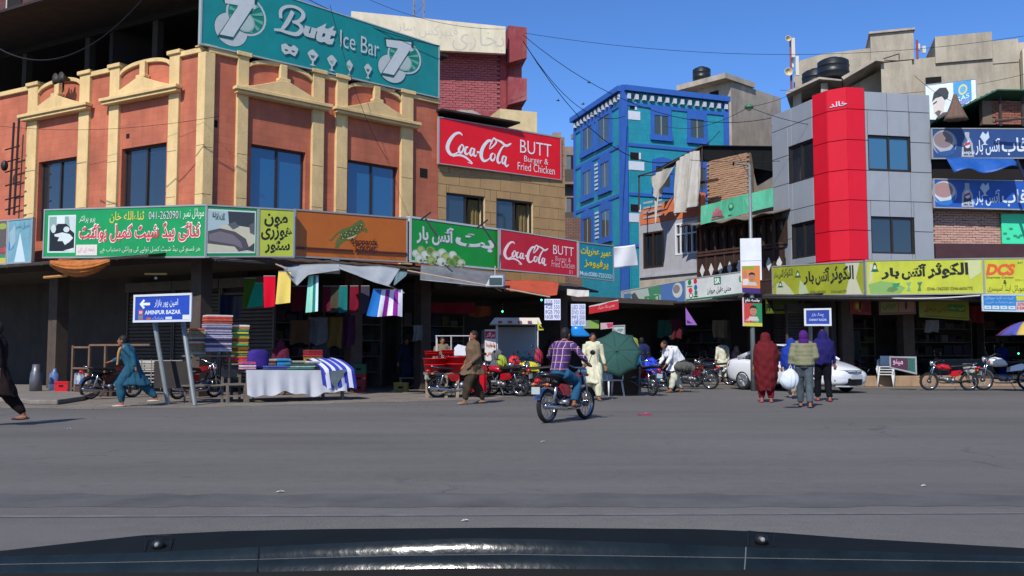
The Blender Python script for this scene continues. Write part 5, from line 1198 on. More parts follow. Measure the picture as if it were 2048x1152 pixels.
for i, (a, b) in enumerate((((535,521),(574,538)), ((752,558),(808,586)), ((815,541),(1100,594)), ((922,536),(1002,582)), ((1010,568),(1110,588)))):
    t = thing('bamboo_pole', ['thin pale pole propping the pointed grey awning', 'thin pale pole above the purple striped towel', 'long thin pole running down under the green ice bar sign', 'thin pole slanting under the crimson drink sign', 'thin pole along the orange awning edge'][i], 'pole')
    MB().tube([at(*a, 25.2+i), at(*b, 24.2+i)], .022, 6).build('pole', mat('pale_bamboo', '#a08c78', .7, var=.2), t)
sheet('metal_awning', 'battered grey and white metal awning under the green ice bar sign', [(27.8, [(842,530),(900,534),(960,541),(1012,548)]), (26.6, [(840,560),(900,566),(960,572),(1010,576)])], mat('battered_awning', '#74787c', .5, metal=.3, var=.3, scale=2, dirt=.4), amp=.01)
t = thing('flood_lamp', 'white box flood lamp housing hung on the metal awning', 'lamp', tuple(at(990, 566, 26.4)))
mb = MB(); mb.prism([(-.28,-.12),(.24,-.12),(.24,.2),(-.12,.2)], -.15, .15); bevel(mb.build('housing', pm('#b5b8ba', .4), t), .02); MB().box(-.16, .2, -.17, -.151, -.06, .14).build('lens', pm('#3b4a48', .1), t); MB().tube([(0,0,.2),(0,.2,.5)], .02, 6).build('bracket', pm('#8a8a88'), t)
sheet('cloth_awning', 'rust orange awning strip below the crimson drink sign', [(28.6, [(1010,562),(1060,560),(1105,563),(1118,566)]), (27.6, [(1008,582),(1060,584),(1100,592),(1114,590)])], mat('rust_awning', '#a8452a', .8, var=.15, dirt=.2), amp=.02)
sheet('cloth_awning', 'small white ragged awning piece right of the rust orange strip', [(29.2, [(1134,578),(1155,580),(1178,581)]), (29.0, [(1134,590),(1155,594),(1178,593)])], rag, amp=.02)
golden = mat('golden_fabric', '#b0682c', .55, var=.35, scale=5, bump=.5, bscale=6, spec=.4)
def gold(a, b):
    u = 100 + 120*a; vt = 521 - 2*a; vb = 530 + 24*sin(pi*min(1, a*1.05))**.8; Y = 24.6+1.2*(1-a) - .7*sin(pi*b)*.8 + .06*sin(b*30+a*4)
    return at(u, vt+(vb-vt)*b, Y)
t = thing('shiny_cloth', 'shiny orange and gold cloth swagged under the left end of the green bedding sign', 'cloth'); solid(MB().grid(gold, 20, 22).build('cloth_sheet', golden, t, smooth=True), .01)
MB().tube([at(88, 555, 25.6), at(136, 551, 25.4)], .04, 6).build('roller_pole', pm('#a8793c'), t)
t = thing('light_bar', 'small yellow bar fixed under the middle of the green bedding sign', 'lamp', tuple(at(312, 548, 25))); MB().box(-.3, .3, -.03, .03, -.025, .025).build('bar', pm('#a88340', .5), t); MB().box(-.03, .03, -.02, .02, -.14, -.08).build('socket', pm('#b9b9b9'), t)
# white cloth screen by the turquoise sign
sheet('cloth_screen', 'bright white cloth stretched between the turquoise sign and the grey house', [(31.0, [(1228,494),(1250,492),(1270,489)]), (31.1, [(1228,510),(1250,512),(1274,512)]), (31.2, [(1228,537),(1250,534),(1276,532)])], mat('bright_white_cloth', '#d5d6d8', .9, var=.04), amp=.04, fold=1, cat='cloth')

# hanging towels on the left stall
def towel(u0, u1, v0, v1, Y, cols, label, du=0, group='towels hung for sale over the cloth stall', yaw=0):
    A_, B_ = at(u0, v0, Y), at(u1, v0, Y+yaw); t = thing('hanging_towel', label, 'towel', ((A_.x+B_.x)/2, (A_.y+B_.y)/2, A_.z), atan2(B_.y-A_.y, B_.x-A_.x), group)
    W = (B_ - A_).length; Hh = A_.z - at(u0, v1, Y).z; n = len(cols); px = du/ FPX*Y
    for i, c in enumerate(cols):
        a, b = -W/2 + W*i/n, -W/2 + W*(i+1)/n
        MB().grid(lambda p, q: (a+(b-a)*p + px*q*(1-(a+W/2+(b-a)*p)/W) , .035*sin((a+(b-a)*p)*16+q)*q - .02*q, -Hh*q + .02*sin(9*(a+(b-a)*p))*q), 8, 8).build('stripe' if n > 1 else 'cloth', mat('terry_'+c.lstrip('#'), c, .95, var=.08, scale=30, bump=.4, bscale=90, spec=.1), t, smooth=True)
    MB().tube([(-W/2, 0, 0), (W/2, 0, 0)], .012, 5).build('peg_cord', pm('#8a8a86'), t)
    return t
towel(527, 551, 552, 614, 24.6, ['#c8102c'], 'bright red towel hanging next to the pale yellow one', 3)
towel(557, 582, 543, 607, 24.4, ['#d8bf62'], 'pale yellow towel hanging highest in the row', -4)
towel(617, 637, 551, 624, 24.5, ['#8fd8bc', '#9fe0c4', '#2a7a70', '#b9d8dc'], 'mint and teal striped towel hanging alone', -4)
towel(747, 805, 578, 632, 24.9, ['#2a70b8', '#2a70b8', '#dcdce4', '#8a2a8c', '#dcdce4', '#8a2a8c', '#dcdce4'], 'blue white and purple striped beach towel at the right end', -14, yaw=.3)
towel(510, 527, 566, 614, 25.2, ['#1f8a6c'], 'sea green towel half behind the red one', -14)
towel(489, 512, 556, 614, 25.6, ['#3f5c1c'], 'olive green towel in shade left of the sea green one', -2)
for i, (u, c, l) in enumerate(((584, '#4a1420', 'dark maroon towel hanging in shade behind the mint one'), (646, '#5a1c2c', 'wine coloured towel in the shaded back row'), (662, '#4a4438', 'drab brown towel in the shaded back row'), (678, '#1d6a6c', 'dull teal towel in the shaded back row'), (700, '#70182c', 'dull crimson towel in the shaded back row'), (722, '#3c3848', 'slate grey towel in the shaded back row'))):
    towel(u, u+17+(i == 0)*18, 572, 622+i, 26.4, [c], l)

# awning / wire clutter: brackets on the green ice bar sign
for a, b, Y, l in (((851,437),(876,474), 26.6, 'left'), ((965,452),(992,492), 28.4, 'right')):
    t = thing('sign_strut', 'dark steel strut leaning over the green ice bar sign, the %s one of two' % l, 'strut')
    p, q = at(*a, Y), at(*b, Y-.1); MB().tube([p, q], .03, 6).build('strut', mat('dark_steel', '#24282a', .5), t); c_ = at(a[0]+10, a[1]-12, Y+.6); MB().tube([at(a[0]-10, a[1]+3, Y+.1), c_], .025, 6).build('arm', MATS['dark_steel'], t)
# ================================================================ PEOPLE
def ik(a, c, l1, l2, pole):
    a, c, pole = Vector(a), Vector(c), Vector(pole); d = c-a; L = min(d.length, (l1+l2)*.995); d.normalize()
    x = (l1*l1 - l2*l2 + L*L)/(2*L); h = sqrt(max(0, l1*l1 - x*x)); p = pole - d*pole.dot(d)
    if p.length < 1e-5: p = Vector((0,-1,0))
    return a + d*x + p.normalized()*h, a + d*L
def remeshed(mb, name, m, parent, vox, folds=0, fseed=0):
    o = mb.build(name, m, None); md = o.modifiers.new('r', 'REMESH'); md.mode = 'VOXEL'; md.voxel_size = vox; md.use_smooth_shade = True
    md2 = o.modifiers.new('s', 'SMOOTH'); md2.factor = .5; md2.iterations = 3
    dg = bpy.context.evaluated_depsgraph_get(); me = bpy.data.meshes.new_from_object(o.evaluated_get(dg)); old = o.data
    o.modifiers.clear(); o.data = me; bpy.data.meshes.remove(old); me.name = name
    if not me.materials: me.materials.append(m)
    if folds:
        n = len(me.vertices); co = np.empty(n*3); me.vertices.foreach_get('co', co); co = co.reshape(-1, 3)
        no = np.empty(n*3); me.vertices.foreach_get('normal', no); no = no.reshape(-1, 3)
        x, y, z = co.T; a = np.arctan2(y, x); s = fseed*1.7
        d = np.sin(a*9+s+3*np.sin(z*4+s))*.5 + np.sin(a*17+z*6+s*2)*.3 + np.sin(x*31+z*23+s)*.35 + np.sin(z*27+y*19+a*3)*.35
        co += no*(d*folds*np.clip(1.35-z*.6, .3, 1))[:, None]; me.vertices.foreach_set('co', co.ravel()); me.update()
    me.polygons.foreach_set('use_smooth', [True]*len(me.polygons))
    o.parent = parent; return o
SKIN = mat('brown_skin', '#8a5a40', .6, var=.06, spec=.3); HAIR = mat('black_hair', '#15110f', .7, var=.1)
def person(label, pos, yaw, h=1.7, style='kameez', top='#3f7f95', bot=None, cover=None, pose=None, hair=HAIR, shoe='#2b211c', vox=.012, tunic=.55, group=None, wide=1.0, vest=None, seed=0, hands=True, topm=None):
    P_ = dict(pel=(0,0,.92), chest=(0,0,1.3), head=(0,-.02,1.57), fL=(.11,0,.08), fR=(-.11,0,.08), wL=(.27,-.03,.86), wR=(-.27,-.03,.86), eL=(.3,1,0), eR=(-.3,1,0), kn=(0,-1,.1))
    P_.update(pose or {}); k = h/1.7
    t = thing('person', label, 'person', tuple(pos), radians(yaw), group); t.scale = (k, k, k)
    V = lambda n: Vector(P_[n])
    pel, chest, head = V('pel'), V('chest'), V('head'); up = (chest-pel).normalized()
    neck = chest + (head-chest)*.5 + Vector((0,.01,0)); sh = .185
    shL, shR = chest + up*.1 + Vector((sh,0,0)), chest + up*.1 + Vector((-sh,0,0))
    hL, hR = pel + Vector((.09,0,-.02)), pel + Vector((-.09,0,-.02))
    kL, aL = ik(hL, V('fL'), .43, .42, P_['kn']); kR, aR = ik(hR, V('fR'), .43, .42, P_['kn'])
    elL, wL = ik(shL, V('wL'), .28, .26, P_['eL']); elR, wR = ik(shR, V('wR'), .28, .26, P_['eR'])
    fd = Vector((0,-1,0)); waist = pel.lerp(chest, .45)
    b = MB(); b.tube([pel-up*.05, pel, waist, chest, chest+up*.12, neck], [.1,.135,.12,.14,.1,.055], 12)
    b.tube([shL, chest+up*.1, shR], [.055,.09,.055], 10); b.tube([neck-up*.03, head], [.055,.052], 10)
    b.ball(head+Vector((0,.005,.01)), (.077,.094,.105), 14, 10).ball(head+Vector((0,-.03,-.055)), (.055,.06,.055), 10, 8)
    b.ball(head+Vector((0,-.098,-.015)), (.014,.02,.024), 8, 6).ball(head+Vector((.078,.005,-.01)), (.012,.022,.032), 6, 6).ball(head+Vector((-.078,.005,-.01)), (.012,.022,.032), 6, 6)
    for s_, a, e, w_ in ((1, shL, elL, wL), (-1, shR, elR, wR)):
        b.tube([a, a.lerp(e,.5), e, e.lerp(w_,.4), w_], [.052,.048,.038,.04,.026], 10)
        d = (w_-e).normalized(); sd = Vector((1,0,0)) if abs(d.x) < .7 else Vector((0,1,0)); sd = (sd - d*sd.dot(d)).normalized(); nn = d.cross(sd)
        pc = w_ + d*.05
        if hands:
            b.tube([w_, w_+d*.04, w_+d*.09], [.024,.036,.034], 8, flat=.6)
            for f_ in range(4):
                o_ = sd*(-.028+.0185*f_); L_ = (.06,.072,.068,.052)[f_]; p0 = w_ + d*.08 + o_
                b.tube([p0, p0+d*L_*.55+fd*.004, p0+d*L_*.9+fd*.02], [.0105,.0095,.008], 6)
            b.tube([w_+d*.03+sd*.02*s_, w_+d*.06+sd*.05*s_+fd*.01, w_+d*.085+sd*.052*s_+fd*.02], [.013,.011,.009], 6)
        else: b.ball(pc, (.035,.03,.05), 8, 6)
    for s_, hh, kn, an in ((1, hL, kL, aL), (-1, hR, kR, aR)):
        b.tube([hh, hh.lerp(kn,.5), kn, kn.lerp(an,.35), an], [.085,.075,.052,.053,.036], 10)
        b.tube([an+Vector((0,.04,-.03)), an+Vector((0,-.02,-.035)), an+Vector((.01*s_,-.14,-.05))], [.035,.042,.028], 8, flat=.8)
    remeshed(b, 'body', SKIN, t, vox)
    # footwear
    for s_, an in ((1, aL), (-1, aR)):
        m_ = MB(); m_.tube([an+Vector((0,.075,-.052)), an+Vector((0,0,-.056)), an+Vector((.01*s_,-.1,-.058)), an+Vector((.012*s_,-.19,-.062))], [.03,.045,.05,.028], 10, flat=.5)
        m_.build('shoe', mat('shoe_'+shoe.lstrip('#'), shoe, .5), t, smooth=True)
    bm_ = cloth(bot or top); tm = topm or cloth(top)
    # trousers
    r = (.115,.1,.085,.08,.07) if style == 'jeans' else (.135,.135,.115,.1,.06)
    m_ = MB(); m_.tube([pel-up*.06, pel+up*.08], [.15,.14], 14)
    for hh, kn, an in ((hL, kL, aL), (hR, kR, aR)): m_.tube([hh+up*.02, hh.lerp(kn,.5), kn, kn.lerp(an,.5), an+(kn-an).normalized()*.03], r, 12)
    remeshed(m_, 'trousers', bm_, t, .018, .012 if style != 'jeans' else .006, seed)
    # upper garment
    m_ = MB(); m_.tube([pel+up*.0, waist, chest, chest+up*.1, neck-up*.03], [.162*wide,.155*wide,.172*wide,.13,.07], 16)
    m_.tube([shL, chest+up*.09, shR], [.075,.11,.075], 12)
    for a, e, w_ in ((shL, elL, wL), (shR, elR, wR)): m_.tube([a, a.lerp(e,.5), e, e.lerp(w_,.5), w_-(w_-e)*.12], [.078,.07,.06,.056,.045] if style != 'jeans' else [.07,.062,.052,.047,.04], 12)
    if style in ('kameez', 'woman'):
        hem = pel - Vector((0,0,tunic*.75)); mid = (kL+kR)*.5; hem = Vector((mid.x*.6+pel.x*.4, mid.y*.55+pel.y*.45, pel.z-tunic*.8)); sp = abs(kL.y-kR.y)
        rings = []
        for i in range(6):
            q = i/5; c = (pel+up*.05).lerp(hem, q); rx = .165*wide+.05*q; ry = .14*wide+(.05+sp*.45)*q
            rings.append([c + Vector((rx*cos(2*pi*j/24)*(1+.05*q*sin(j*2.1+seed)), ry*sin(2*pi*j/24)*(1+.05*q*sin(j*1.7+seed)), .02*sin(j+seed)*q)) for j in range(24)])
        m_.loft(rings)
    remeshed(m_, 'shirt', tm, t, .018, .011, seed+3)
    if vest:
        m_ = MB(); pr = []
        for i in range(13):
            q = i/12; c = pel.lerp(chest+up*.12, q); rr_ = .19+.022*abs(sin(q*pi*5)); pr.append([c+Vector((rr_*1.12*cos(2*pi*j/28), rr_*.92*sin(2*pi*j/28), 0)) for j in range(28)])
        m_.loft(pr)
        for a, e, w_ in ((shL, elL, wL), (shR, elR, wR)): m_.tube([a, a.lerp(e,.33), a.lerp(e,.5), a.lerp(e,.8), e, e.lerp(w_,.4), e.lerp(w_,.7)], [.1,.085,.095,.08,.088,.07,.075], 12)
        remeshed(m_, 'padded_jacket', cloth(vest), t, .016, .003, seed)
    # hair or head cloth
    if cover is None:
        m_ = MB(); m_.ball(head+Vector((0,.018,.028)), (.086,.098,.103), 14, 10); m_.ball(head+Vector((0,.045,-.02)), (.075,.06,.08), 12, 8); remeshed(m_, 'hair', hair, t, .012)
    elif cover[0] == 'scarf':
        m_ = MB(); m_.ball(head+Vector((0,.015,.015)), (.105,.118,.13), 14, 10); m_.tube([head+Vector((0,.03,-.05)), neck+Vector((0,.0,0)), chest+up*.08], [.1,.12,.15], 14)
        if len(cover) > 2: m_.tube([neck+Vector((.05,-.1,0)), chest+Vector((.07,-.17,-.05)), chest+Vector((.08,-.2,-.3))], [.06,.06,.03], 10, flat=.5)
        remeshed(m_, 'head_scarf', cloth(cover[1]), t, .015, .006, seed)
    elif cover[0] == 'neck':
        m_ = MB(); m_.ball(head+Vector((0,.018,.028)), (.086,.098,.103), 14, 10); m_.ball(head+Vector((0,.045,-.02)), (.075,.06,.08), 12, 8); remeshed(m_, 'hair', hair, t, .012)
        m_ = MB(); m_.tube([neck+Vector((-.1,.02,-.06)), neck+Vector((-.02,.09,0)), neck+Vector((.08,.02,.0)), neck+Vector((.05,-.1,-.06)), chest+Vector((.06,-.17,-.02)), chest+Vector((.05,-.2,-.3))], [.03,.05,.055,.055,.05,.03], 10, flat=.7)
        remeshed(m_, 'neck_scarf', cloth(cover[1]), t, .014, .006, seed)
    elif cover[0] == 'shawl':           # long wrap from the head to the shins
        m_ = MB(); zb_ = cover[2]; pts = [(head+Vector((0,.02,.12)), .05, .05), (head+Vector((0,.02,.06)), .11, .12), (head+Vector((0,.02,-.04)), .125, .135), (neck+Vector((0,.02,-.02)), .14, .13), (chest+up*.1, .25, .18), (chest-up*.05, .29, .23), (waist, .29, .25), (pel, .28, .25), (Vector((pel.x, pel.y, (pel.z+zb_)/2)), .27, .23), (Vector((pel.x+.02, pel.y, zb_)), .2, .17)]
        m_.loft([[c+Vector((a*cos(2*pi*j/26), b_*sin(2*pi*j/26), .03*sin(j*1.3)*(i > 7))) for j in range(26)] for i, (c, a, b_) in enumerate(pts)])
        remeshed(m_, 'shawl', cloth(cover[1]), t, .018, .014, seed)
    elif cover[0] == 'wrap':            # shawl over the shoulders only
        m_ = MB(); pts = [(head+Vector((0,.02,.1)), .06, .06), (head+Vector((0,.02,.02)), .11, .12), (neck, .13, .13), (chest+up*.09, .245, .17), (chest-up*.08, .27, .21), (waist, .26, .2), (pel+Vector((.03,0,-.05)), .2, .17)]
        m_.loft([[c+Vector((a*cos(2*pi*j/24), b_*sin(2*pi*j/24), .04*sin(j)*(i > 5))) for j in range(24)] for i, (c, a, b_) in enumerate(pts)])
        remeshed(m_, 'shawl', cloth(cover[1]), t, .018, .013, seed)
    return t
def pair(c, col, t): pass
# ================================================================ MOTORCYCLES
tyre_m = mat('tyre_rubber', '#1b1b1c', .85, var=.1, scale=20); chrome = mat('chrome', '#b9bcc0', .18, metal=1, var=.04); steelm = mat('engine_alloy', '#77797c', .4, metal=.8, var=.15, scale=12); blk = mat('black_vinyl', '#121212', .5, var=.1)
def torus(mb, c, R_, r_, n=28, k=8, sy=1.0):
    vs = []; fs = []
    for i in range(n):
        a = 2*pi*i/n
        for j in range(k):
            b = 2*pi*j/k; rr = R_ + r_*cos(b); vs.append((c[0]+rr*cos(a), c[1]+r_*sy*sin(b), c[2]+rr*sin(a)))
    for i in range(n):
        for j in range(k): fs.append((i*k+j, i*k+(j+1)%k, ((i+1)%n)*k+(j+1)%k, ((i+1)%n)*k+j))
    return mb.add(vs, fs)
_bm = {}
def mesh_of(key, fn, m, smooth=True):
    if key not in _bm:
        mb = MB(); fn(mb); me = bpy.data.meshes.new(key[0] if isinstance(key, tuple) else key); me.from_pydata([tuple(p) for p in mb.v], [], mb.f); me.materials.append(m)
        if smooth: me.polygons.foreach_set('use_smooth', [True]*len(me.polygons))
        _bm[key] = me
    return _bm[key]
def motorcycle(label, pos, yaw, col, lean=0, scale=1.0, grp='small motorcycles parked along the shops', style='classic', steer=0):
    t = thing('motorcycle', label, 'motorcycle', tuple(pos), 0, grp); t.rotation_euler = (radians(lean), 0, radians(yaw)); t.scale = (scale,)*3
    body = mat('bike_paint_'+col.lstrip('#'), col, .25, var=.03, coat=.6)
    L = lambda name, key, fn, m, par=t, loc=None, sm=True: link(name, mesh_of((name, key), fn, m, sm), par, loc)
    for x in (.6, -.6):
        w_ = L('wheel', 'hub', lambda b: [b.cyl((0,-.05,0),(0,.05,0),.055,n=12)] + [b.tube([(0,.03*(-1)**i,0), (.225*cos(i*pi/9+.05*(i%2)),0,.225*sin(i*pi/9+.05*(i%2)))], .004, 4) for i in range(18)], steelm, loc=(x,0,.29))
        L('tyre', 'a', lambda b: torus(b, (0,0,0), .255, .037, 32, 8, 1.1), tyre_m, w_); L('rim', 'a', lambda b: torus(b, (0,0,0), .224, .016, 32, 6, 1.3), chrome, w_)
    L('fork', 'a', lambda b: [b.tube([(.6,s*.07,.29),(.52,s*.07,.62),(.44,s*.07,.86)], [.022,.026,.022], 8) for s in (-1,1)], chrome)
    L('front_fender', 'a' , lambda b: b.loft([[(.6+.31*cos(a), s, .29+.31*sin(a)) for s in (-.05,-.03,.03,.05)] for a in [radians(x) for x in range(20,165,12)]], cap=False, close=False), chrome if style == 'classic' else body)
    L('rear_fender', 'a', lambda b: b.loft([[(-.6+.32*cos(a), s, .29+.32*sin(a)) for s in (-.06,-.03,.03,.06)] for a in [radians(x) for x in range(40,172,12)]], cap=False, close=False), chrome)
    L('frame', 'a', lambda b: [b.tube([(.44,0,.84),(.36,0,.7),(.18,0,.38),(-.1,0,.3)], .018, 7), b.tube([(.42,0,.74),(.1,0,.68),(-.3,0,.66),(-.75,0,.7)], .022, 7)] + [b.tube([(-.1,s*.07,.3),(-.6,s*.08,.29)], .018, 6) for s in (-1,1)] + [b.tube([(-.05,s*.08,.32),(-.3,s*.1,.62)], .014, 6) for s in (-1,1)], blk)
    L('shock_absorber', 'a', lambda b: [b.tube([(-.6,s*.11,.31),(-.56,s*.11,.4),(-.55,s*.11,.42),(-.5,s*.11,.6),(-.49,s*.11,.63)], [.014,.014,.03,.03,.014], 8) for s in (-1,1)], chrome)
    if style == 'cruiser':
        L('tank', 'c'+col, lambda b: b.loft([[(x, ry*cos(q), z+rz*sin(q)) for q in [2*pi*j/16 for j in range(16)]] for x, ry, rz, z in ((.44,.05,.05,.78),(.4,.12,.1,.79),(.26,.16,.14,.8),(.08,.15,.12,.78),(-.06,.09,.07,.74))]), body)
        L('side_cover', 'c'+col, lambda b: [b.prism([(-.1,.52),(-.12,.66),(-.42,.74),(-.55,.7),(-.44,.56)], s*.1-.02, s*.1+.02) for s in (-1,1)], body, sm=False)
    else:
        L('tank', 'a'+col, lambda b: b.loft([[(x, ry*cos(q), z+rz*sin(q)) for q in [2*pi*j/16 for j in range(16)]] for x, ry, rz, z in ((.38,.04,.04,.74),(.34,.09,.08,.75),(.2,.11,.1,.75),(.04,.1,.09,.73),(-.06,.06,.05,.71))]), body)
        L('side_cover', 'a'+col, lambda b: [b.prism([(-.02,.46),(-.05,.63),(-.3,.66),(-.38,.6),(-.25,.46)], s*.09-.012, s*.09+.012) for s in (-1,1)], body, sm=False)
    L('seat', 'a', lambda b: b.loft([[(x, .115*cos(q)*(1 if i not in (0,6) else .8), z+.04*sin(q)) for q in [2*pi*j/12 for j in range(12)]] for i, (x, z) in enumerate(((0,.765),(-.06,.77),(-.2,.775),(-.35,.785),(-.5,.8),(-.62,.81),(-.68,.81)))]), blk)
    L('engine', 'a', lambda b: [b.tube([(-.08,0,.34),(-.02,0,.34),(.1,0,.36),(.2,0,.37)], [.09,.1,.085,.06], 12), b.cyl((.06,-.11,.34),(.06,.11,.34),.085,n=14), b.cyl((-.1,-.12,.33),(-.1,.12,.33),.07,n=14)] + [b.box(.15+.025*i,.165+.025*i,-.06,.06,.31,.44) for i in range(6)], steelm)
    L('exhaust', 'a', lambda b: b.tube([(.3,-.06,.36),(.32,-.1,.28),(.2,-.13,.22),(-.2,-.14,.22),(-.3,-.15,.24),(-.85,-.17,.3),(-.92,-.17,.31)], [.016,.018,.02,.022,.038,.04,.03], 10), chrome)
    L('luggage_rack', 'a', lambda b: [b.tube([(-.6,s*.09,.8),(-.8,s*.08,.86),(-.84,0,.87)], .01, 6) for s in (-1,1)] + [b.tube([(-.72,-.09,.83),(-.72,.09,.83)], .008, 6)], chrome)
    hb = L('handlebar', 'a', lambda b: b.tube([(.24,-.36,.96),(.33,-.26,1.0),(.42,-.1,.93),(.42,.1,.93),(.33,.26,1.0),(.24,.36,.96)], .012, 8), chrome)
    for s in (-1, 1):
        link('grip', mesh_of(('grip', s), lambda b: b.tube([(.32,s*.27,.998),(.235,s*.365,.958)], .019, 8), blk), hb)
        mo = link('mirror', mesh_of(('mirror', s), lambda b: [b.tube([(.33,s*.25,1.0),(.36,s*.3,1.16)], .006, 5), b.ball((.36,s*.32,1.2), (.015,.06,.045), 10, 8)], blk), hb)
    L('headlight', 'a', lambda b: b.loft([[(x, r_*cos(q), .86+r_*sin(q)) for q in [2*pi*j/16 for j in range(16)]] for x, r_ in ((.42,.03),(.45,.07),(.5,.085),(.54,.085),(.555,.075))]), chrome if style == 'classic' else blk)
    L('headlight_lens', 'a', lambda b: b.ball((.555,0,.86), (.012,.072,.072), 14, 8), pm('#d5dad8', .1))
    L('tail_light', 'a', lambda b: b.loft([[(x, a*.5*cos(q), .72+a*.42*sin(q)) for q in [2*pi*j/12 for j in range(12)]] for x, a in ((-.82,.07),(-.86,.11),(-.92,.1),(-.935,.06))]), mat('tail_red', '#b01018', .2, var=0, coat=.5))
    for x, s, z in ((-.8,1,.66), (-.8,-1,.66), (.45,1,.8), (.45,-1,.8)): link('turn_signal', mesh_of(('ts', s, x), lambda b: [b.ball((x, s*.14, z), (.03,.035,.028), 8, 6), b.tube([(x, s*.02, z),(x, s*.14, z)], .008, 5)], mat('amber', '#c8641a', .3, var=0)), t)
    L('number_plate', 'a', lambda b: b.box(-.945,-.935,-.085,.085,.5,.62), pm('#a9b4ae', .5), sm=False)
    L('foot_peg', 'a', lambda b: [b.tube([(.0,-.22,.27),(.0,.22,.27)], .013, 6), b.tube([(-.35,-.2,.33),(-.35,.2,.33)], .011, 6), b.tube([(-.05,.1,.28),(-.18,.22,.0)], .011, 6)], steelm)
    if style == 'classic': L('leg_guard', 'a', lambda b: b.tube([(.25,0,.5),(.32,.2,.48),(.3,.24,.36),(.22,.02,.3),(.3,-.24,.36),(.32,-.2,.48),(.25,0,.5)], .01, 6), chrome)
    return t
def yaw_between(a, b): return math.degrees(atan2(b.y-a.y, b.x-a.x))
# the ridden one
ra, rf_ = gnd(1095, 846), gnd(1170, 838); yw = yaw_between(ra, rf_); mid = (ra+rf_)/2
motorcycle('red and black motorcycle ridden across the road by the man in the plaid shirt', (mid.x, mid.y, 0), yw, '#a01420', grp=None)
def plaid():
    m = bpy.data.materials.new('purple_plaid'); m.use_nodes = True; t = m.node_tree; N = t.nodes; L = t.links; b = N['Principled BSDF']; b.inputs['Roughness'].default_value = .9
    tc = N.new('ShaderNodeTexCoord'); sx = N.new('ShaderNodeSeparateXYZ'); L.new(tc.outputs['Object'], sx.inputs[0])
    def line(sock, per, w_, off=0):
        a = N.new('ShaderNodeMath'); a.operation = 'ADD'; a.inputs[1].default_value = 10+off; L.new(sock, a.inputs[0])
        mo = N.new('ShaderNodeMath'); mo.operation = 'MODULO'; mo.inputs[1].default_value = per; L.new(a.outputs[0], mo.inputs[0])
        lt = N.new('ShaderNodeMath'); lt.operation = 'LESS_THAN'; lt.inputs[1].default_value = w_; L.new(mo.outputs[0], lt.inputs[0]); return lt.outputs[0]
    def mixc(f, a, c):
        mx = N.new('ShaderNodeMix'); mx.data_type = 'RGBA'; L.new(f, mx.inputs[0])
        if isinstance(a, tuple): mx.inputs[6].default_value = a
        else: L.new(a, mx.inputs[6])
        mx.inputs[7].default_value = c; return mx.outputs[2]
    base = (*lin('#3c2458'), 1); c = mixc(line(sx.outputs[0], .1, .045, .03), base, (*lin('#4a3a86'), 1)); c = mixc(line(sx.outputs[2], .12, .05, .02), c, (*lin('#4a2344'), 1))
    c = mixc(line(sx.outputs[2], .12, .01), c, (*lin('#b08a98'), 1)); c = mixc(line(sx.outputs[0], .1, .009), c, (*lin('#c8a0a4'), 1)); L.new(c, b.inputs['Base Color']); return m
person('man in a purple plaid shirt and blue jeans riding the red motorcycle', (mid.x, mid.y, 0), yw+90, 1.68, 'jeans', bot='#24506e', topm=plaid(), seed=1, vox=.01,
       pose=dict(pel=(0,.24,.86), chest=(0,.12,1.25), head=(0,.02,1.54), fL=(.17,.02,.33), fR=(-.17,.02,.33), wL=(.31,-.2,1.02), wR=(-.31,-.2,1.02), eL=(.8,.3,-.5), eR=(-.8,.3,-.5), kn=(0,-1,.3)), shoe='#3a2a22')
# walkers
person('man in dull teal shalwar kameez and tan neck scarf striding left past blue sign', gnd(264, 813), -78, 1.7, 'kameez', '#265064', cover=('neck', '#b0804c'), seed=2, tunic=.5,
       pose=dict(pel=(0,0,.88), chest=(0,-.12,1.22), head=(0,-.24,1.46), fL=(.08,-.2,.08), fR=(-.08,.52,.14), wL=(.24,.1,.86), wR=(-.28,-.52,1.0), kn=(0,-1,.3)), shoe='#b9a894')
person('man in a brown long shirt and dark trousers walking left before the parked motorcycles', gnd(948, 808), -60, 1.72, 'kameez', '#655240', bot='#3a3226', seed=4, tunic=.28, wide=1.15,
       pose=dict(pel=(0,0,.9), fL=(.1,-.3,.08), fR=(-.1,.3,.1), chest=(0,-.02,1.28), wL=(.2,-.2,.95), wR=(-.2,-.15,.9)), shoe='#8a7a68')
person('man in a cream shalwar kameez walking towards the camera holding a brown bag', gnd(1186, 801), 8, 1.7, 'kameez', '#c9c5a6', seed=5, tunic=.6, pose=dict(fL=(.1,-.22,.08), fR=(-.1,.2,.09), wR=(-.26,-.12,.88), wL=(.3,-.04,.86)), shoe='#5a4636')
person('woman wrapped from head to shins in a dark red shawl, seen from behind', gnd(1533, 805), 170, 1.7, 'woman', '#5c1a1e', bot='#7a1428', cover=('shawl', '#5e1c20', .28), seed=6, shoe='#b0505a')
person('woman in a royal blue shawl walking left of the padded jacket', gnd(1584, 797), 150, 1.6, 'kameez', '#1c3486', bot='#8a8478', cover=('wrap', '#203a94'), seed=7, pose=dict(fL=(.1,-.3,.08), fR=(-.1,.28,.16)), shoe='#8a8a90')
person('person in an olive quilted jacket and grey trousers with a purple head scarf', gnd(1610, 815), 165, 1.68, 'jeans', '#6a6a50', bot='#4d565c', cover=('scarf', '#4a2068', 1), vest='#77765c', seed=8, pose=dict(fL=(.08,-.24,.08), fR=(-.1,.22,.09), chest=(0,-.05,1.3), wR=(-.2,-.2,1.0), wL=(.3,-.02,.88)), shoe='#7a5248')
t = thing('carrier_bag', 'full white carrier bag held beside the quilted jacket', 'bag', tuple(gnd(1580, 818)+Vector((0,0,.62))))
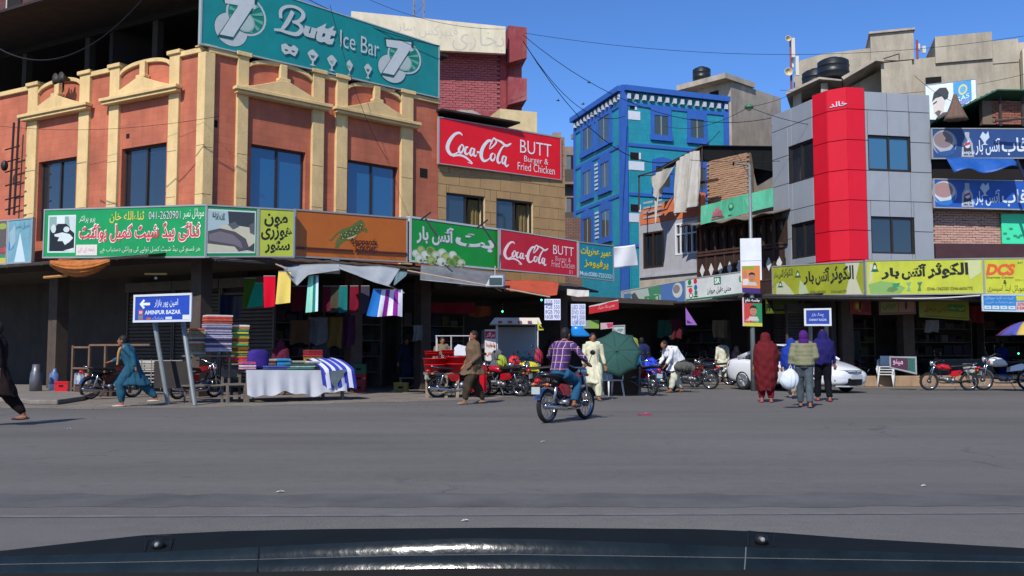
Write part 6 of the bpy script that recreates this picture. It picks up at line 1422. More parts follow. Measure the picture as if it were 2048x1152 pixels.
mb = MB(); mb.ball((0,0,0), (.2,.14,.21), 16, 12); mb.ball((.03,0,.1), (.12,.1,.14), 12, 8); remeshed(mb, 'bag_body', pm('#ccd4dc', .5), t, .018, .01, 5)
MB().tube([(-.03,0,.18), (.03,0,.32), (.07,0,.18)], .012, 5).build('handle', pm('#ccd4dc', .5), t)
person('tall person in a dark blue shawl and black trousers right of the quilted jacket', gnd(1648, 803), 175, 1.78, 'jeans', '#22205c', bot='#121118', cover=('wrap', '#231f56'), seed=9, pose=dict(fL=(.1,-.18,.08), fR=(-.1,.15,.08)), hair=HAIR, shoe='#8a2c38')
person('man in a billowing white shirt bending forward among the motorcycles', gnd(1350, 785), -70, 1.72, 'kameez', '#cfd0d2', bot='#b8b8a4', seed=10, tunic=.3, wide=1.45, pose=dict(pel=(0,.14,.88), chest=(0,-.14,1.22), head=(0,-.36,1.42), fL=(.12,-.22,.08), fR=(-.1,.3,.09), wL=(.2,-.42,.82), wR=(-.2,-.42,.82)), shoe='#6a4636')
t = thing('grey_bundle', 'dark grey bundle under the arm of the bending man in white', 'bundle', tuple(gnd(1364, 785) + Vector((0,-.3,.78))))
mb = MB(); mb.ball((0,0,0), (.3,.2,.17), 14, 10); mb.ball((.16,0,-.05), (.2,.16,.13), 12, 8); remeshed(mb, 'bundle_body', cloth('#55554f'), t, .025, .02, 2)
MB().tube([(-.2,-.05,.12),(0,-.1,.2),(.2,-.05,.1)], .015, 5).build('tie', cloth('#3a3a38'), t)
person('man in a cream kameez standing with his back to us left of the white car', gnd(1446, 765), 185, 1.72, 'kameez', '#cfcdb8', seed=11, tunic=.62, pose=dict(fL=(.09,-.1,.08), fR=(-.1,.15,.08)))
person('seated figure in a pink and white shawl behind the boot of the white car', gnd(1474, 762), -150, 1.5, 'woman', '#c08a90', cover=('wrap', '#c8a0a0'), seed=12)
person('man in dark brown clothes striding at the far left edge', gnd(-12, 852), -80, 1.72, 'kameez', '#241c1c', bot='#1e1716', seed=13, pose=dict(fL=(.1,-.34,.08), fR=(-.1,.42,.16), wL=(.3,.15,.9), wR=(-.25,-.2,.92)), shoe='#3a241c')
# people in the shade of the shops
sh = [('man in navy clothes holding a pale cloth in the shade right of the towels', 812, 778, 20, '#1d2434', None, 1.7), ('seated vendor in a dark grey shawl beside the white snack cart', 1018, 778, -30, '#4a484c', ('wrap', '#56545a'), 1.5),
      ('man in dark navy behind the blue motorcycles', 1284, 776, 170, '#20284a', None, 1.72), ('man in pale grey standing in the dark arcade left of the lamp post', 1412, 752, 190, '#8e9088', None, 1.7),
      ('figure in magenta in the depth of the arcade', 1392, 748, 160, '#7a2050', ('scarf', '#8a2860'), 1.6), ('shaded shopper in lilac behind the white car bonnet', 1694, 764, 10, '#56407a', None, 1.65), ('shaded man in grey near the stacked white chairs', 1722, 762, -20, '#5a5c60', None, 1.7),
      ('shaded man in navy sitting at the shop behind the red motorcycle', 1846, 762, 15, '#2a2c4c', None, 1.6), ('shaded man in blue behind the white motorcycle', 2006, 764, 0, '#26327a', None, 1.65), 
      ('shaded shopper in brown under the rust orange awning', 1100, 768, 160, '#5a3a30', None, 1.7), ('shaded man in mustard beyond the green umbrella', 1222, 762, 200, '#6a5c34', None, 1.7), ('shopper in pale blue walking in the street mouth behind the umbrella', 1262, 758, 200, '#7a90a8', None, 1.7), ('shopper in black burqa in the street mouth', 1308, 757, 180, '#15151a', ('shawl', '#17171c', .2), 1.6),
      ('man in off white kameez deep in the arcade behind the motorcycles', 1366, 754, 150, '#a8a696', None, 1.7), ('man in dark green leaning by the arcade column', 1330, 760, 30, '#2c4038', None, 1.7), ('man in grey seated on a motorcycle left of the snack cart', 990, 784, -20, '#5c5e62', None, 1.5),
      ('vendor in dark red behind the snack cart glass', 1050, 776, 10, '#5a2028', None, 1.65), ('shaded man in beige at the bucket stall', 884, 784, 20, '#7a6c58', None, 1.68), ('woman in maroon shawl looking at the cloth stall', 560, 790, 170, '#4a1c2c', ('wrap', '#5a2034'), 1.58),
      ('stallholder in dark grey behind the folded cloths', 640, 786, 0, '#38383e', None, 1.68), ('shaded man in white vest behind the shop counter', 1752, 758, 0, '#a0a2a0', None, 1.68), ('shaded man in brown standing left of the parasol', 1975, 762, 0, '#4c3c30', None, 1.7), ('shaded man in violet by the fridge at right', 1936, 760, 10, '#3c2c54', None, 1.7)]
for i, (l, u, v, yw_, c, cov, h) in enumerate(sh): person(l, gnd(u, v), yw_, h, 'kameez', c, cover=cov, seed=20+i, vox=.018, hands=True)

# parked motorcycles
for i, (l, u, v, yw_, c, st) in enumerate((
    ('black and red motorcycle parked tail out behind the teal clad man', 222, 797, 55, '#3a1014', 'classic'), ('motorcycle with a pale plate parked behind the leaning sign post', 392, 797, 60, '#8a1418', 'classic'),
    ('red motorcycle leaning beside the red buckets stall', 918, 795, 20, '#9a1418', 'classic'), ('maroon motorcycle parked right of the man in brown', 985, 790, 200, '#5c1230', 'classic'), ('black motorcycle with a yellow bag parked before the snack cart', 1058, 792, 170, '#181818', 'classic'),
    ('dark motorcycle in the huddle left of the snack cart', 1020, 790, 30, '#2a1416', 'classic'),
    ('motorcycle with a white plate facing the arcade right of the green umbrella', 1284, 790, 110, '#7a1420', 'classic'), ('blue motorcycle parked behind the one with the white plate', 1325, 782, 110, '#1c3a8c', 'classic'), ('maroon motorcycle parked right of the bending man', 1385, 778, 155, '#5c1024', 'classic'),
    ('dark motorcycle in the shade behind the bending man', 1345, 768, 20, '#2a2224', 'classic'), ('black scooter-like motorcycle in the shade left of the cream kameez man', 1418, 764, 170, '#1c1e22', 'classic'),
    ('bright red motorcycle parked side on before the beige plinth', 1898, 781, 172, '#b01420', 'modern'), ('large white motorcycle parked at the right edge of the view', 2012, 781, 175, '#c9c9c8', 'cruiser'), ('dark motorcycle in shade behind the white car bonnet', 1700, 768, 20, '#3a2030', 'classic'), ('maroon motorcycle in the street mouth beyond the umbrella', 1248, 772, 100, '#4a1018', 'classic'), ('black motorcycle behind the bending man in white', 1362, 774, 130, '#17171a', 'classic'),
    ('red motorcycle squeezed between the two by the snack cart', 1004, 792, 150, '#a01420', 'classic'), ('dark blue motorcycle left of the cream kameez man', 1428, 770, 150, '#1c2448', 'classic'), ('grey motorcycle half hidden behind the red shawl woman', 1500, 768, 160, '#3c3e42', 'classic'), ('black motorcycle in the row behind the stacked chairs', 1750, 768, 25, '#18181c', 'classic'))):
    p = gnd(u, v); motorcycle(l, p, yw_, c, lean=R.choice((-6, 5, 7)), style=st, scale=1.14 if st == 'cruiser' else 1.0)

# ================================================================ WHITE CAR
def car():
    rr_, ff = Vector((7.5, 30.0)), Vector((8.92, 27.7)); d = (ff-rr_).normalized(); left = Vector((-d.y, d.x))
    c = (rr_+ff)/2 + left*.77; t = thing('white_car', 'white saloon car with alloy wheels stopped behind the walkers', 'car', (c.x, c.y, 0), atan2(d.y, d.x))
    paint = mat('white_car_paint', '#d6d8da', .25, var=.01, coat=.8); gls = glass('car_glass', '#12161a', .04, .8); trim = mat('black_trim', '#101113', .4, var=0)
    # body stations: x, half width at sill / waist / shoulder, z of sill, waist, shoulder, deck
    St = [(-2.24,.62,.70,.66,.42,.66,.9,.93),(-2.1,.76,.82,.76,.28,.66,.97,1.03),(-1.75,.82,.87,.80,.22,.66,.98,1.06),(-1.35,.85,.885,.82,.2,.64,.97,1.02),(-.7,.86,.89,.83,.2,.62,.95,.96),(0,.86,.89,.83,.2,.6,.93,.94),(.7,.86,.89,.83,.2,.6,.92,.95),(1.15,.86,.885,.8,.2,.6,.9,.99),(1.5,.85,.87,.76,.2,.6,.84,.95),(1.85,.8,.84,.68,.2,.58,.76,.86),(2.15,.68,.76,.56,.22,.54,.68,.76),(2.34,.48,.58,.42,.26,.5,.6,.64)]
    rings = []
    for x, a, b_, c_, z0, z1, z2, z3 in St:
        h = [(a*.9, z0), (a, z0+.08), (b_, z1), ((b_+c_)/2+.01, (z1+z2)/2+.02), (c_, z2), (c_*.6, z3), (0, z3+.015)]
        ring = [(x, y, z) for y, z in h] + [(x, -y, z) for y, z in reversed(h[:-1])]
        rings.append(ring)
    mb = MB(); mb.loft(rings); o = mb.build('body', paint, None, smooth=True)
    md = o.modifiers.new('s', 'SUBSURF'); md.levels = 2
    cut = MB()
    for x in (-1.35, 1.35):
        for s in (-1, 1): cut.cyl((x, s*.62, .32), (x, s*1.1, .32), .37, n=28)
    co = cut.build('wheel_cutter', None, None); md = o.modifiers.new('b', 'BOOLEAN'); md.object = co; md.operation = 'DIFFERENCE'; md.solver = 'EXACT'
    dg = bpy.context.evaluated_depsgraph_get(); me = bpy.data.meshes.new_from_object(o.evaluated_get(dg)); o.modifiers.clear(); o.data = me; bpy.data.objects.remove(co); o.parent = t
    # greenhouse
    G = [(-1.62,.70,1.02,.72,1.03),(-1.2,.7,1.0,.62,1.2),(-.72,.72,.97,.57,1.38),(-.2,.73,.95,.56,1.44),(.25,.73,.94,.56,1.41),(.75,.72,.95,.6,1.2),(1.18,.68,.97,.66,.99)]
    gm_ = MB(); gm_.loft([[(x, wb, zb), (x, wt, zt), (x, wt*.5, zt+.02), (x, 0, zt+.025), (x, -wt*.5, zt+.02), (x, -wt, zt), (x, -wb, zb)] for x, wb, zb, wt, zt in G], close=False); subsurf(gm_.build('windows', gls, t, smooth=True), 1)
    rf2 = MB(); rf2.loft([[(x, .58*k, z), (x, .3, z+.035), (x, -.3, z+.035), (x, -.58*k, z)] for x, z, k in ((-.95,1.315,1.0),(-.7,1.40,1.0),(-.3,1.455,1.0),(.2,1.44,1.0),(.4,1.375,1.02))], cap=False, close=False); subsurf(solid(rf2.build('roof', paint, t, smooth=True), .03), 1)
    for s in (-1, 1):
        pl_ = MB(); pl_.tube([(1.2, s*.7, .98), (.75, s*.63, 1.22), (.3, s*.585, 1.4), (-.3, s*.585, 1.45), (-.75, s*.6, 1.39), (-1.2, s*.65, 1.2), (-1.62, s*.72, 1.03)], [.04,.035,.03,.03,.03,.05,.08], 8); pl_.build('roof_pillar', paint, t, smooth=True)
        MB().tube([(-.18, s*.74, .95), (-.25, s*.6, 1.42)], .03, 6).build('door_pillar', trim, t)
        mi = MB().ball((.78, s*.92, 1.02), (.07,.1,.07), 12, 8).build('mirror', paint, t, smooth=True)
        for x in (-.3, .62): MB().box(x-.1, x+.1, s*.885-.012, s*.885+.012, .8, .825).build('door_handle', chrome, t)
        for x in (-.95, -.2, .85): MB().box(x-.006, x+.006, s*.888-.006, s*.888+.006, .3, .9).build('door_seam', trim, t)
        MB().loft([[(1.55,s*.8,.72),(1.58,s*.84,.62),(1.62,s*.78,.6)], [(1.9,s*.7,.7),(1.98,s*.76,.58),(1.98,s*.72,.56)], [(2.2,s*.5,.66),(2.25,s*.58,.54),(2.24,s*.5,.54)]]).build('headlight', mat('headlamp_glass', '#8f979c', .1, var=0, coat=1), t, smooth=True)
        MB().loft([[(-2.2,s*.62,.92),(-2.26,s*.66,.74),(-2.2,s*.6,.74)], [(-1.95,s*.79,.93),(-2.0,s*.84,.78),(-1.95,s*.78,.76)]]).build('tail_light', mat('tail_lamp', '#6a1216', .2, var=0, coat=1), t, smooth=True)
        MB().ball((2.12, s*.6, .4), (.06,.1,.09), 10, 8).build('fog_lamp_pocket', trim, t)
        for x in (-1.35, 1.35):
            wh = MB(); wh.cyl((0,-.09,0), (0,.09,0), .2, n=20)
            for i in range(5):
                a = 2*pi*i/5; 
                for da in (-.13, .13): wh.tube([(.05*cos(a), s*.1, .05*sin(a)), (.205*cos(a+da), s*.095, .205*sin(a+da))], [.03,.016], 6)
            o = wh.build('wheel', mat('alloy_wheel', '#9fa2a6', .3, metal=.7, var=.03), t, loc=(x, s*.78, .315))
            ty = MB(); torus(ty, (0,0,0), .255, .065, 36, 10, 1.5); ty.build('tyre', tyre_m, o, smooth=True); rm = MB(); torus(rm, (0,s*.07,0), .208, .014, 36, 6, 1.2); rm.build('rim', MATS['alloy_wheel'], o, smooth=True)
            MB().cyl((0,s*.0,0),(0,s*.05,0),.2,n=20).build('brake_disc', trim, o)
    MB().loft([[(2.26,y,.66-.1*abs(y)),(2.3,y,.58)] for y in (-.5,-.25,0,.25,.5)], close=False, cap=False)
    gr = MB()
    for z in (.6, .635, .67): gr.tube([(2.16,-.5,z),(2.33,-.25,z),(2.36,0,z),(2.33,.25,z),(2.16,.5,z)], .012, 6)
    gr.build('grille', chrome, t)
    MB().loft([[(2.14,-.58,.42),(2.1,-.6,.26)],[(2.33,-.3,.44),(2.3,-.3,.24)],[(2.375,0,.44),(2.34,0,.24)],[(2.33,.3,.44),(2.3,.3,.24)],[(2.14,.58,.42),(2.1,.6,.26)]], close=False, cap=False).build('lower_intake', trim, t)
    MB().loft([[(2.16,-.66,.24),(2.14,-.66,.2)],[(2.36,-.3,.23),(2.34,-.3,.19)],[(2.40,0,.23),(2.37,0,.19)],[(2.36,.3,.23),(2.34,.3,.19)],[(2.16,.66,.24),(2.14,.66,.2)]], close=False, cap=False).build('bumper_lip', paint, t)
    MB().box(2.36, 2.385, -.24, .24, .42, .54).build('number_plate', pm('#a9abac', .5), t)
    MB().ball((2.36,0,.645), (.012,.05,.035), 12, 8).build('badge', chrome, t)
    MB().ball((.35, .2, 1.05), (.1,.14,.14), 10, 8).build('red_seat_cover', pm('#a01420'), t)
car()
# ================================================================ ROAD SIGNS, LAMP POST
galv = mat('galvanised_pole', '#7d8484', .5, metal=.3, var=.15, dirt=.4, dirtcol='#6a5a48')
def roadsign(name, label, c4, items, legs, face='#1c3fa0'):
    t = sign(name, label, 'sign', c4, items, face=face, thick=.03, frame_w=.05, frame_col='#c3c8cc', part='plate', dirt=.06)
    M = (Matrix.Translation(t.location) @ Matrix.Rotation(t.rotation_euler.z, 4, 'Z')).inverted()
    for (ub, vb, ut, vt) in legs:
        g = gnd(ub, vb); top = at(ut, vt, c4[3] + .12); o = MB().tube([g, top], .055, 10).build('leg', galv, t); o.matrix_local = M
    return t
roadsign('direction_sign', 'blue bazaar direction sign with white left arrow on two leaning posts', (269, 592, 643, 21.6, 382, 588, 641, 21.0),
    [P([(279,.33),(287,.14),(290,.2),(286,.28),(300,.28),(300,.38),(286,.38),(290,.46),(287,.52)], '#d5dae0', 'arrow'), T('امین پور بازار', 309, 356, .16, .5, '#c9d2e2', .01), T('AMINPUR BAZAR', 290, 362, .58, .74, '#c9d2e2', .03),
     RC(277, 287, .54, .96, '#8a5068', 'sticker'), RC(279, 285, .6, .7, '#c9a0a8', 'sticker'), RC(278, 286, .8, .88, '#3a8a6a', 'sticker'), RC(366, 380, .78, .95, '#c9ccc8', 'sticker'), RC(294, 303, .86, .94, '#a85a40', 'sticker'), T('پارکنگ', 306, 328, .82, .95, '#9fb0d8', 0), RC(332, 345, .84, .94, '#b9c8e8', 'sticker')],
    [(336, 809, 302, 600), (390, 811, 360, 600)])
t = thing('rusted_plate', 'dark rusted sheet fixed low between the two leaning sign posts', 'plate', tuple(gnd(345, 806))); MB().box(-.45, .42, -.02, .02, .35, 1.0).build('plate', mat('rust_dark', '#2c2724', .8, var=.3), t)
roadsign('direction_sign', 'small blue bazaar name sign behind the tall person in dark blue', (1610, 619, 650, 26.4, 1661, 618, 650, 26.2),
    [T('جھنگ بازار', 1623, 1648, .22, .5, '#b9c6e8', 0), T('CHINIOT BAZAR', 1618, 1653, .6, .74, '#b9c6e8', .01), T('فیصل آباد', 1626, 1645, .84, .93, '#5a78c8', 0)], [(1621, 783, 1621, 622), (1653, 783, 1653, 622)], face='#20388e')
lp = gnd(1507, 782); t = thing('street_lamp', 'tall thin galvanised lamp post with a short arm pointing left', 'street lamp', tuple(lp))
top = at(1499, 330, lp.y) - lp; MB().tube([(0,0,0), (top.x*.4, 0, top.z*.4), (top.x, 0, top.z)], [.085,.07,.045], 10).build('pole', galv, t, smooth=True)
arm = at(1470, 328, lp.y) - lp; MB().tube([tuple(top), (arm.x, 0, arm.z+.02)], .03, 8).build('arm', galv, t)
o = MB().loft([[(arm.x-.05+x, y, arm.z+z) for x, z in ((0,.06),(0,-.05))] + [(arm.x-.05+x, -y, arm.z+z) for x, z in ((0,-.05),(0,.06))] for x, y in ((.05,.05),(-.3,.12),(-.62,.08))]).build('lamp_head', pm('#6d7268', .4), t)
MB().tube([(0,0,.95*top.z), (0,-.0,.95*top.z+.01)], .06, 8).build('collar', galv, t)
Yp = lp.y - .12
sign('poster', 'tall white blank board strapped to the lamp post above the party posters', 'poster', (1481, 477, 562, Yp, 1523, 476, 560, Yp), [RC(1482, 1522, .53, .54, '#8a8d90', 'fold')], face='#d9dbdc', frame=False, thick=.02, dirt=.03)
def face_poster(label, c4, bgc, top_, bot_, extra=()):
    u0, u1 = c4[0], c4[4]; w_ = u1-u0; um = u0+w_*.55
    it = list(extra) + [P([(um-w_*.28,.8),(um-w_*.2,.66),(um+w_*.2,.66),(um+w_*.3,.8)], '#b9b0a8'), EL(um, .46, w_*.17, .17, '#a8745c', 'portrait'), P([(um-w_*.18,.42),(um-w_*.15,.3),(um,.26),(um+w_*.15,.3),(um+w_*.18,.42),(um+w_*.1,.36),(um-w_*.1,.36)], '#1c1614', 'portrait'), EL(um-w_*.06, .45, w_*.02, .012, '#1c1614', 'portrait', 8), EL(um+w_*.06, .45, w_*.02, .012, '#1c1614', 'portrait', 8), RC(um-w_*.05, um+w_*.05, .55, .56, '#6a2c2c', 'portrait')]
    return sign('poster', label, 'poster', c4, it, face=bgc, frame=False, thick=.02, dirt=.03)
face_poster('orange and yellow party poster with two portraits on the lamp post', (1484, 532, 580, Yp-.02, 1520, 531, 582, Yp-.02), '#c8783a', 0, 0,
    [RC(1486, 1510, .02, .14, '#7a9a2c'), RC(1484, 1520, .9, 1.1, '#3a2468'), EL(1490, .35, 4, .14, '#b0705c', 'portrait'), P([(1485,.8),(1485,.55),(1496,.52),(1500,.8)], '#c9c0b8')])
face_poster('red and green party poster with one portrait lowest on the lamp post', (1485, 595, 652, Yp, 1524, 596, 653, Yp), '#b03a30', 0, 0,
    [P([(1506,.2),(1524,.2),(1524,.9),(1506,.9)], '#1f7a4a'), RC(1485, 1524, 0, .19, '#1a1a18'), T('جلسہ عام', 1491, 1520, .03, .18, '#d5d5d0', .03), RC(1485, 1524, .88, 1, '#b9b43a'), T('زندہ باد', 1490, 1516, .72, .86, '#d5b0b0', .02), RC(1485, 1488, 0, 1, '#c9a8b0')])
# pennants
def pennant(label, pts, Y, col, txt=None, tc='#1c1c18'):
    P3 = [at(u, v, Y) for u, v in pts]; b = P3[0]; t = thing('pennant', label, 'flag', tuple(b), 0, 'small pennants hung in the bazaar')
    m_ = MB().add([tuple(p-b) for p in P3], [tuple(range(len(P3)))]); solid(m_.build('cloth', pm(col, .8), t), .01)
    if txt:
        vs, fs, li = text_shape(txt, .03); u0 = pts[0][0]+2; w_ = (pts[-1][0]-pts[0][0])*.62; v1 = pts[-1][1]-4
        m_ = MB().add([tuple(at(u0+w_*x, v1-14*y, Y-.012) - b) for x, y in vs], fs); m_.build('lettering', pm(tc, .8), t)
    else: MB().add([tuple(at(pts[1][0]+2, pts[1][1]-4, Y-.012)-b), tuple(at(pts[1][0]+2, pts[1][1]-10, Y-.012)-b), tuple(at(pts[1][0]+12, pts[1][1]-4, Y-.012)-b)], [(0,1,2)]).build('print', pm(tc), t)
pennant('lime yellow pennant with black mark right of the lamp post', [(1531,597),(1532,627),(1548,626)], 30.2, '#b9c42c', 'PP')
pennant('purple and pink pennant with fine print in the arcade mouth', [(1371,615),(1372,650),(1394,650)], 33.0, '#8a5aa8', None, '#3a1c58')
pennant('yellow pennant above the snack cart glass', [(1074,639),(1076,661),(1088,660)], 27.5, '#b9b42c', None)
# price sheets
def price(label, c4, lines):
    u0, u1 = c4[0], c4[4]; sign('price_sheet', label, 'sheet', c4, [T(l, u0+2, u1-2, .06+.92*i/len(lines), .06+.92*i/len(lines)+.72/len(lines), '#2b3a6a', .0) for i, l in enumerate(lines)], face='#c5c8dc', frame=False, thick=.01, dirt=.03, group='hand written price sheets')
price('hand written price sheet hanging left above the rider', (1089, 598, 640, 26.5, 1121, 598, 640, 26.3), ['2GB 350', '4GB 550', '8GB 750', '16GB 900'])
price('hand written price sheet hanging right above the blue bag', (1142, 608, 652, 26.6, 1171, 608, 652, 26.6), ['LED 250', 'DVD 550', 'MP3 250', 'USB 350'])
sign('banner', 'red drink banner with ragged torn top beneath the turquoise sign', 'banner', (1178, 612, 628, 27.2, 1237, 599, 618, 26.6), [T('جوس ملک شیک', 1196, 1230, .3, .72, '#c9a8a8', .0), P([(1178,0),(1237,0),(1237,.14),(1220,.06),(1200,.2),(1178,.12)], '#b9b0a4')], face='#b02028', frame=False, thick=.02)
sign('leaflet', 'small green printed sheet right of the price sheets', 'sheet', (1166, 641, 657, 27.4, 1198, 640, 657, 27.4), [RC(1166, 1180, 0, 1, '#7a8a70')], face='#7a9a3c', frame=False, thick=.01)
sign('leaflet', 'pink and cream leaflet strip above the green umbrella', 'sheet', (1201, 646, 659, 28, 1226, 645, 656, 28), [P([(1213,.1),(1226,.1),(1226,.8),(1216,.9)], '#b02c4c')], face='#b59aa0', frame=False, thick=.01)
sign('shop_board', 'small white board with green script above the umbrella', 'sign', (1226, 652, 676, 28.5, 1249, 651, 676, 28.5), [T('جوس', 1231, 1246, .2, .55, '#1c6a5c', .03), RC(1232, 1246, .7, .85, '#2a8a7a'), EL(1229, .6, 6, .3, '#8a8d88')], face='#a9b3ae', thick=.03)
t = thing('plastic_bag', 'bright blue plastic bag hanging under the price sheets', 'bag', tuple(at(1157, 653, 26.4)))
MB().loft([[(a*cos(2*pi*j/16)+dx, .1*sin(2*pi*j/16), z) for j in range(16)] for z, a, dx in ((.02,.14,-.05),(-.1,.2,-.02),(-.24,.27,.06),(-.29,.25,.08))]).build('bag', mat('blue_plastic', '#1c7ac0', .3, var=.1), t, smooth=True)
MB().tube([(-.1,0,.03),(-.02,0,.2),(.06,0,.03)], .01, 5).build('handle', MATS['blue_plastic'], t)

# ================================================================ STALLS
# cloth stall
SA, SB = gnd(492, 806), gnd(690, 800); fS = Fr(SA, SB)
t = fS.thing('cloth_stall', 'market table of folded cloths draped with a pale sheet', 'stall')
W = fS.L; gw = mat('grey_wood', '#6e665c', .85, var=.25, scale=6)
MB().box(0, W, 0, 1.4, .72, .77).build('table_top', gw, t)
for x in (.05, W-.05):
    for y in (.06, 1.34): MB().box(x-.035, x+.035, y-.035, y+.035, 0, .72).build('leg', gw, t)
drape = mat('pale_drape', '#b2b4b8', .9, var=.06, bump=.4, bscale=5)
def dr(a, b):
    z = .785 - b*(.58+.05*sin(a*12.3)+.03*sin(a*31)) - .03*a; return (W*a - .03, -.06 - .06*b - .09*b*abs(sin(a*14+.5))**.6 - .02*b*sin(a*47), z)
MB().grid(dr, 60, 10).build('drape', drape, t, smooth=True)
MB().grid(lambda a, b: (W*a-.02, -.06+.5*b, .785), 20, 3).build('drape_top', cloth('#54585c'), t)
MB().add([(W*.74, -.17, .72), (W*.98, -.2, .78), (W*.86, -.2, .32)], [(0,1,2)]).build('drape_flap', cloth('#5c686c'), t)  # darker triangular flap over the drape's right end
def stack(label, fr, x, y, z, cols, w_=.36, d=.3, h=.05, grp='stacks of folded cloths on the stall', yaw=0, jit=.02):
    s = fr.thing('cloth_stack', label, 'cloth stack', grp, x=x, y=y, z=z)
    for i, c in enumerate(cols):
        hh = h*R.uniform(.85, 1.15); j = R.uniform(-jit, jit)
        mb = MB(); mb.loft([[(xx, -d/2*k+j, i*h+zz*hh) for xx, zz in ((-w_/2+j,.08),(-w_/2+j,.92),(-w_*.3+j,1),(w_*.3+j,1),(w_/2+j,.92),(w_/2+j,.08))] for k in (-1,-.96,.96,1)])
        bevel(mb.build('folded_cloth', mat('fold_'+c.lstrip('#'), c, .92, var=.2, scale=14, bump=.4, bscale=30), s), .012)
    return s
pal1 = ['#6c5a78', '#a8a0b8', '#4a4860', '#b8b4c4', '#54506c', '#9a94a8', '#3c3a4c', '#b0a8bc']
stack('tall stack of grey and lilac printed cloths topped with red', fS, -.55, .6, 1.22, [R.choice(pal1) for _ in range(13)]+['#a84a34', '#b85a3c', '#c03a34', '#c9c4bc'], .62, .4, .052)
stack('leaning stack of patterned cloths at the far left of the rack', fS, -1.0, .7, 1.1, [R.choice(['#8a7a5c', '#a85a40', '#6c7a58', '#b0a48c', '#5c4a54']) for _ in range(13)], .34, .4, .052)
stack('tall striped stack of orange green and yellow towels', fS, -.0, .75, .95, ['#a8502a', '#c03a5c', '#c9742a', '#3a8a5c', '#b89a2c', '#6a4a20', '#c9902a', '#4a9a5c', '#b8862c', '#7a3a20', '#b09a30', '#3f9a6c', '#c0b040', '#2c7a50', '#c9702a', '#d5d2cc'], .44, .4, .058)
stack('stack of red striped towels at the back right of the stall', fS, W*.78, .8, .79, ['#b02a2c', '#c9c2bc', '#a81c2c', '#b8782c', '#b0a03a', '#a82c30', '#8a1c24', '#7a2420'], .4, .36, .06)
stack('stack of turquoise and navy cloths in the middle of the stall', fS, W*.42, .5, .79, ['#2a3c7a', '#1c5a9a', '#2c8ab0', '#246a9a', '#2a94b8'], .34, .32, .05)
stack('stack of maroon and olive cloths left of the turquoise ones', fS, W*.26, .55, .79, ['#4a1c34', '#5c2440', '#6a6a34', '#5a2038', '#a8a088'], .4, .34, .05)
stack('stack of dark checked cloths right of the turquoise ones', fS, W*.58, .55, .79, ['#3a3c34', '#8a8c7c', '#2c3438', '#a0a090'], .42, .34, .05)
stack('stack of white and green printed cloths at the stall front', fS, W*.55, .2, .79, ['#3a8a78', '#b9c4b8', '#3c5444'], .7, .28, .045)
stack('flat stack of blue cloths at the stall front', fS, W*.32, .2, .79, ['#3a4a8c', '#4a5aa0'], .6, .28, .045)
stack('stack of black and white printed cloths near the striped towel', fS, W*.7, .32, .79, ['#4a4c50', '#a8aaac', '#5c6064', '#b4b6b8'], .34, .34, .05)
stack('pink and white flowered cloths at the left end of the stall', fS, .1, .25, .79, ['#c08aa0', '#c9b8c0', '#b04a78'], .34, .3, .06)
pt = fS.thing('purple_bundle', 'deep violet cloth bundle standing on the left end of the stall', 'cloth', x=.42, y=.45, z=.79)
MB().loft([[(a*cos(2*pi*j/18)**1, .14*sin(2*pi*j/18), z) for j in range(18)] for z, a in ((0,.26),(.1,.28),(.35,.27),(.44,.24),(.48,.14))]).build('bundle', cloth('#3a2c78'), pt, smooth=True)
tw = fS.thing('striped_towel', 'blue and white striped towel spread over the right end of the stall', 'towel', x=W*.84, z=0)
for i in range(9):
    c = '#2c3aa0' if i % 2 == 0 else '#c9cad8'; a0, a1 = -.42+.1*i, -.32+.1*i
    def tf(a, b, a0=a0, a1=a1):
        x = a0+(a1-a0)*a; s = b*1.35; 
        return (x + .25*max(0, b-.3), (.75 - s) if s < .9 else -.17-.02*sin(x*20), (1.05 - .25*s*s/.81 if s < .9 else .8-(s-.9)*1.1) + .015*sin(x*25))
    MB().grid(tf, 3, 16).build('stripe', mat('towel_'+c[1:], c, .95, var=.06, bump=.3, bscale=60), tw, smooth=True)
t = fS.thing('plastic_chair', 'grey brown chair frame at the left end of the cloth stall', 'chair', x=-.42, y=.1)
for x in (0, .42):
    for y in (0, .42): MB().box(x-.025, x+.025, y-.025, y+.025, 0, .42 if y == 0 else .85).build('leg', gw, t)
MB().box(-.02, .44, -.02, .44, .42, .46).build('seat', gw, t); MB().box(0, .42, .4, .44, .6, .8).build('backrest', gw, t)
for z in (.15,): MB().box(0, .42, -.02, .02, z, z+.04).build('stretcher', gw, t)
t = fS.thing('display_rack', 'thin dark rack carrying the tall cloth stacks', 'rack', x=-1.2, y=.4)
for x in (0, .9, 1.5):
    for y in (0, .5): MB().box(x-.02, x+.02, y-.02, y+.02, 0, 1.1).build('post', gw, t)
MB().box(-.1, 1.0, -.05, .55, 1.1, 1.14).build('shelf', gw, t); MB().box(.95, 1.6, -.05, .55, .9, .94).build('shelf', gw, t); MB().box(-.1, 1.0, -.05, .55, .4, .43).build('shelf', gw, t)
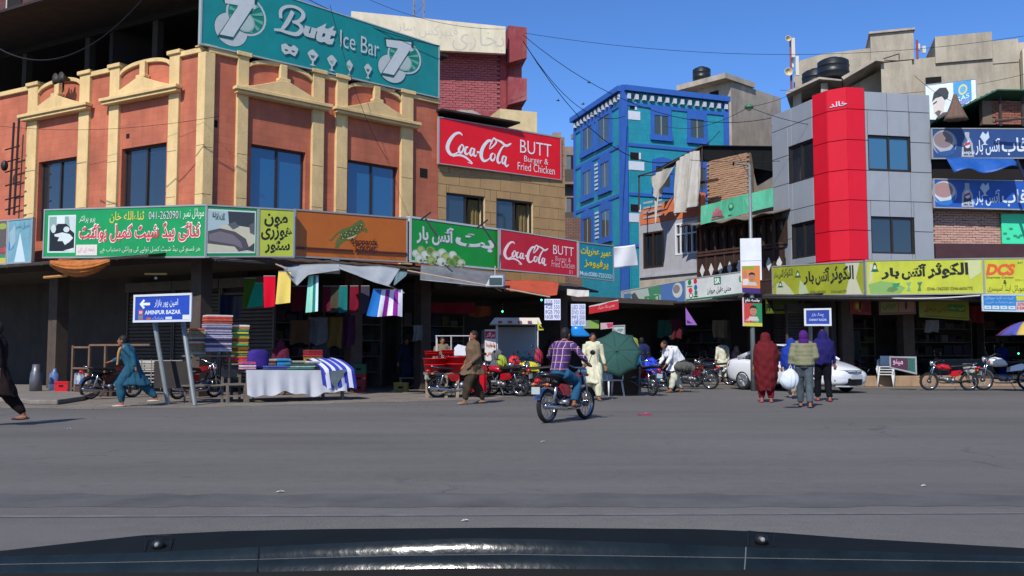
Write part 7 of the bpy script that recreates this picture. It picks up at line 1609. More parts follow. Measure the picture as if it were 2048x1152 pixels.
# dark shelves of goods at the back of the shops
def shelves(fr, x0, x1, y, label, seed):
    r_ = random.Random(seed); t = fr.thing('goods_shelf', label, 'shelf', x=x0, y=y); w_ = x1-x0
    for z in (.5, 1.05, 1.6, 2.15): MB().box(0, w_, 0, .45, z, z+.03).build('shelf_board', gw, t)
    for x in (0, w_): MB().box(x-.02, x+.02, 0, .45, 0, 2.6).build('post', gw, t)
    for z in (.53, 1.08, 1.63, 2.18):
        x = .1
        while x < w_-.3:
            b = r_.uniform(.1, .5); h = r_.uniform(.08, .46); c = r_.choice(['#2c2634', '#3a322c', '#222c40', '#40222a', '#4c4a46', '#22302a', '#4a4028', '#28282e', '#3c2c36', '#5c5852'])  # goods palette darkened to carry the shade of the shops
            bevel(MB().box(x, x+b*.92, .03, .4, z, z+h).build('goods', mat('goods_'+c[1:], c, .85, var=.35, scale=12), t), .015); x += b
shelves(FRR, 2.3, 5.0, 2.9, 'shaded shelf of folded goods behind the cloth stall', 1)
shelves(FRR, 5.6, 7.9, 3.0, 'shaded shelf of goods behind the red buckets', 2)
shelves(FCo, .4, 3.0, 3.2, 'shaded shelf of goods behind the snack cart', 3)
shelves(FS, .5, 3.2, 1.7, 'shaded shelf of goods in the arcade of the gallery house', 4)
shelves(FGR, .6, 3.4, 5.2, 'shaded shelf of goods in the ice bar behind the white car', 5)
shelves(FGR, 4.6, 7.8, 5.2, 'shaded shelf of goods behind the red motorcycle', 6)
shelves(FGR, 8.4, 12, 5.2, 'shaded shelf of goods at the right edge', 7)
# counters of right shops
def counter(fr, x0, x1, y, label, col, items=()):
    t = fr.thing('shop_counter', label, 'counter', x=x0, y=y); m = mat('counter_'+col[1:], col, .6, var=.2, dirt=.3)
    MB().box(0, x1-x0, 0, .6, 0, .9).build('front', m, t); MB().box(-.05, x1-x0+.05, -.05, .65, .9, .95).build('top', gw, t)
counter(FGR, 4.6, 7.2, 3.2, 'shaded shop counter behind the stacked chairs', '#4a4c50'); counter(FGR, 8.6, 12, 3.2, 'shaded shop counter behind the white motorcycle', '#3c3a40'); counter(FS, .8, 3.6, .8, 'shaded counter in the dark arcade mouth', '#40383a')
# red bucket stall
bS = gnd(858, 796); t = thing('bucket_stall', 'rough wooden table stand under the red tubs', 'table', tuple(bS), .1)
MB().box(-.15, 1.15, 0, .8, .62, .67).build('table_top', gw, t)
for x in (-.05, .45, .75):
    for y in (.06, .7): MB().box(x-.04, x+.04, y-.04, y+.04, 0, .62).build('leg', mat('pale_wood', '#8a7c68', .8, var=.2), t)
MB().box(-.05, .75, .04, .08, .12, .17).build('stretcher', MATS['pale_wood'], t)
redp = mat('red_plastic', '#c0121c', .35, var=.05)
def tub(label, p, r, h, m, grp, q=1.12):
    t = thing('tub', label, 'tub', tuple(p), 0, grp)
    MB().loft([[(rr*cos(2*pi*j/22), rr*sin(2*pi*j/22), z) for j in range(22)] for rr, z in ((r*.86,0),(r,h),(r*1.06,h),(r*1.06,h*1.06),(r*.96,h*1.06),(r*.84,h*.15))]).build('tub_body', m, t, smooth=True)
    MB().loft([[(rr*cos(2*pi*j/22), rr*sin(2*pi*j/22), z) for j in range(22)] for rr, z in ((r*.955,h*.55),(r*.97,h*.55),(r*.97,h*.6),(r*.955,h*.6))]).build('rib', m, t)
tub('large red plastic tub at the right of the bucket stall', bS+Vector((.75,.3,.67)), .34, .4, redp, 'red plastic tubs'); tub('large red plastic tub at the left of the bucket stall', bS+Vector((.15,.32,.67)), .34, .36, redp, 'red plastic tubs')
tub('small red bowl on top of the left red tub', bS+Vector((.05,.28,1.1)), .2, .13, redp, 'red plastic tubs'); tub('small red bowl on top of the right red tub', bS+Vector((.5,.28,1.13)), .2, .13, redp, 'red plastic tubs')
t = thing('glass_showcase', 'small glass showcase of white cups on the bucket stall', 'showcase', tuple(bS+Vector((.5,.55,1.02))))
for x in (-.35, .05, .55): 
    for y in (-.15, .15): MB().box(x-.012, x+.012, y-.012, y+.012, 0, .62).build('corner_bar', pm('#a9aaa8'), t)
MB().box(-.37, .57, -.17, .17, .62, .64).build('top', pm('#b9bab8'), t); MB().box(-.37, .57, -.17, .17, -.02, 0).build('base', gw, t)
MB().box(-.34, .54, -.155, -.15, .0, .62).build('glass_front', mat('clear_glass', '#ffffff', .02, var=0, trans=1, ior=1.1), t)
for i in range(5): MB().cyl((-.28+.16*i, -.03, .0), (-.28+.16*i, -.03, .14+.05*(i % 2)), .045, .06, 12).build('cup', pm('#c9c8c0'), t)
t = thing('paper_stack', 'white folded papers leaning on the showcase', 'paper', tuple(bS+Vector((.85,.2,1.12)))); MB().prism([(-.2,0),(.25,0),(.2,.22),(-.1,.3),(-.2,.2)], -.05, .05).build('paper', pm('#c9ccd0'), t)
t = thing('red_cloth_skirt', 'red cloth skirt hanging behind the red motorcycle wheel', 'cloth', tuple(bS+Vector((1.1,.2,0)))); MB().grid(lambda a, b: (.42*a, .07*sin(a*14)*(1.2-b), .12+.04*sin(a*9)+.7*b), 24, 4).build('cloth', cloth('#b01420'), t, smooth=True)
blu = mat('blue_drum_plastic', '#143c9c', .35, var=.08)
for i, (u, v, l) in enumerate(((822, 776, 'blue plastic drum on the left of the pair in shade'), (838, 776, 'blue plastic drum on the right of the pair in shade'))):
    t = thing('blue_drum', l, 'drum', tuple(gnd(u, v)+Vector((0,0,.4))), 0, 'blue drums'); 
    MB().loft([[(rr*cos(2*pi*j/20), rr*sin(2*pi*j/20), z) for j in range(20)] for rr, z in ((.2,0),(.22,.05),(.22,.25),(.235,.27),(.22,.3),(.22,.55),(.2,.6),(.14,.62))]).build('drum_body', blu, t, smooth=True); MB().cyl((0,0,.62),(0,0,.66),.1,n=14).build('lid', blu, t)
t = thing('low_bench', 'low wooden bench carrying the blue drums', 'bench', tuple(gnd(830, 778))); MB().box(-.5, .45, -.25, .25, .34, .39).build('seat', gw, t)
for x in (-.45, .4): MB().box(x-.03, x+.03, -.2, .2, 0, .34).build('leg', MATS['pale_wood'], t)
# snack cart
cS = gnd(1035, 784); t = thing('snack_cart', 'glass fronted snack cart with white roof and red lettered side board', 'cart', tuple(cS), .05)
for x in (-.62, .62):
    for y in (0, .8): MB().box(x-.02, x+.02, y-.02, y+.02, .3, 2.12).build('post', pm('#b5b7b8', .4), t)
MB().box(-.7, .7, -.08, .9, .75, .85).build('deck', gw, t)
MB().hexa([(-.85,-.22,2.06),(.72,-.22,2.06),(.66,-.05,2.26),(-.7,-.05,2.26)], [(-.85,.95,2.06),(.72,.95,2.06),(.66,.95,2.26),(-.7,.95,2.26)]).build('roof', pm('#c4bcb4', .5), t)
for i in range(4): MB().box(-.6+.3*i, -.48+.3*i, -.24, -.225, 2.09, 2.16).build('roof_mark', pm('#7a4a48'), t)
MB().box(-.6, .6, .0, .006, .9, 2.0).build('glass_front', MATS['clear_glass'], t); MB().box(-.6, .6, .75, .78, .85, 2.0).build('back_panel', pm('#8a8c90', .7), t)
MB().box(-1.0, -.66, -.05, -.01, .95, 1.9).build('side_board', pm('#c9c4bc'), t); MB().box(-.99, -.67, -.058, -.052, 1.62, 1.85).build('red_band', pm('#b81c28'), t)
for j, s in enumerate(('برگر', 'شوارما', 'چپس')):
    vs, fs, li = text_shape(s, .03); MB().add([(-.96+.26*x, -.062, (1.66 if j == 0 else 1.35-.28*(j-1))+.15*y) for x, y in vs], fs).build('lettering', pm('#d5d0cc' if j == 0 else '#b03030'), t)
for x in (-.45, .5):
    o = MB(); torus(o, (x, -.12, .3), .26, .025, 22, 6); o.build('wheel', tyre_m, t, smooth=True)
for i in range(16):
    a = R.uniform(0, .55); MB().ball((.0+a, .2+R.uniform(0,.3), .92+R.uniform(0, .25+a*.5)), (.06,.05,.04), 8, 6).build('snack_pack', pm(R.choice(['#2a8a7a', '#3a7ab0', '#6aa89a', '#a8b83c', '#2c5a8a']), .4), t)
for l, p, sz, c in (('yellow rucksack strapped on the motorcycle before the snack cart', gnd(1056, 788)+Vector((0,0,.72)), (.3,.18,.22), '#b9b01c'), ('lime bag hanging between the parked motorcycles', gnd(1003, 790)+Vector((0,0,.95)), (.13,.1,.18), '#8f9f2c'), ('red bag on the motorcycle tank near the snack cart', gnd(1028, 788)+Vector((0,0,.95)), (.16,.12,.16), '#c01420'), ('blue shopping bag hanging beyond the umbrella', gnd(1272, 790)+Vector((0,.3,1.0)), (.18,.13,.26), '#1c6a98'), ('yellow parcel wrapped above the blue bag', gnd(1268, 790)+Vector((0,.3,1.45)), (.17,.12,.2), '#868c30'), ('bright blue bag on the motorcycle with the white plate', gnd(1302, 785)+Vector((0,0,.75)), (.2,.16,.3), '#1c3ac0'), ('pink balloon bag by the snack cart post', gnd(1070, 788)+Vector((.1,0,1.1)), (.11,.1,.22), '#8a1c34')):
    t = thing('bag', l, 'bag', tuple(p)); mb = MB(); mb.ball((0,0,0), sz, 14, 10); mb.ball((sz[0]*.3,0,-sz[2]*.3), (sz[0]*.8, sz[1]*.9, sz[2]*.7), 12, 8); remeshed(mb, 'bag_body', pm(c, .6), t, .018, .03, 3)
    MB().tube([(-.05,0,sz[2]*.9), (0,0,sz[2]*1.3), (.05,0,sz[2]*.9)], .012, 5).build('strap', blk, t)
# umbrella, green, tilted
def umbrella(name, label, top, axis, r, cols, m_up=None, h=.35, n=8, pole=1.6, seg=None):
    t = thing(name, label, 'umbrella', tuple(top)); q = Vector((0,0,1)).rotation_difference(Vector(axis).normalized()); t.rotation_mode = 'QUATERNION'; t.rotation_quaternion = q
    for i in range(n):
        a0, a1 = 2*pi*i/n, 2*pi*(i+1)/n; vs = []; fs = []
        for k in range(6):
            s = k/5; z = -h*s**1.7
            for j in range(5):
                a = a0+(a1-a0)*j/4; w_ = r*s*(1-.05*sin(pi*j/4)*s) * (cos(pi/n)/cos(a-(a0+a1)/2)); vs.append((w_*cos(a), w_*sin(a), z))
        for k in range(5):
            for j in range(4): fs.append((k*5+j, k*5+j+1, (k+1)*5+j+1, (k+1)*5+j))
        solid(MB().add(vs, fs).build('canopy_panel', cols[i % len(cols)], t, smooth=True), .004)
        MB().tube([(0,0,-.01), (r*.97*cos(a0), r*.97*sin(a0), -h-.01)], .006, 4).build('rib', blk, t)
    MB().tube([(0,0,.06), (0,0,-pole)], .014, 8).build('pole', blk, t)
    return t
umbrella('umbrella', 'large dark green umbrella tilted towards the road', at(1233, 702, 25.2), (-.12, -1, .42), .7, [mat('dark_green_cloth', '#234a42', .85, var=.12)], h=.2, pole=.9)
umbrella('umbrella', 'red blue and yellow parasol cut by the right edge', at(2050, 643, 28.0), (0, 0, 1), .85, [pm('#b03034', .7), pm('#4a4a98', .7), pm('#b8a04a', .7)], h=.42, pole=2.0)
# counter/tables near the umbrella, white stool
t = thing('work_table', 'dark table with pale legs under the green umbrella', 'table', tuple(gnd(1245, 790))); MB().box(-.6, .55, 0, .5, .8, .85).build('table_top', black_in, t)
for x in (-.55, .5): MB().box(x-.03, x+.03, 0, .06, 0, .8).build('leg', pm('#6a6a6a'), t)
MB().box(-.5, .5, .3, .34, 0, .8).build('back_panel', mat('brown_board', '#4a3626', .8, var=.2), t)
white_p = mat('white_plastic', '#c4c6c4', .45, var=.03)
def chair(label, p, yaw, grp, m=white_p, rootz=0):
    t = thing('plastic_chair', label, 'chair', tuple(p), radians(yaw), grp)
    L = lambda n, f: link(n, mesh_of((n, 'chair'), f, m), t)
    link('seat', mesh_of(('seat', 'chair'), lambda b: b.loft([[(x, y, .42+z) for x, y in ((-.24,-.22),(.24,-.22),(.22,.2),(-.22,.2))] for z in (0,.03)]), m, False), t)
    link('backrest', mesh_of(('backrest', 'chair'), lambda b: [b.grid(lambda a, c: (-.22+.44*a, .2+.1*c+.04*sin(pi*a), .45+.36*c), 6, 4)] , m), t)
    for s in (-1, 1):
        link('leg', mesh_of(('leg', s, 'f'), lambda b: b.tube([(s*.22,-.2,.42),(s*.26,-.26,0)], [.03,.022], 6), m), t); link('leg', mesh_of(('leg', s, 'b'), lambda b: b.tube([(s*.2,.2,.45),(s*.25,.3,0)], [.03,.022], 6), m), t)
        link('armrest', mesh_of(('arm', s), lambda b: b.tube([(s*.25,-.2,.42),(s*.28,-.2,.64),(s*.28,.05,.66),(s*.22,.26,.7)], [.02,.025,.025,.02], 6), m), t)
    return t
cp = gnd(1772, 774)
for i in range(4): chair(['lowest', 'second', 'third', 'top'][i] + ' white plastic chair of the stack beside the car', cp+Vector((.02*i,.015*i,.09*i)), -25, 'stacked white plastic chairs')
chair('white plastic chair between the red and the white motorcycle', gnd(1948, 773), 120, 'white plastic chairs at the shops'); chair('white plastic chair under the green umbrella', gnd(1222, 792), 30, 'white plastic chairs at the shops')
t = thing('brown_table', 'small reddish brown table beside the stacked chairs', 'table', tuple(gnd(1802, 772))); tbm = mat('reddish_wood', '#4a2c28', .6, var=.2)
MB().box(-.32, .32, -.25, .25, .68, .72).build('table_top', tbm, t)
for x in (-.28, .28):
    for y in (-.2, .2): MB().box(x-.03, x+.03, y-.03, y+.03, 0, .68).build('leg', tbm, t)
for z in (.12,): MB().box(-.28, .28, -.22, -.18, z, z+.04).build('stretcher', tbm, t)
sign('menu_board', 'slanting pink and green menu board on the counter behind the brown table', 'board', (1780, 714, 735, 29.6, 1832, 715, 747, 29.4), [RC(1816, 1832, 0, 1, '#2a5c50')]+[EL(1820+5*(i % 2), .12+.11*i, 2, .05, '#1f4a44') for i in range(8)]+[T('مینو', 1786, 1806, .2, .7, '#c9a0b8', .02)], face='#4a2438', thick=.03)  # board colours darkened so that it reads as shaded
# left corner small things
t = thing('rack_frame', 'rusty square tube frame standing before the shutters', 'rack', tuple(gnd(160, 792)+Vector((0,0,.12))), -.45); rf_m = mat('rusty_frame', '#6a5340', .8, var=.3)
for x in (-.33, .33, .95, 1.9): MB().box(x-.03, x+.03, -.03, .03, 0, 1.28).build('post', rf_m, t)
for z, a, b in ((1.2,-.33,.33), (.62,-.33,.33), (1.26,.33,2.6), (.06,-.33,.33)): MB().box(a, b, -.025, .025, z, z+.05).build('rail', rf_m, t)
t = thing('red_crate', 'bright red plastic crate on the concrete plinth at far left', 'crate', tuple(gnd(113, 792)+Vector((0,.35,.12))), .1); MB().box(-.17,.17,-.14,.14,0,.03).box(-.17,.17,-.14,-.12,.03,.27).box(-.17,.17,.12,.14,.03,.27).box(-.17,-.15,-.12,.12,.03,.27).box(.15,.17,-.12,.12,.03,.27).build('crate_shell', redp, t); MB().box(-.18,.18,-.15,-.141,.22,.28).build('rim', redp, t); MB().box(-.06,.06,-.146,-.142,.12,.18).build('hand_hole', black_in, t)
t = thing('steel_drum', 'dented steel can standing on the concrete plinth at far left', 'can', tuple(gnd(56, 792)+Vector((0,.4,.12)))); MB().loft([[(rr*cos(2*pi*j/18), rr*sin(2*pi*j/18), z) for j in range(18)] for rr, z in ((.16,0),(.165,.3),(.15,.5),(.12,.56),(.1,.75))]).build('can_body', mat('dull_can', '#6a6c70', .4, metal=.5, var=.2), t, smooth=True)
t = thing('water_bottle', 'pale blue water bottle with a white base in the shade at far left', 'bottle', tuple(gnd(94, 790)+Vector((0,.4,.12)))); MB().loft([[(rr*cos(2*pi*j/16), rr*sin(2*pi*j/16), z) for j in range(16)] for rr, z in ((.13,0),(.14,.2),(.14,.45),(.05,.56),(.05,.62))]).build('bottle_body', mat('pale_blue_bottle', '#5a6c94', .2, var=.1), t, smooth=True); MB().cyl((0,0,0),(0,0,.18),.15,n=14).build('base', white_p, t)
t = thing('cloth_bundle', 'white and grey cloths standing folded inside the rack frame', 'cloth', tuple(gnd(152, 790)+Vector((0,.3,.12)))); 
for i in range(4): MB().prism([(-.2+.1*i,0),(-.1+.1*i,0),(-.08+.1*i,.42),(-.15+.1*i,.5)], -.1, .1).build('cloth', cloth(['#8a8ca0', '#a8a8b8', '#7c8098', '#b0b0bc'][i]), t)
t = thing('wooden_box', 'long low brown wooden box on the pavement left of the parked motorcycle', 'box', tuple(gnd(192, 792)), -.1); bevel(MB().box(-.5,.6,-.25,.25,0,.3).build('box_body', mat('brown_box', '#4c3a30', .85, var=.25), t), .02); MB().box(-.52,.62,-.27,.27,.301,.33).build('lid', MATS['brown_box'], t)
t = thing('cage_stack', 'white wire racks lit behind the walking man in teal', 'rack', tuple(gnd(300, 790)), .0)
for i in range(7): MB().box(-.55,.9,-.02,.02,.35+.1*i,.38+.1*i).build('wire_bar', pm('#a09a90'), t)
for i in range(6): MB().box(-.55+.28*i,-.53+.28*i,-.02,.02,.1,1.0).build('wire_post', pm('#8a847c'), t)
MB().box(-.5,.85,.1,.14,.7,.95).build('white_panel', pm('#b5b0a6'), t)
# ladder / pole cluster at far left and wall brackets
t = FL.thing('pole_ladder', 'dark iron ladder frame with insulators against the terracotta wall at far left', 'ladder', x=FL.sx(20, .35), y=-.35)
for dx, u, v0, v1 in ((0, 28, 245, 430), (.0, 38, 238, 430)):
    a = FL.px(u, v0, .35); b = FL.px(u-10, v1, .35); x0 = FL.sx(20, .35); MB().tube([(a[0]-x0, 0, a[1]), (b[0]-x0, 0, b[1])], .035, 6).build('rail', mat('dark_iron', '#2a1c1a', .7), t)
for v in (300, 325, 345, 372, 400, 420): 
    a = FL.px(12, v, .35); b = FL.px(40, v-8, .35); x0 = FL.sx(20, .35); MB().tube([(a[0]-x0, -.02, a[1]), (b[0]-x0, -.02, b[1])], .025, 5).build('rung', MATS['dark_iron'], t)
a = FL.px(12, 332, .35); MB().ball((a[0]-x0, -.05, a[1]), (.13,.1,.17), 10, 8).build('insulator', blk, t)
for u, v, l in ((127, 160, 'dark loudspeaker pair perched over the first pediment'),):
    s, z = FL.px(u, v, .3); t = FL.thing('loudspeaker', l, 'loudspeaker', x=s, y=-.3, z=z)
    for dx in (-.12, .16): MB().loft([[(dx+r_*cos(2*pi*j/14)*.8, -y, r_*sin(2*pi*j/14)) for j in range(14)] for r_, y in ((.04,-.1),(.08,.05),(.17,.18),(.18,.2))]).build('horn', mat('dull_horn', '#3c3630', .6), t, smooth=True)
    MB().tube([(0,0,-.35),(0,0,.05)], .03, 6).build('bracket', MATS['dark_iron'], t)
# litter and sandals
t = thing('sandal', 'pink sandal lying on the road right of the rider', 'sandal', tuple(gnd(1290, 831)), .3); MB().loft([[(x, y*.045, z) for y, z in ((-1,0),(-1,.025),(1,.025),(1,0))] for x in (-.13,-.1,.1,.13)]).build('sole', pm('#8a3a4c'), t); MB().tube([(0,-.045,.02),(.04,0,.06),(0,.045,.02)], .012, 6).build('strap', pm('#b04a64'), t)
for i, (u, v, l) in enumerate(((930, 1043, 'torn white paper scrap lying nearest the bonnet'), (1848, 973, 'white paper scrap on the road at right'), (138, 858, 'tiny white scrap on the road at left'), (1086, 884, 'tiny pale scrap on the road below the rider'), (1540, 797, 'white scrap on the road left of the quilted jacket'), (560, 985, 'small pale chip on the road at lower left'))):
    t = thing('paper_scrap', l, 'litter', tuple(gnd(u, v)+Vector((0,0,.004)))); s = .03 if i < 2 else .04
    MB().add([(-s,0,0),(s*.4,-s*.5,.01),(s,s*.3,.004),(0,s*.6,.015)], [(0,1,2,3)]).build('paper', pm('#b8b8b4'), t); MB().add([(-s*.4,s*.2,.002),(s*.2,0,.03),(s*.3,s*.8,.01)], [(0,1,2)]).build('crease', pm('#b8b8b4'), t)
# murky stock and fittings under the awnings
def crate(label, u, v, dy, z, col, w_=.42, h=.28, yaw=0, grp='crates stacked in the shaded shops'):
    p = gnd(u, v); t = thing('crate', label, 'crate', (p.x, p.y+dy, z), yaw, grp); m = pm(col, .6)
    MB().box(-w_/2,w_/2,-.15,.15,0,.02).box(-w_/2,w_/2,-.15,-.135,.02,h).box(-w_/2,w_/2,.135,.15,.02,h).box(-w_/2,-w_/2+.015,-.135,.135,.02,h).box(w_/2-.015,w_/2,-.135,.135,.02,h).build('crate_shell', m, t)
    MB().box(-w_/2-.01,w_/2+.01,-.165,-.151,h-.05,h).build('rim', m, t); MB().box(-w_*.18,w_*.18,-.153,-.1505,h*.35,h*.6).build('hand_hole', black_in, t)
for i, (l, u, v, dy, z, c) in enumerate((('red drink crate lowest left of the towels shop door', 716, 784, .2, 0, '#8a1c20'), ('red drink crate stacked on the lowest one by the towels shop door', 716, 784, .2, .28, '#8a1c20'), ('green drink crate topmost by the towels shop door', 716, 784, .2, .56, '#1c5a34'),
    ('yellow crate on the floor behind the bucket stall', 800, 784, .3, 0, '#8a742a'), ('blue crate beside the snack cart wheel', 1086, 782, 0, 0, '#1c3a7a'), ('red crate stacked on the blue crate by the snack cart', 1086, 782, 0, .28, '#8a1c20'),
    ('grey crate in the arcade left of the column', 1300, 762, 0, 0, '#5a5c5e'), ('orange crate on the grey crate in the arcade', 1300, 762, 0, .28, '#8a4a20'), ('blue crate behind the stacked white chairs', 1826, 768, .6, .38, '#1c3a7a'), ('green crate on the plinth behind the red motorcycle', 1880, 768, .6, .38, '#1c5a34'), ('red crate on the plinth right of the green crate', 1912, 768, .6, .38, '#8a1c20'))):
    crate(l, u, v, dy, z, c)
for i, (l, u, v, Y, w_, h, c) in enumerate((('dark blue trousers hanging in the left shop mouth', 452, 590, 26.6, .3, .9, '#1c2440'), ('grey shirt hanging in the left shop mouth', 470, 592, 26.7, .42, .7, '#4a4c54'), ('brown blanket hanging behind the mint towel', 600, 640, 27.4, .6, .7, '#4a3426'), ('patterned grey blanket hanging behind the stall table', 636, 634, 27.5, .6, .8, '#5a5c60'), ('mustard blanket hanging by the column', 668, 634, 27.6, .5, .9, '#5c4a24'), ('plum blanket hanging right of the mustard one', 696, 632, 27.8, .45, .9, '#40203c'),
    ('white apron hanging in the bucket stall shop', 836, 650, 29.6, .3, .5, '#7a7c80'), ('red plastic strip curtain in the burger shop', 905, 605, 30.4, 1.5, .35, '#6a1820'), ('orange poster cloth in the burger shop', 960, 612, 30.6, .7, .35, '#7a3a1c'), ('pale sheet hanging left of the cart roof', 975, 660, 31, .4, .6, '#6a6c70'),
    ('green cloth hung in the arcade mouth', 1330, 640, 38, .6, .7, '#24483a'), ('maroon cloth hung in the arcade mouth', 1352, 638, 38, .5, .8, '#4c1c24'), ('tan cloth hung deep in the arcade', 1440, 640, 37, .6, .7, '#6a5c48'), ('white towel hung in the right arcade', 1864, 640, 34, .5, .45, '#7a7c7e'), ('dim red cloth hung in the right arcade', 1955, 612, 33.4, .5, .6, '#601820'), ('grey curtain at the back of the right arcade', 1700, 660, 35.5, .8, 1.2, '#4a4c4e'))):
    p = at(u, v, Y); t = thing('hanging_cloth', l, 'cloth', tuple(p), R.uniform(-.15, .15), 'dim cloths hanging in the shaded shops'); s_ = R.uniform(0, 6)
    MB().grid(lambda a, b: (-w_/2+w_*a+.03*sin(b*5+s_)*b, .05*sin(a*11+s_+b)*(.3+b), -h*b*(1+.05*sin(a*7+s_))), 14, 8).build('cloth_sheet', cloth(c), t, smooth=True); MB().tube([(-w_/2,0,.0),(w_/2,0,.0)], .01, 5).build('hanger_rod', blk, t)
t = thing('drinks_fridge', 'tall glass door drinks fridge with blue side in the right arcade', 'fridge', tuple(gnd(1668, 762)+Vector((0,3.5,0)))); MB().box(-.4,.4,0,.7,0,1.9).build('cabinet', pm('#9aa4ac', .4), t); MB().box(-.34,.34,-.03,-.001,.25,1.6).build('door', glass('fridge_glass', '#1a2a30', .1), t); MB().box(-.38,.38,-.02,-.001,1.64,1.86).build('header_panel', pm('#1c3c8a'), t)
for j in range(4):
    for i in range(6): MB().cyl((-.28+.11*i, .08, .35+.3*j), (-.28+.11*i, .08, .55+.3*j), .035, n=8).build('bottle', pm(R.choice(['#5a1418', '#1c4a24', '#8a5a1c', '#1c2c5a'])), t)
# houses across the junction behind the camera: they show only as reflections in the window glass
for x, wd, hh, c, l in ((-34, 18, 8.5, '#8a7a68', 'buff shop house behind the viewer, left of three'), (-12, 20, 7, '#9a8c7c', 'pale shop house behind the viewer, middle of three'), (14, 22, 9, '#7c6a5c', 'brown shop house behind the viewer, right of three')):
    t = thing('opposite_house', l, 'building', (x, -34, 0)); m = mat('opposite_'+c[1:], c, .9, var=.15, dirt=.4); MB().box(0, wd, -8, 0, 0, hh).build('wall', m, t); MB().box(-.2, wd+.2, -8.2, .3, hh, hh+.5).build('parapet', m, t)
    for i in range(int(wd/3)):
        MB().box(1+3*i, 2.4+3*i, 0, .03, hh-3, hh-1.3).build('window', black_in, t)
# small green lamps glowing in the dark shops
led = mat('green_led', (.05, .8, .45), .4, var=0, emis=3)
for u, v, Y, l in ((1005, 623, 29.5, 'small glowing green lamp above the snack cart'), (1083, 600, 29, 'tiny glowing green lamp left of the price sheets'), (2037, 707, 32, 'small glowing green lamp at the right edge shop')):
    t = thing('pilot_lamp', l, 'lamp', tuple(at(u, v, Y))); MB().ball((0,0,0), (.028,.028,.034), 10, 8).build('bulb', led, t, smooth=True); MB().tube([(0,0,.05),(0,0,.3)], .008, 5).build('flex', blk, t)
# stones / dirt along the pavement edge
tag(None or (lambda mb: [mb.ball((p.x+R.uniform(-.3,.3), p.y+R.uniform(-.25,.25), .012), (R.uniform(.004,.018), R.uniform(.004,.018), R.uniform(.004,.01)), 5, 4) for p in [gnd(R.uniform(0, 1100), R.uniform(800, 822)) for _ in range(260)]] and mb)(MB()).build('gravel', mat('gravel_grit', '#6a6258', .95, var=.3)), kind='stuff')

# ================================================================ WIRES
wire_m = mat('black_wire', '#16161a', .7, var=0)
def wire(label, a, b, Ya, Yb, sag, r=.016, n=18):
    r *= .6
    A_, B_ = at(*a, Ya), at(*b, Yb); t = thing('overhead_wire', label, 'wire', tuple(A_), 0, 'overhead wires strung across the crossing'); mb = MB()
    mb.tube([(B_-A_)*(k/n) + Vector((0,0,-sag*4*(k/n)*(1-k/n))) for k in range(n+1)], r, 4); mb.build('strand', wire_m, t)
wire('thick wire falling from the pink balcony to the blue building corner, lower', (1046, 82), (1440, 262), 37, 50, 3.2, .035)
wire('wire falling from the pink balcony to the blue roof corner, upper', (1046, 82), (1250, 232), 37, 49.5, 1.2, .03)
wire('wire from the pink balcony sagging to the blue roof edge', (1046, 70), (1560, 232), 37, 40, 1.5, .024)
wire('thin wire crossing the open sky from the pink building to the right skyline', (1048, 66), (2060, 70), 38, 40, .9, .016)
wire('thin wire in front of the right concrete block', (1560, 180), (2060, 146), 40, 36, .5, .014)
wire('thin wire dipping in front of the billboard', (1830, 152), (2060, 180), 34, 33, .9, .014)
wire('wire from the hanging green lamp to the grey clad building', (1498, 214), (1640, 252), 33, 33, .1, .018)
wire('wire from the hanging green lamp back to the blue roof', (1498, 214), (1330, 252), 33, 49, .4, .018)
wire('wire rising from the green lamp to the right', (1498, 214), (1600, 180), 33, 42, .1, .016)
wire('slack wire under the dark terrace roof at far left', (-20, 86), (300, -20), 23.5, 22, 1.0, .03)
wire('thin wire crossing the terracotta wall at left', (-20, 250), (440, 232), 27.5, 24.6, .25, .01)
wire('thin wire from the teal sign down past the right window', (660, 10), (775, 320), 26.4, 27.5, .5, .012)
wire('thin wire at roof level left of the gallery house lamp', (1380, 320), (1560, 322), 30, 30, .05, .014)
wire('wire over the cream hoarding to the teal sign', (740, 0), (1010, 58), 34, 36, .3, .014)
wire('wire from frame top to the teal sign roof', (600, -10), (880, 92), 27, 30, .2, .02)
g = at(1498, 214, 33); t = thing('hanging_lamp', 'round green and grey lamp hanging on wires in the sky left of the clad building', 'lamp', tuple(g)); MB().ball((0,0,0), (.17,.17,.1), 14, 8).build('shade', mat('green_enamel', '#3a6a44', .4, var=.2), t, smooth=True); MB().ball((0,0,-.07), (.1,.1,.07), 12, 8).build('bowl', pm('#8a9a8a', .2), t, smooth=True)
for u, v in ((1116, 201), (1166, 208), (1178, 165)):
    p = at(u, v, 60); t = thing('bird', 'tiny dark bird in the sky left of the blue building, ' + {1116: 'lowest left', 1166: 'middle', 1178: 'highest'}[u], 'bird', tuple(p)); mb = MB(); mb.ball((0,0,0), (.12,.05,.05), 8, 6).add([(0,-.02,.02),(.04,-.02,.02),(.02,-.28,.1)], [(0,1,2)]).add([(0,.02,.02),(.04,.02,.02),(.02,.28,.1)], [(0,1,2)]); mb.build('body', blk, t)

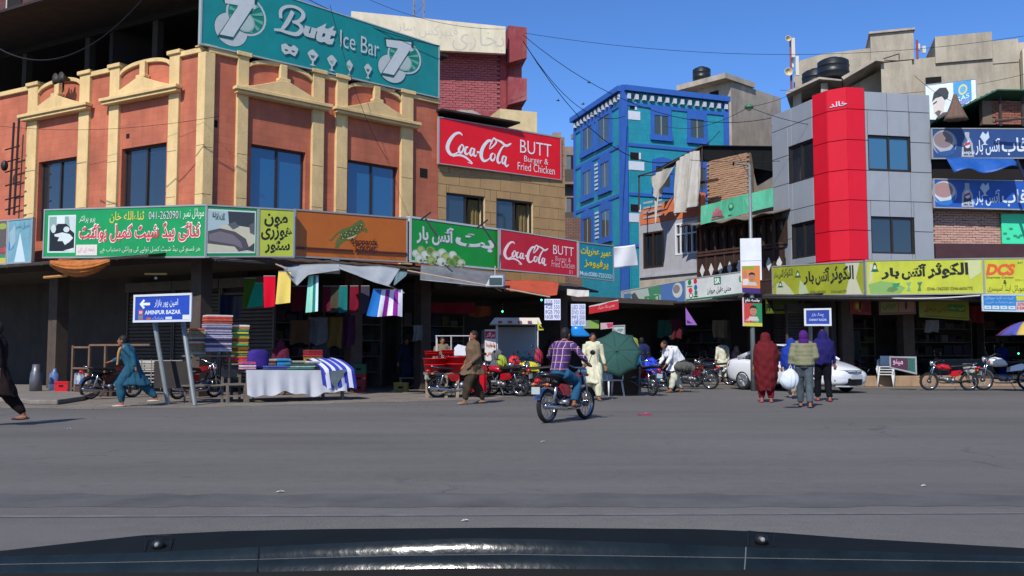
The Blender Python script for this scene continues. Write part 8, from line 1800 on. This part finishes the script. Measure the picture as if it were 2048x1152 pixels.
# ================================================================ OWN VEHICLE'S EDGE IN THE FOREGROUND
vm = mat('dark_green_car_paint', '#171f21', .17, metal=.0, var=.3, scale=14, spec=.4, bump=.05, bscale=40)
MATS['dark_green_car_paint'].node_tree.nodes['Principled BSDF'].inputs['Coat Roughness'].default_value = .15
vmd = mat('dusty_car_paint', '#14191b', .75, var=.15, scale=12, spec=.12)
t = thing('vehicle_bonnet', 'dark green rear edge of the vehicle bonnet along the bottom of the view', 'car', (0, 1.4, 0))
def interp(pts, u):
    for (a, b), (c, d) in zip(pts[:-1], pts[1:]):
        if u <= c: q = (u-a)/(c-a); q = q*q*(3-2*q) if False else q; return b+(d-b)*q
    return pts[-1][1]
top_ = [(-400,1126),(0,1102),(140,1086),(290,1070),(460,1062),(650,1058),(1024,1055),(1400,1058),(1540,1064),(1700,1076),(2048,1096),(2450,1124)]
r1_ = [(-400,1132),(0,1112),(290,1105),(520,1093),(760,1082),(930,1076),(1100,1078),(1500,1094),(2048,1112),(2450,1132)]
r2__ = [(-400,1140),(0,1128),(290,1123),(520,1118),(800,1110),(1024,1108),(1300,1112),(2048,1124),(2450,1144)]
r3_ = [(-400,1160),(0,1147),(520,1144),(900,1136),(1400,1140),(2048,1146),(2450,1160)]
us = [(-400 + 2850*i/96) for i in range(97)]
def Yof(u): return 1.50 - .00008*(u-850) + .00000008*(u-850)**2
def strip(name, la, lb, Ya, Yb, m, n=3, bulge=0):
    mb = MB(); rows_ = []
    for k in range(n+1):
        q = k/n; rows_.append([at(u, interp(la, u)+(interp(lb, u)-interp(la, u))*q, Yof(u)+Ya+(Yb-Ya)*q - bulge*sin(pi*q)) - Vector((0,1.4,0)) for u in us])
    mb.v = [tuple(p) for r_ in rows_ for p in r_]; W_ = len(us); mb.f = [(k*W_+i, (k+1)*W_+i, (k+1)*W_+i+1, k*W_+i+1) for k in range(n) for i in range(W_-1)]
    return mb.build(name, m, t, smooth=True)
strip('rear_lip', top_, r1_, .12, .03, vmd, 3, -.004)
strip('upper_ledge', r1_, r2__, .0302, .0172, vm, 4, .0015)
strip('lower_ledge', [(u, v+1.2) for u, v in r2__], r3_, .012, -.002, vm, 3, .0015)
strip('black_gasket', r3_, [(-400,1240),(2450,1240)], -.0022, -.03, mat('black_rubber', '#050505', .9, var=0), 1)  # black strip below the ledges
strip('bonnet_skin', [(u, v+.3) for u, v in top_], [(u, v+8) for u, v in top_], .161, .9, vmd, 3) if False else None
def onhood(u, v, dy): return at(u, v, Yof(u)+dy) - Vector((0,1.4,0))
for u, m_, s in ((517, blk, 1), (1492, pm('#5a6064'), 1)):
    MB().tube([onhood(u, interp(r1_, u)+1, .0275), onhood(u-1, interp(r2__, u), .0125), onhood(u-3, interp(r3_, u)-1, -.005)], .0011, 5).build('panel_seam', m_, t)
for u0, u1, v0, v1, v2 in ((290, 341, 1073, 1070, 1101), (1496, 1548, 1062, 1067, 1092)):
    a, b, c, d = onhood(u0, v0, .085), onhood(u1, v1, .085), onhood(u1, v2, .034), onhood(u0, v2+1, .034)
    MB().tube([d, a, b, c], .0011, 5).build('washer_cover_edge', blk, t); cx = (u0+u1)/2 + 1; ce = onhood(cx, (v0+v2)/2+3, .05)
    mb = MB(); mb.ball(tuple(ce), (.0115,.009,.010), 14, 10); mb.build('washer_nozzle', blk, t, smooth=True); MB().ball(tuple(ce+Vector((0,-.008,.002))), (.004,.003,.004), 8, 6).build('nozzle_jet', pm('#8a8d90', .3), t)
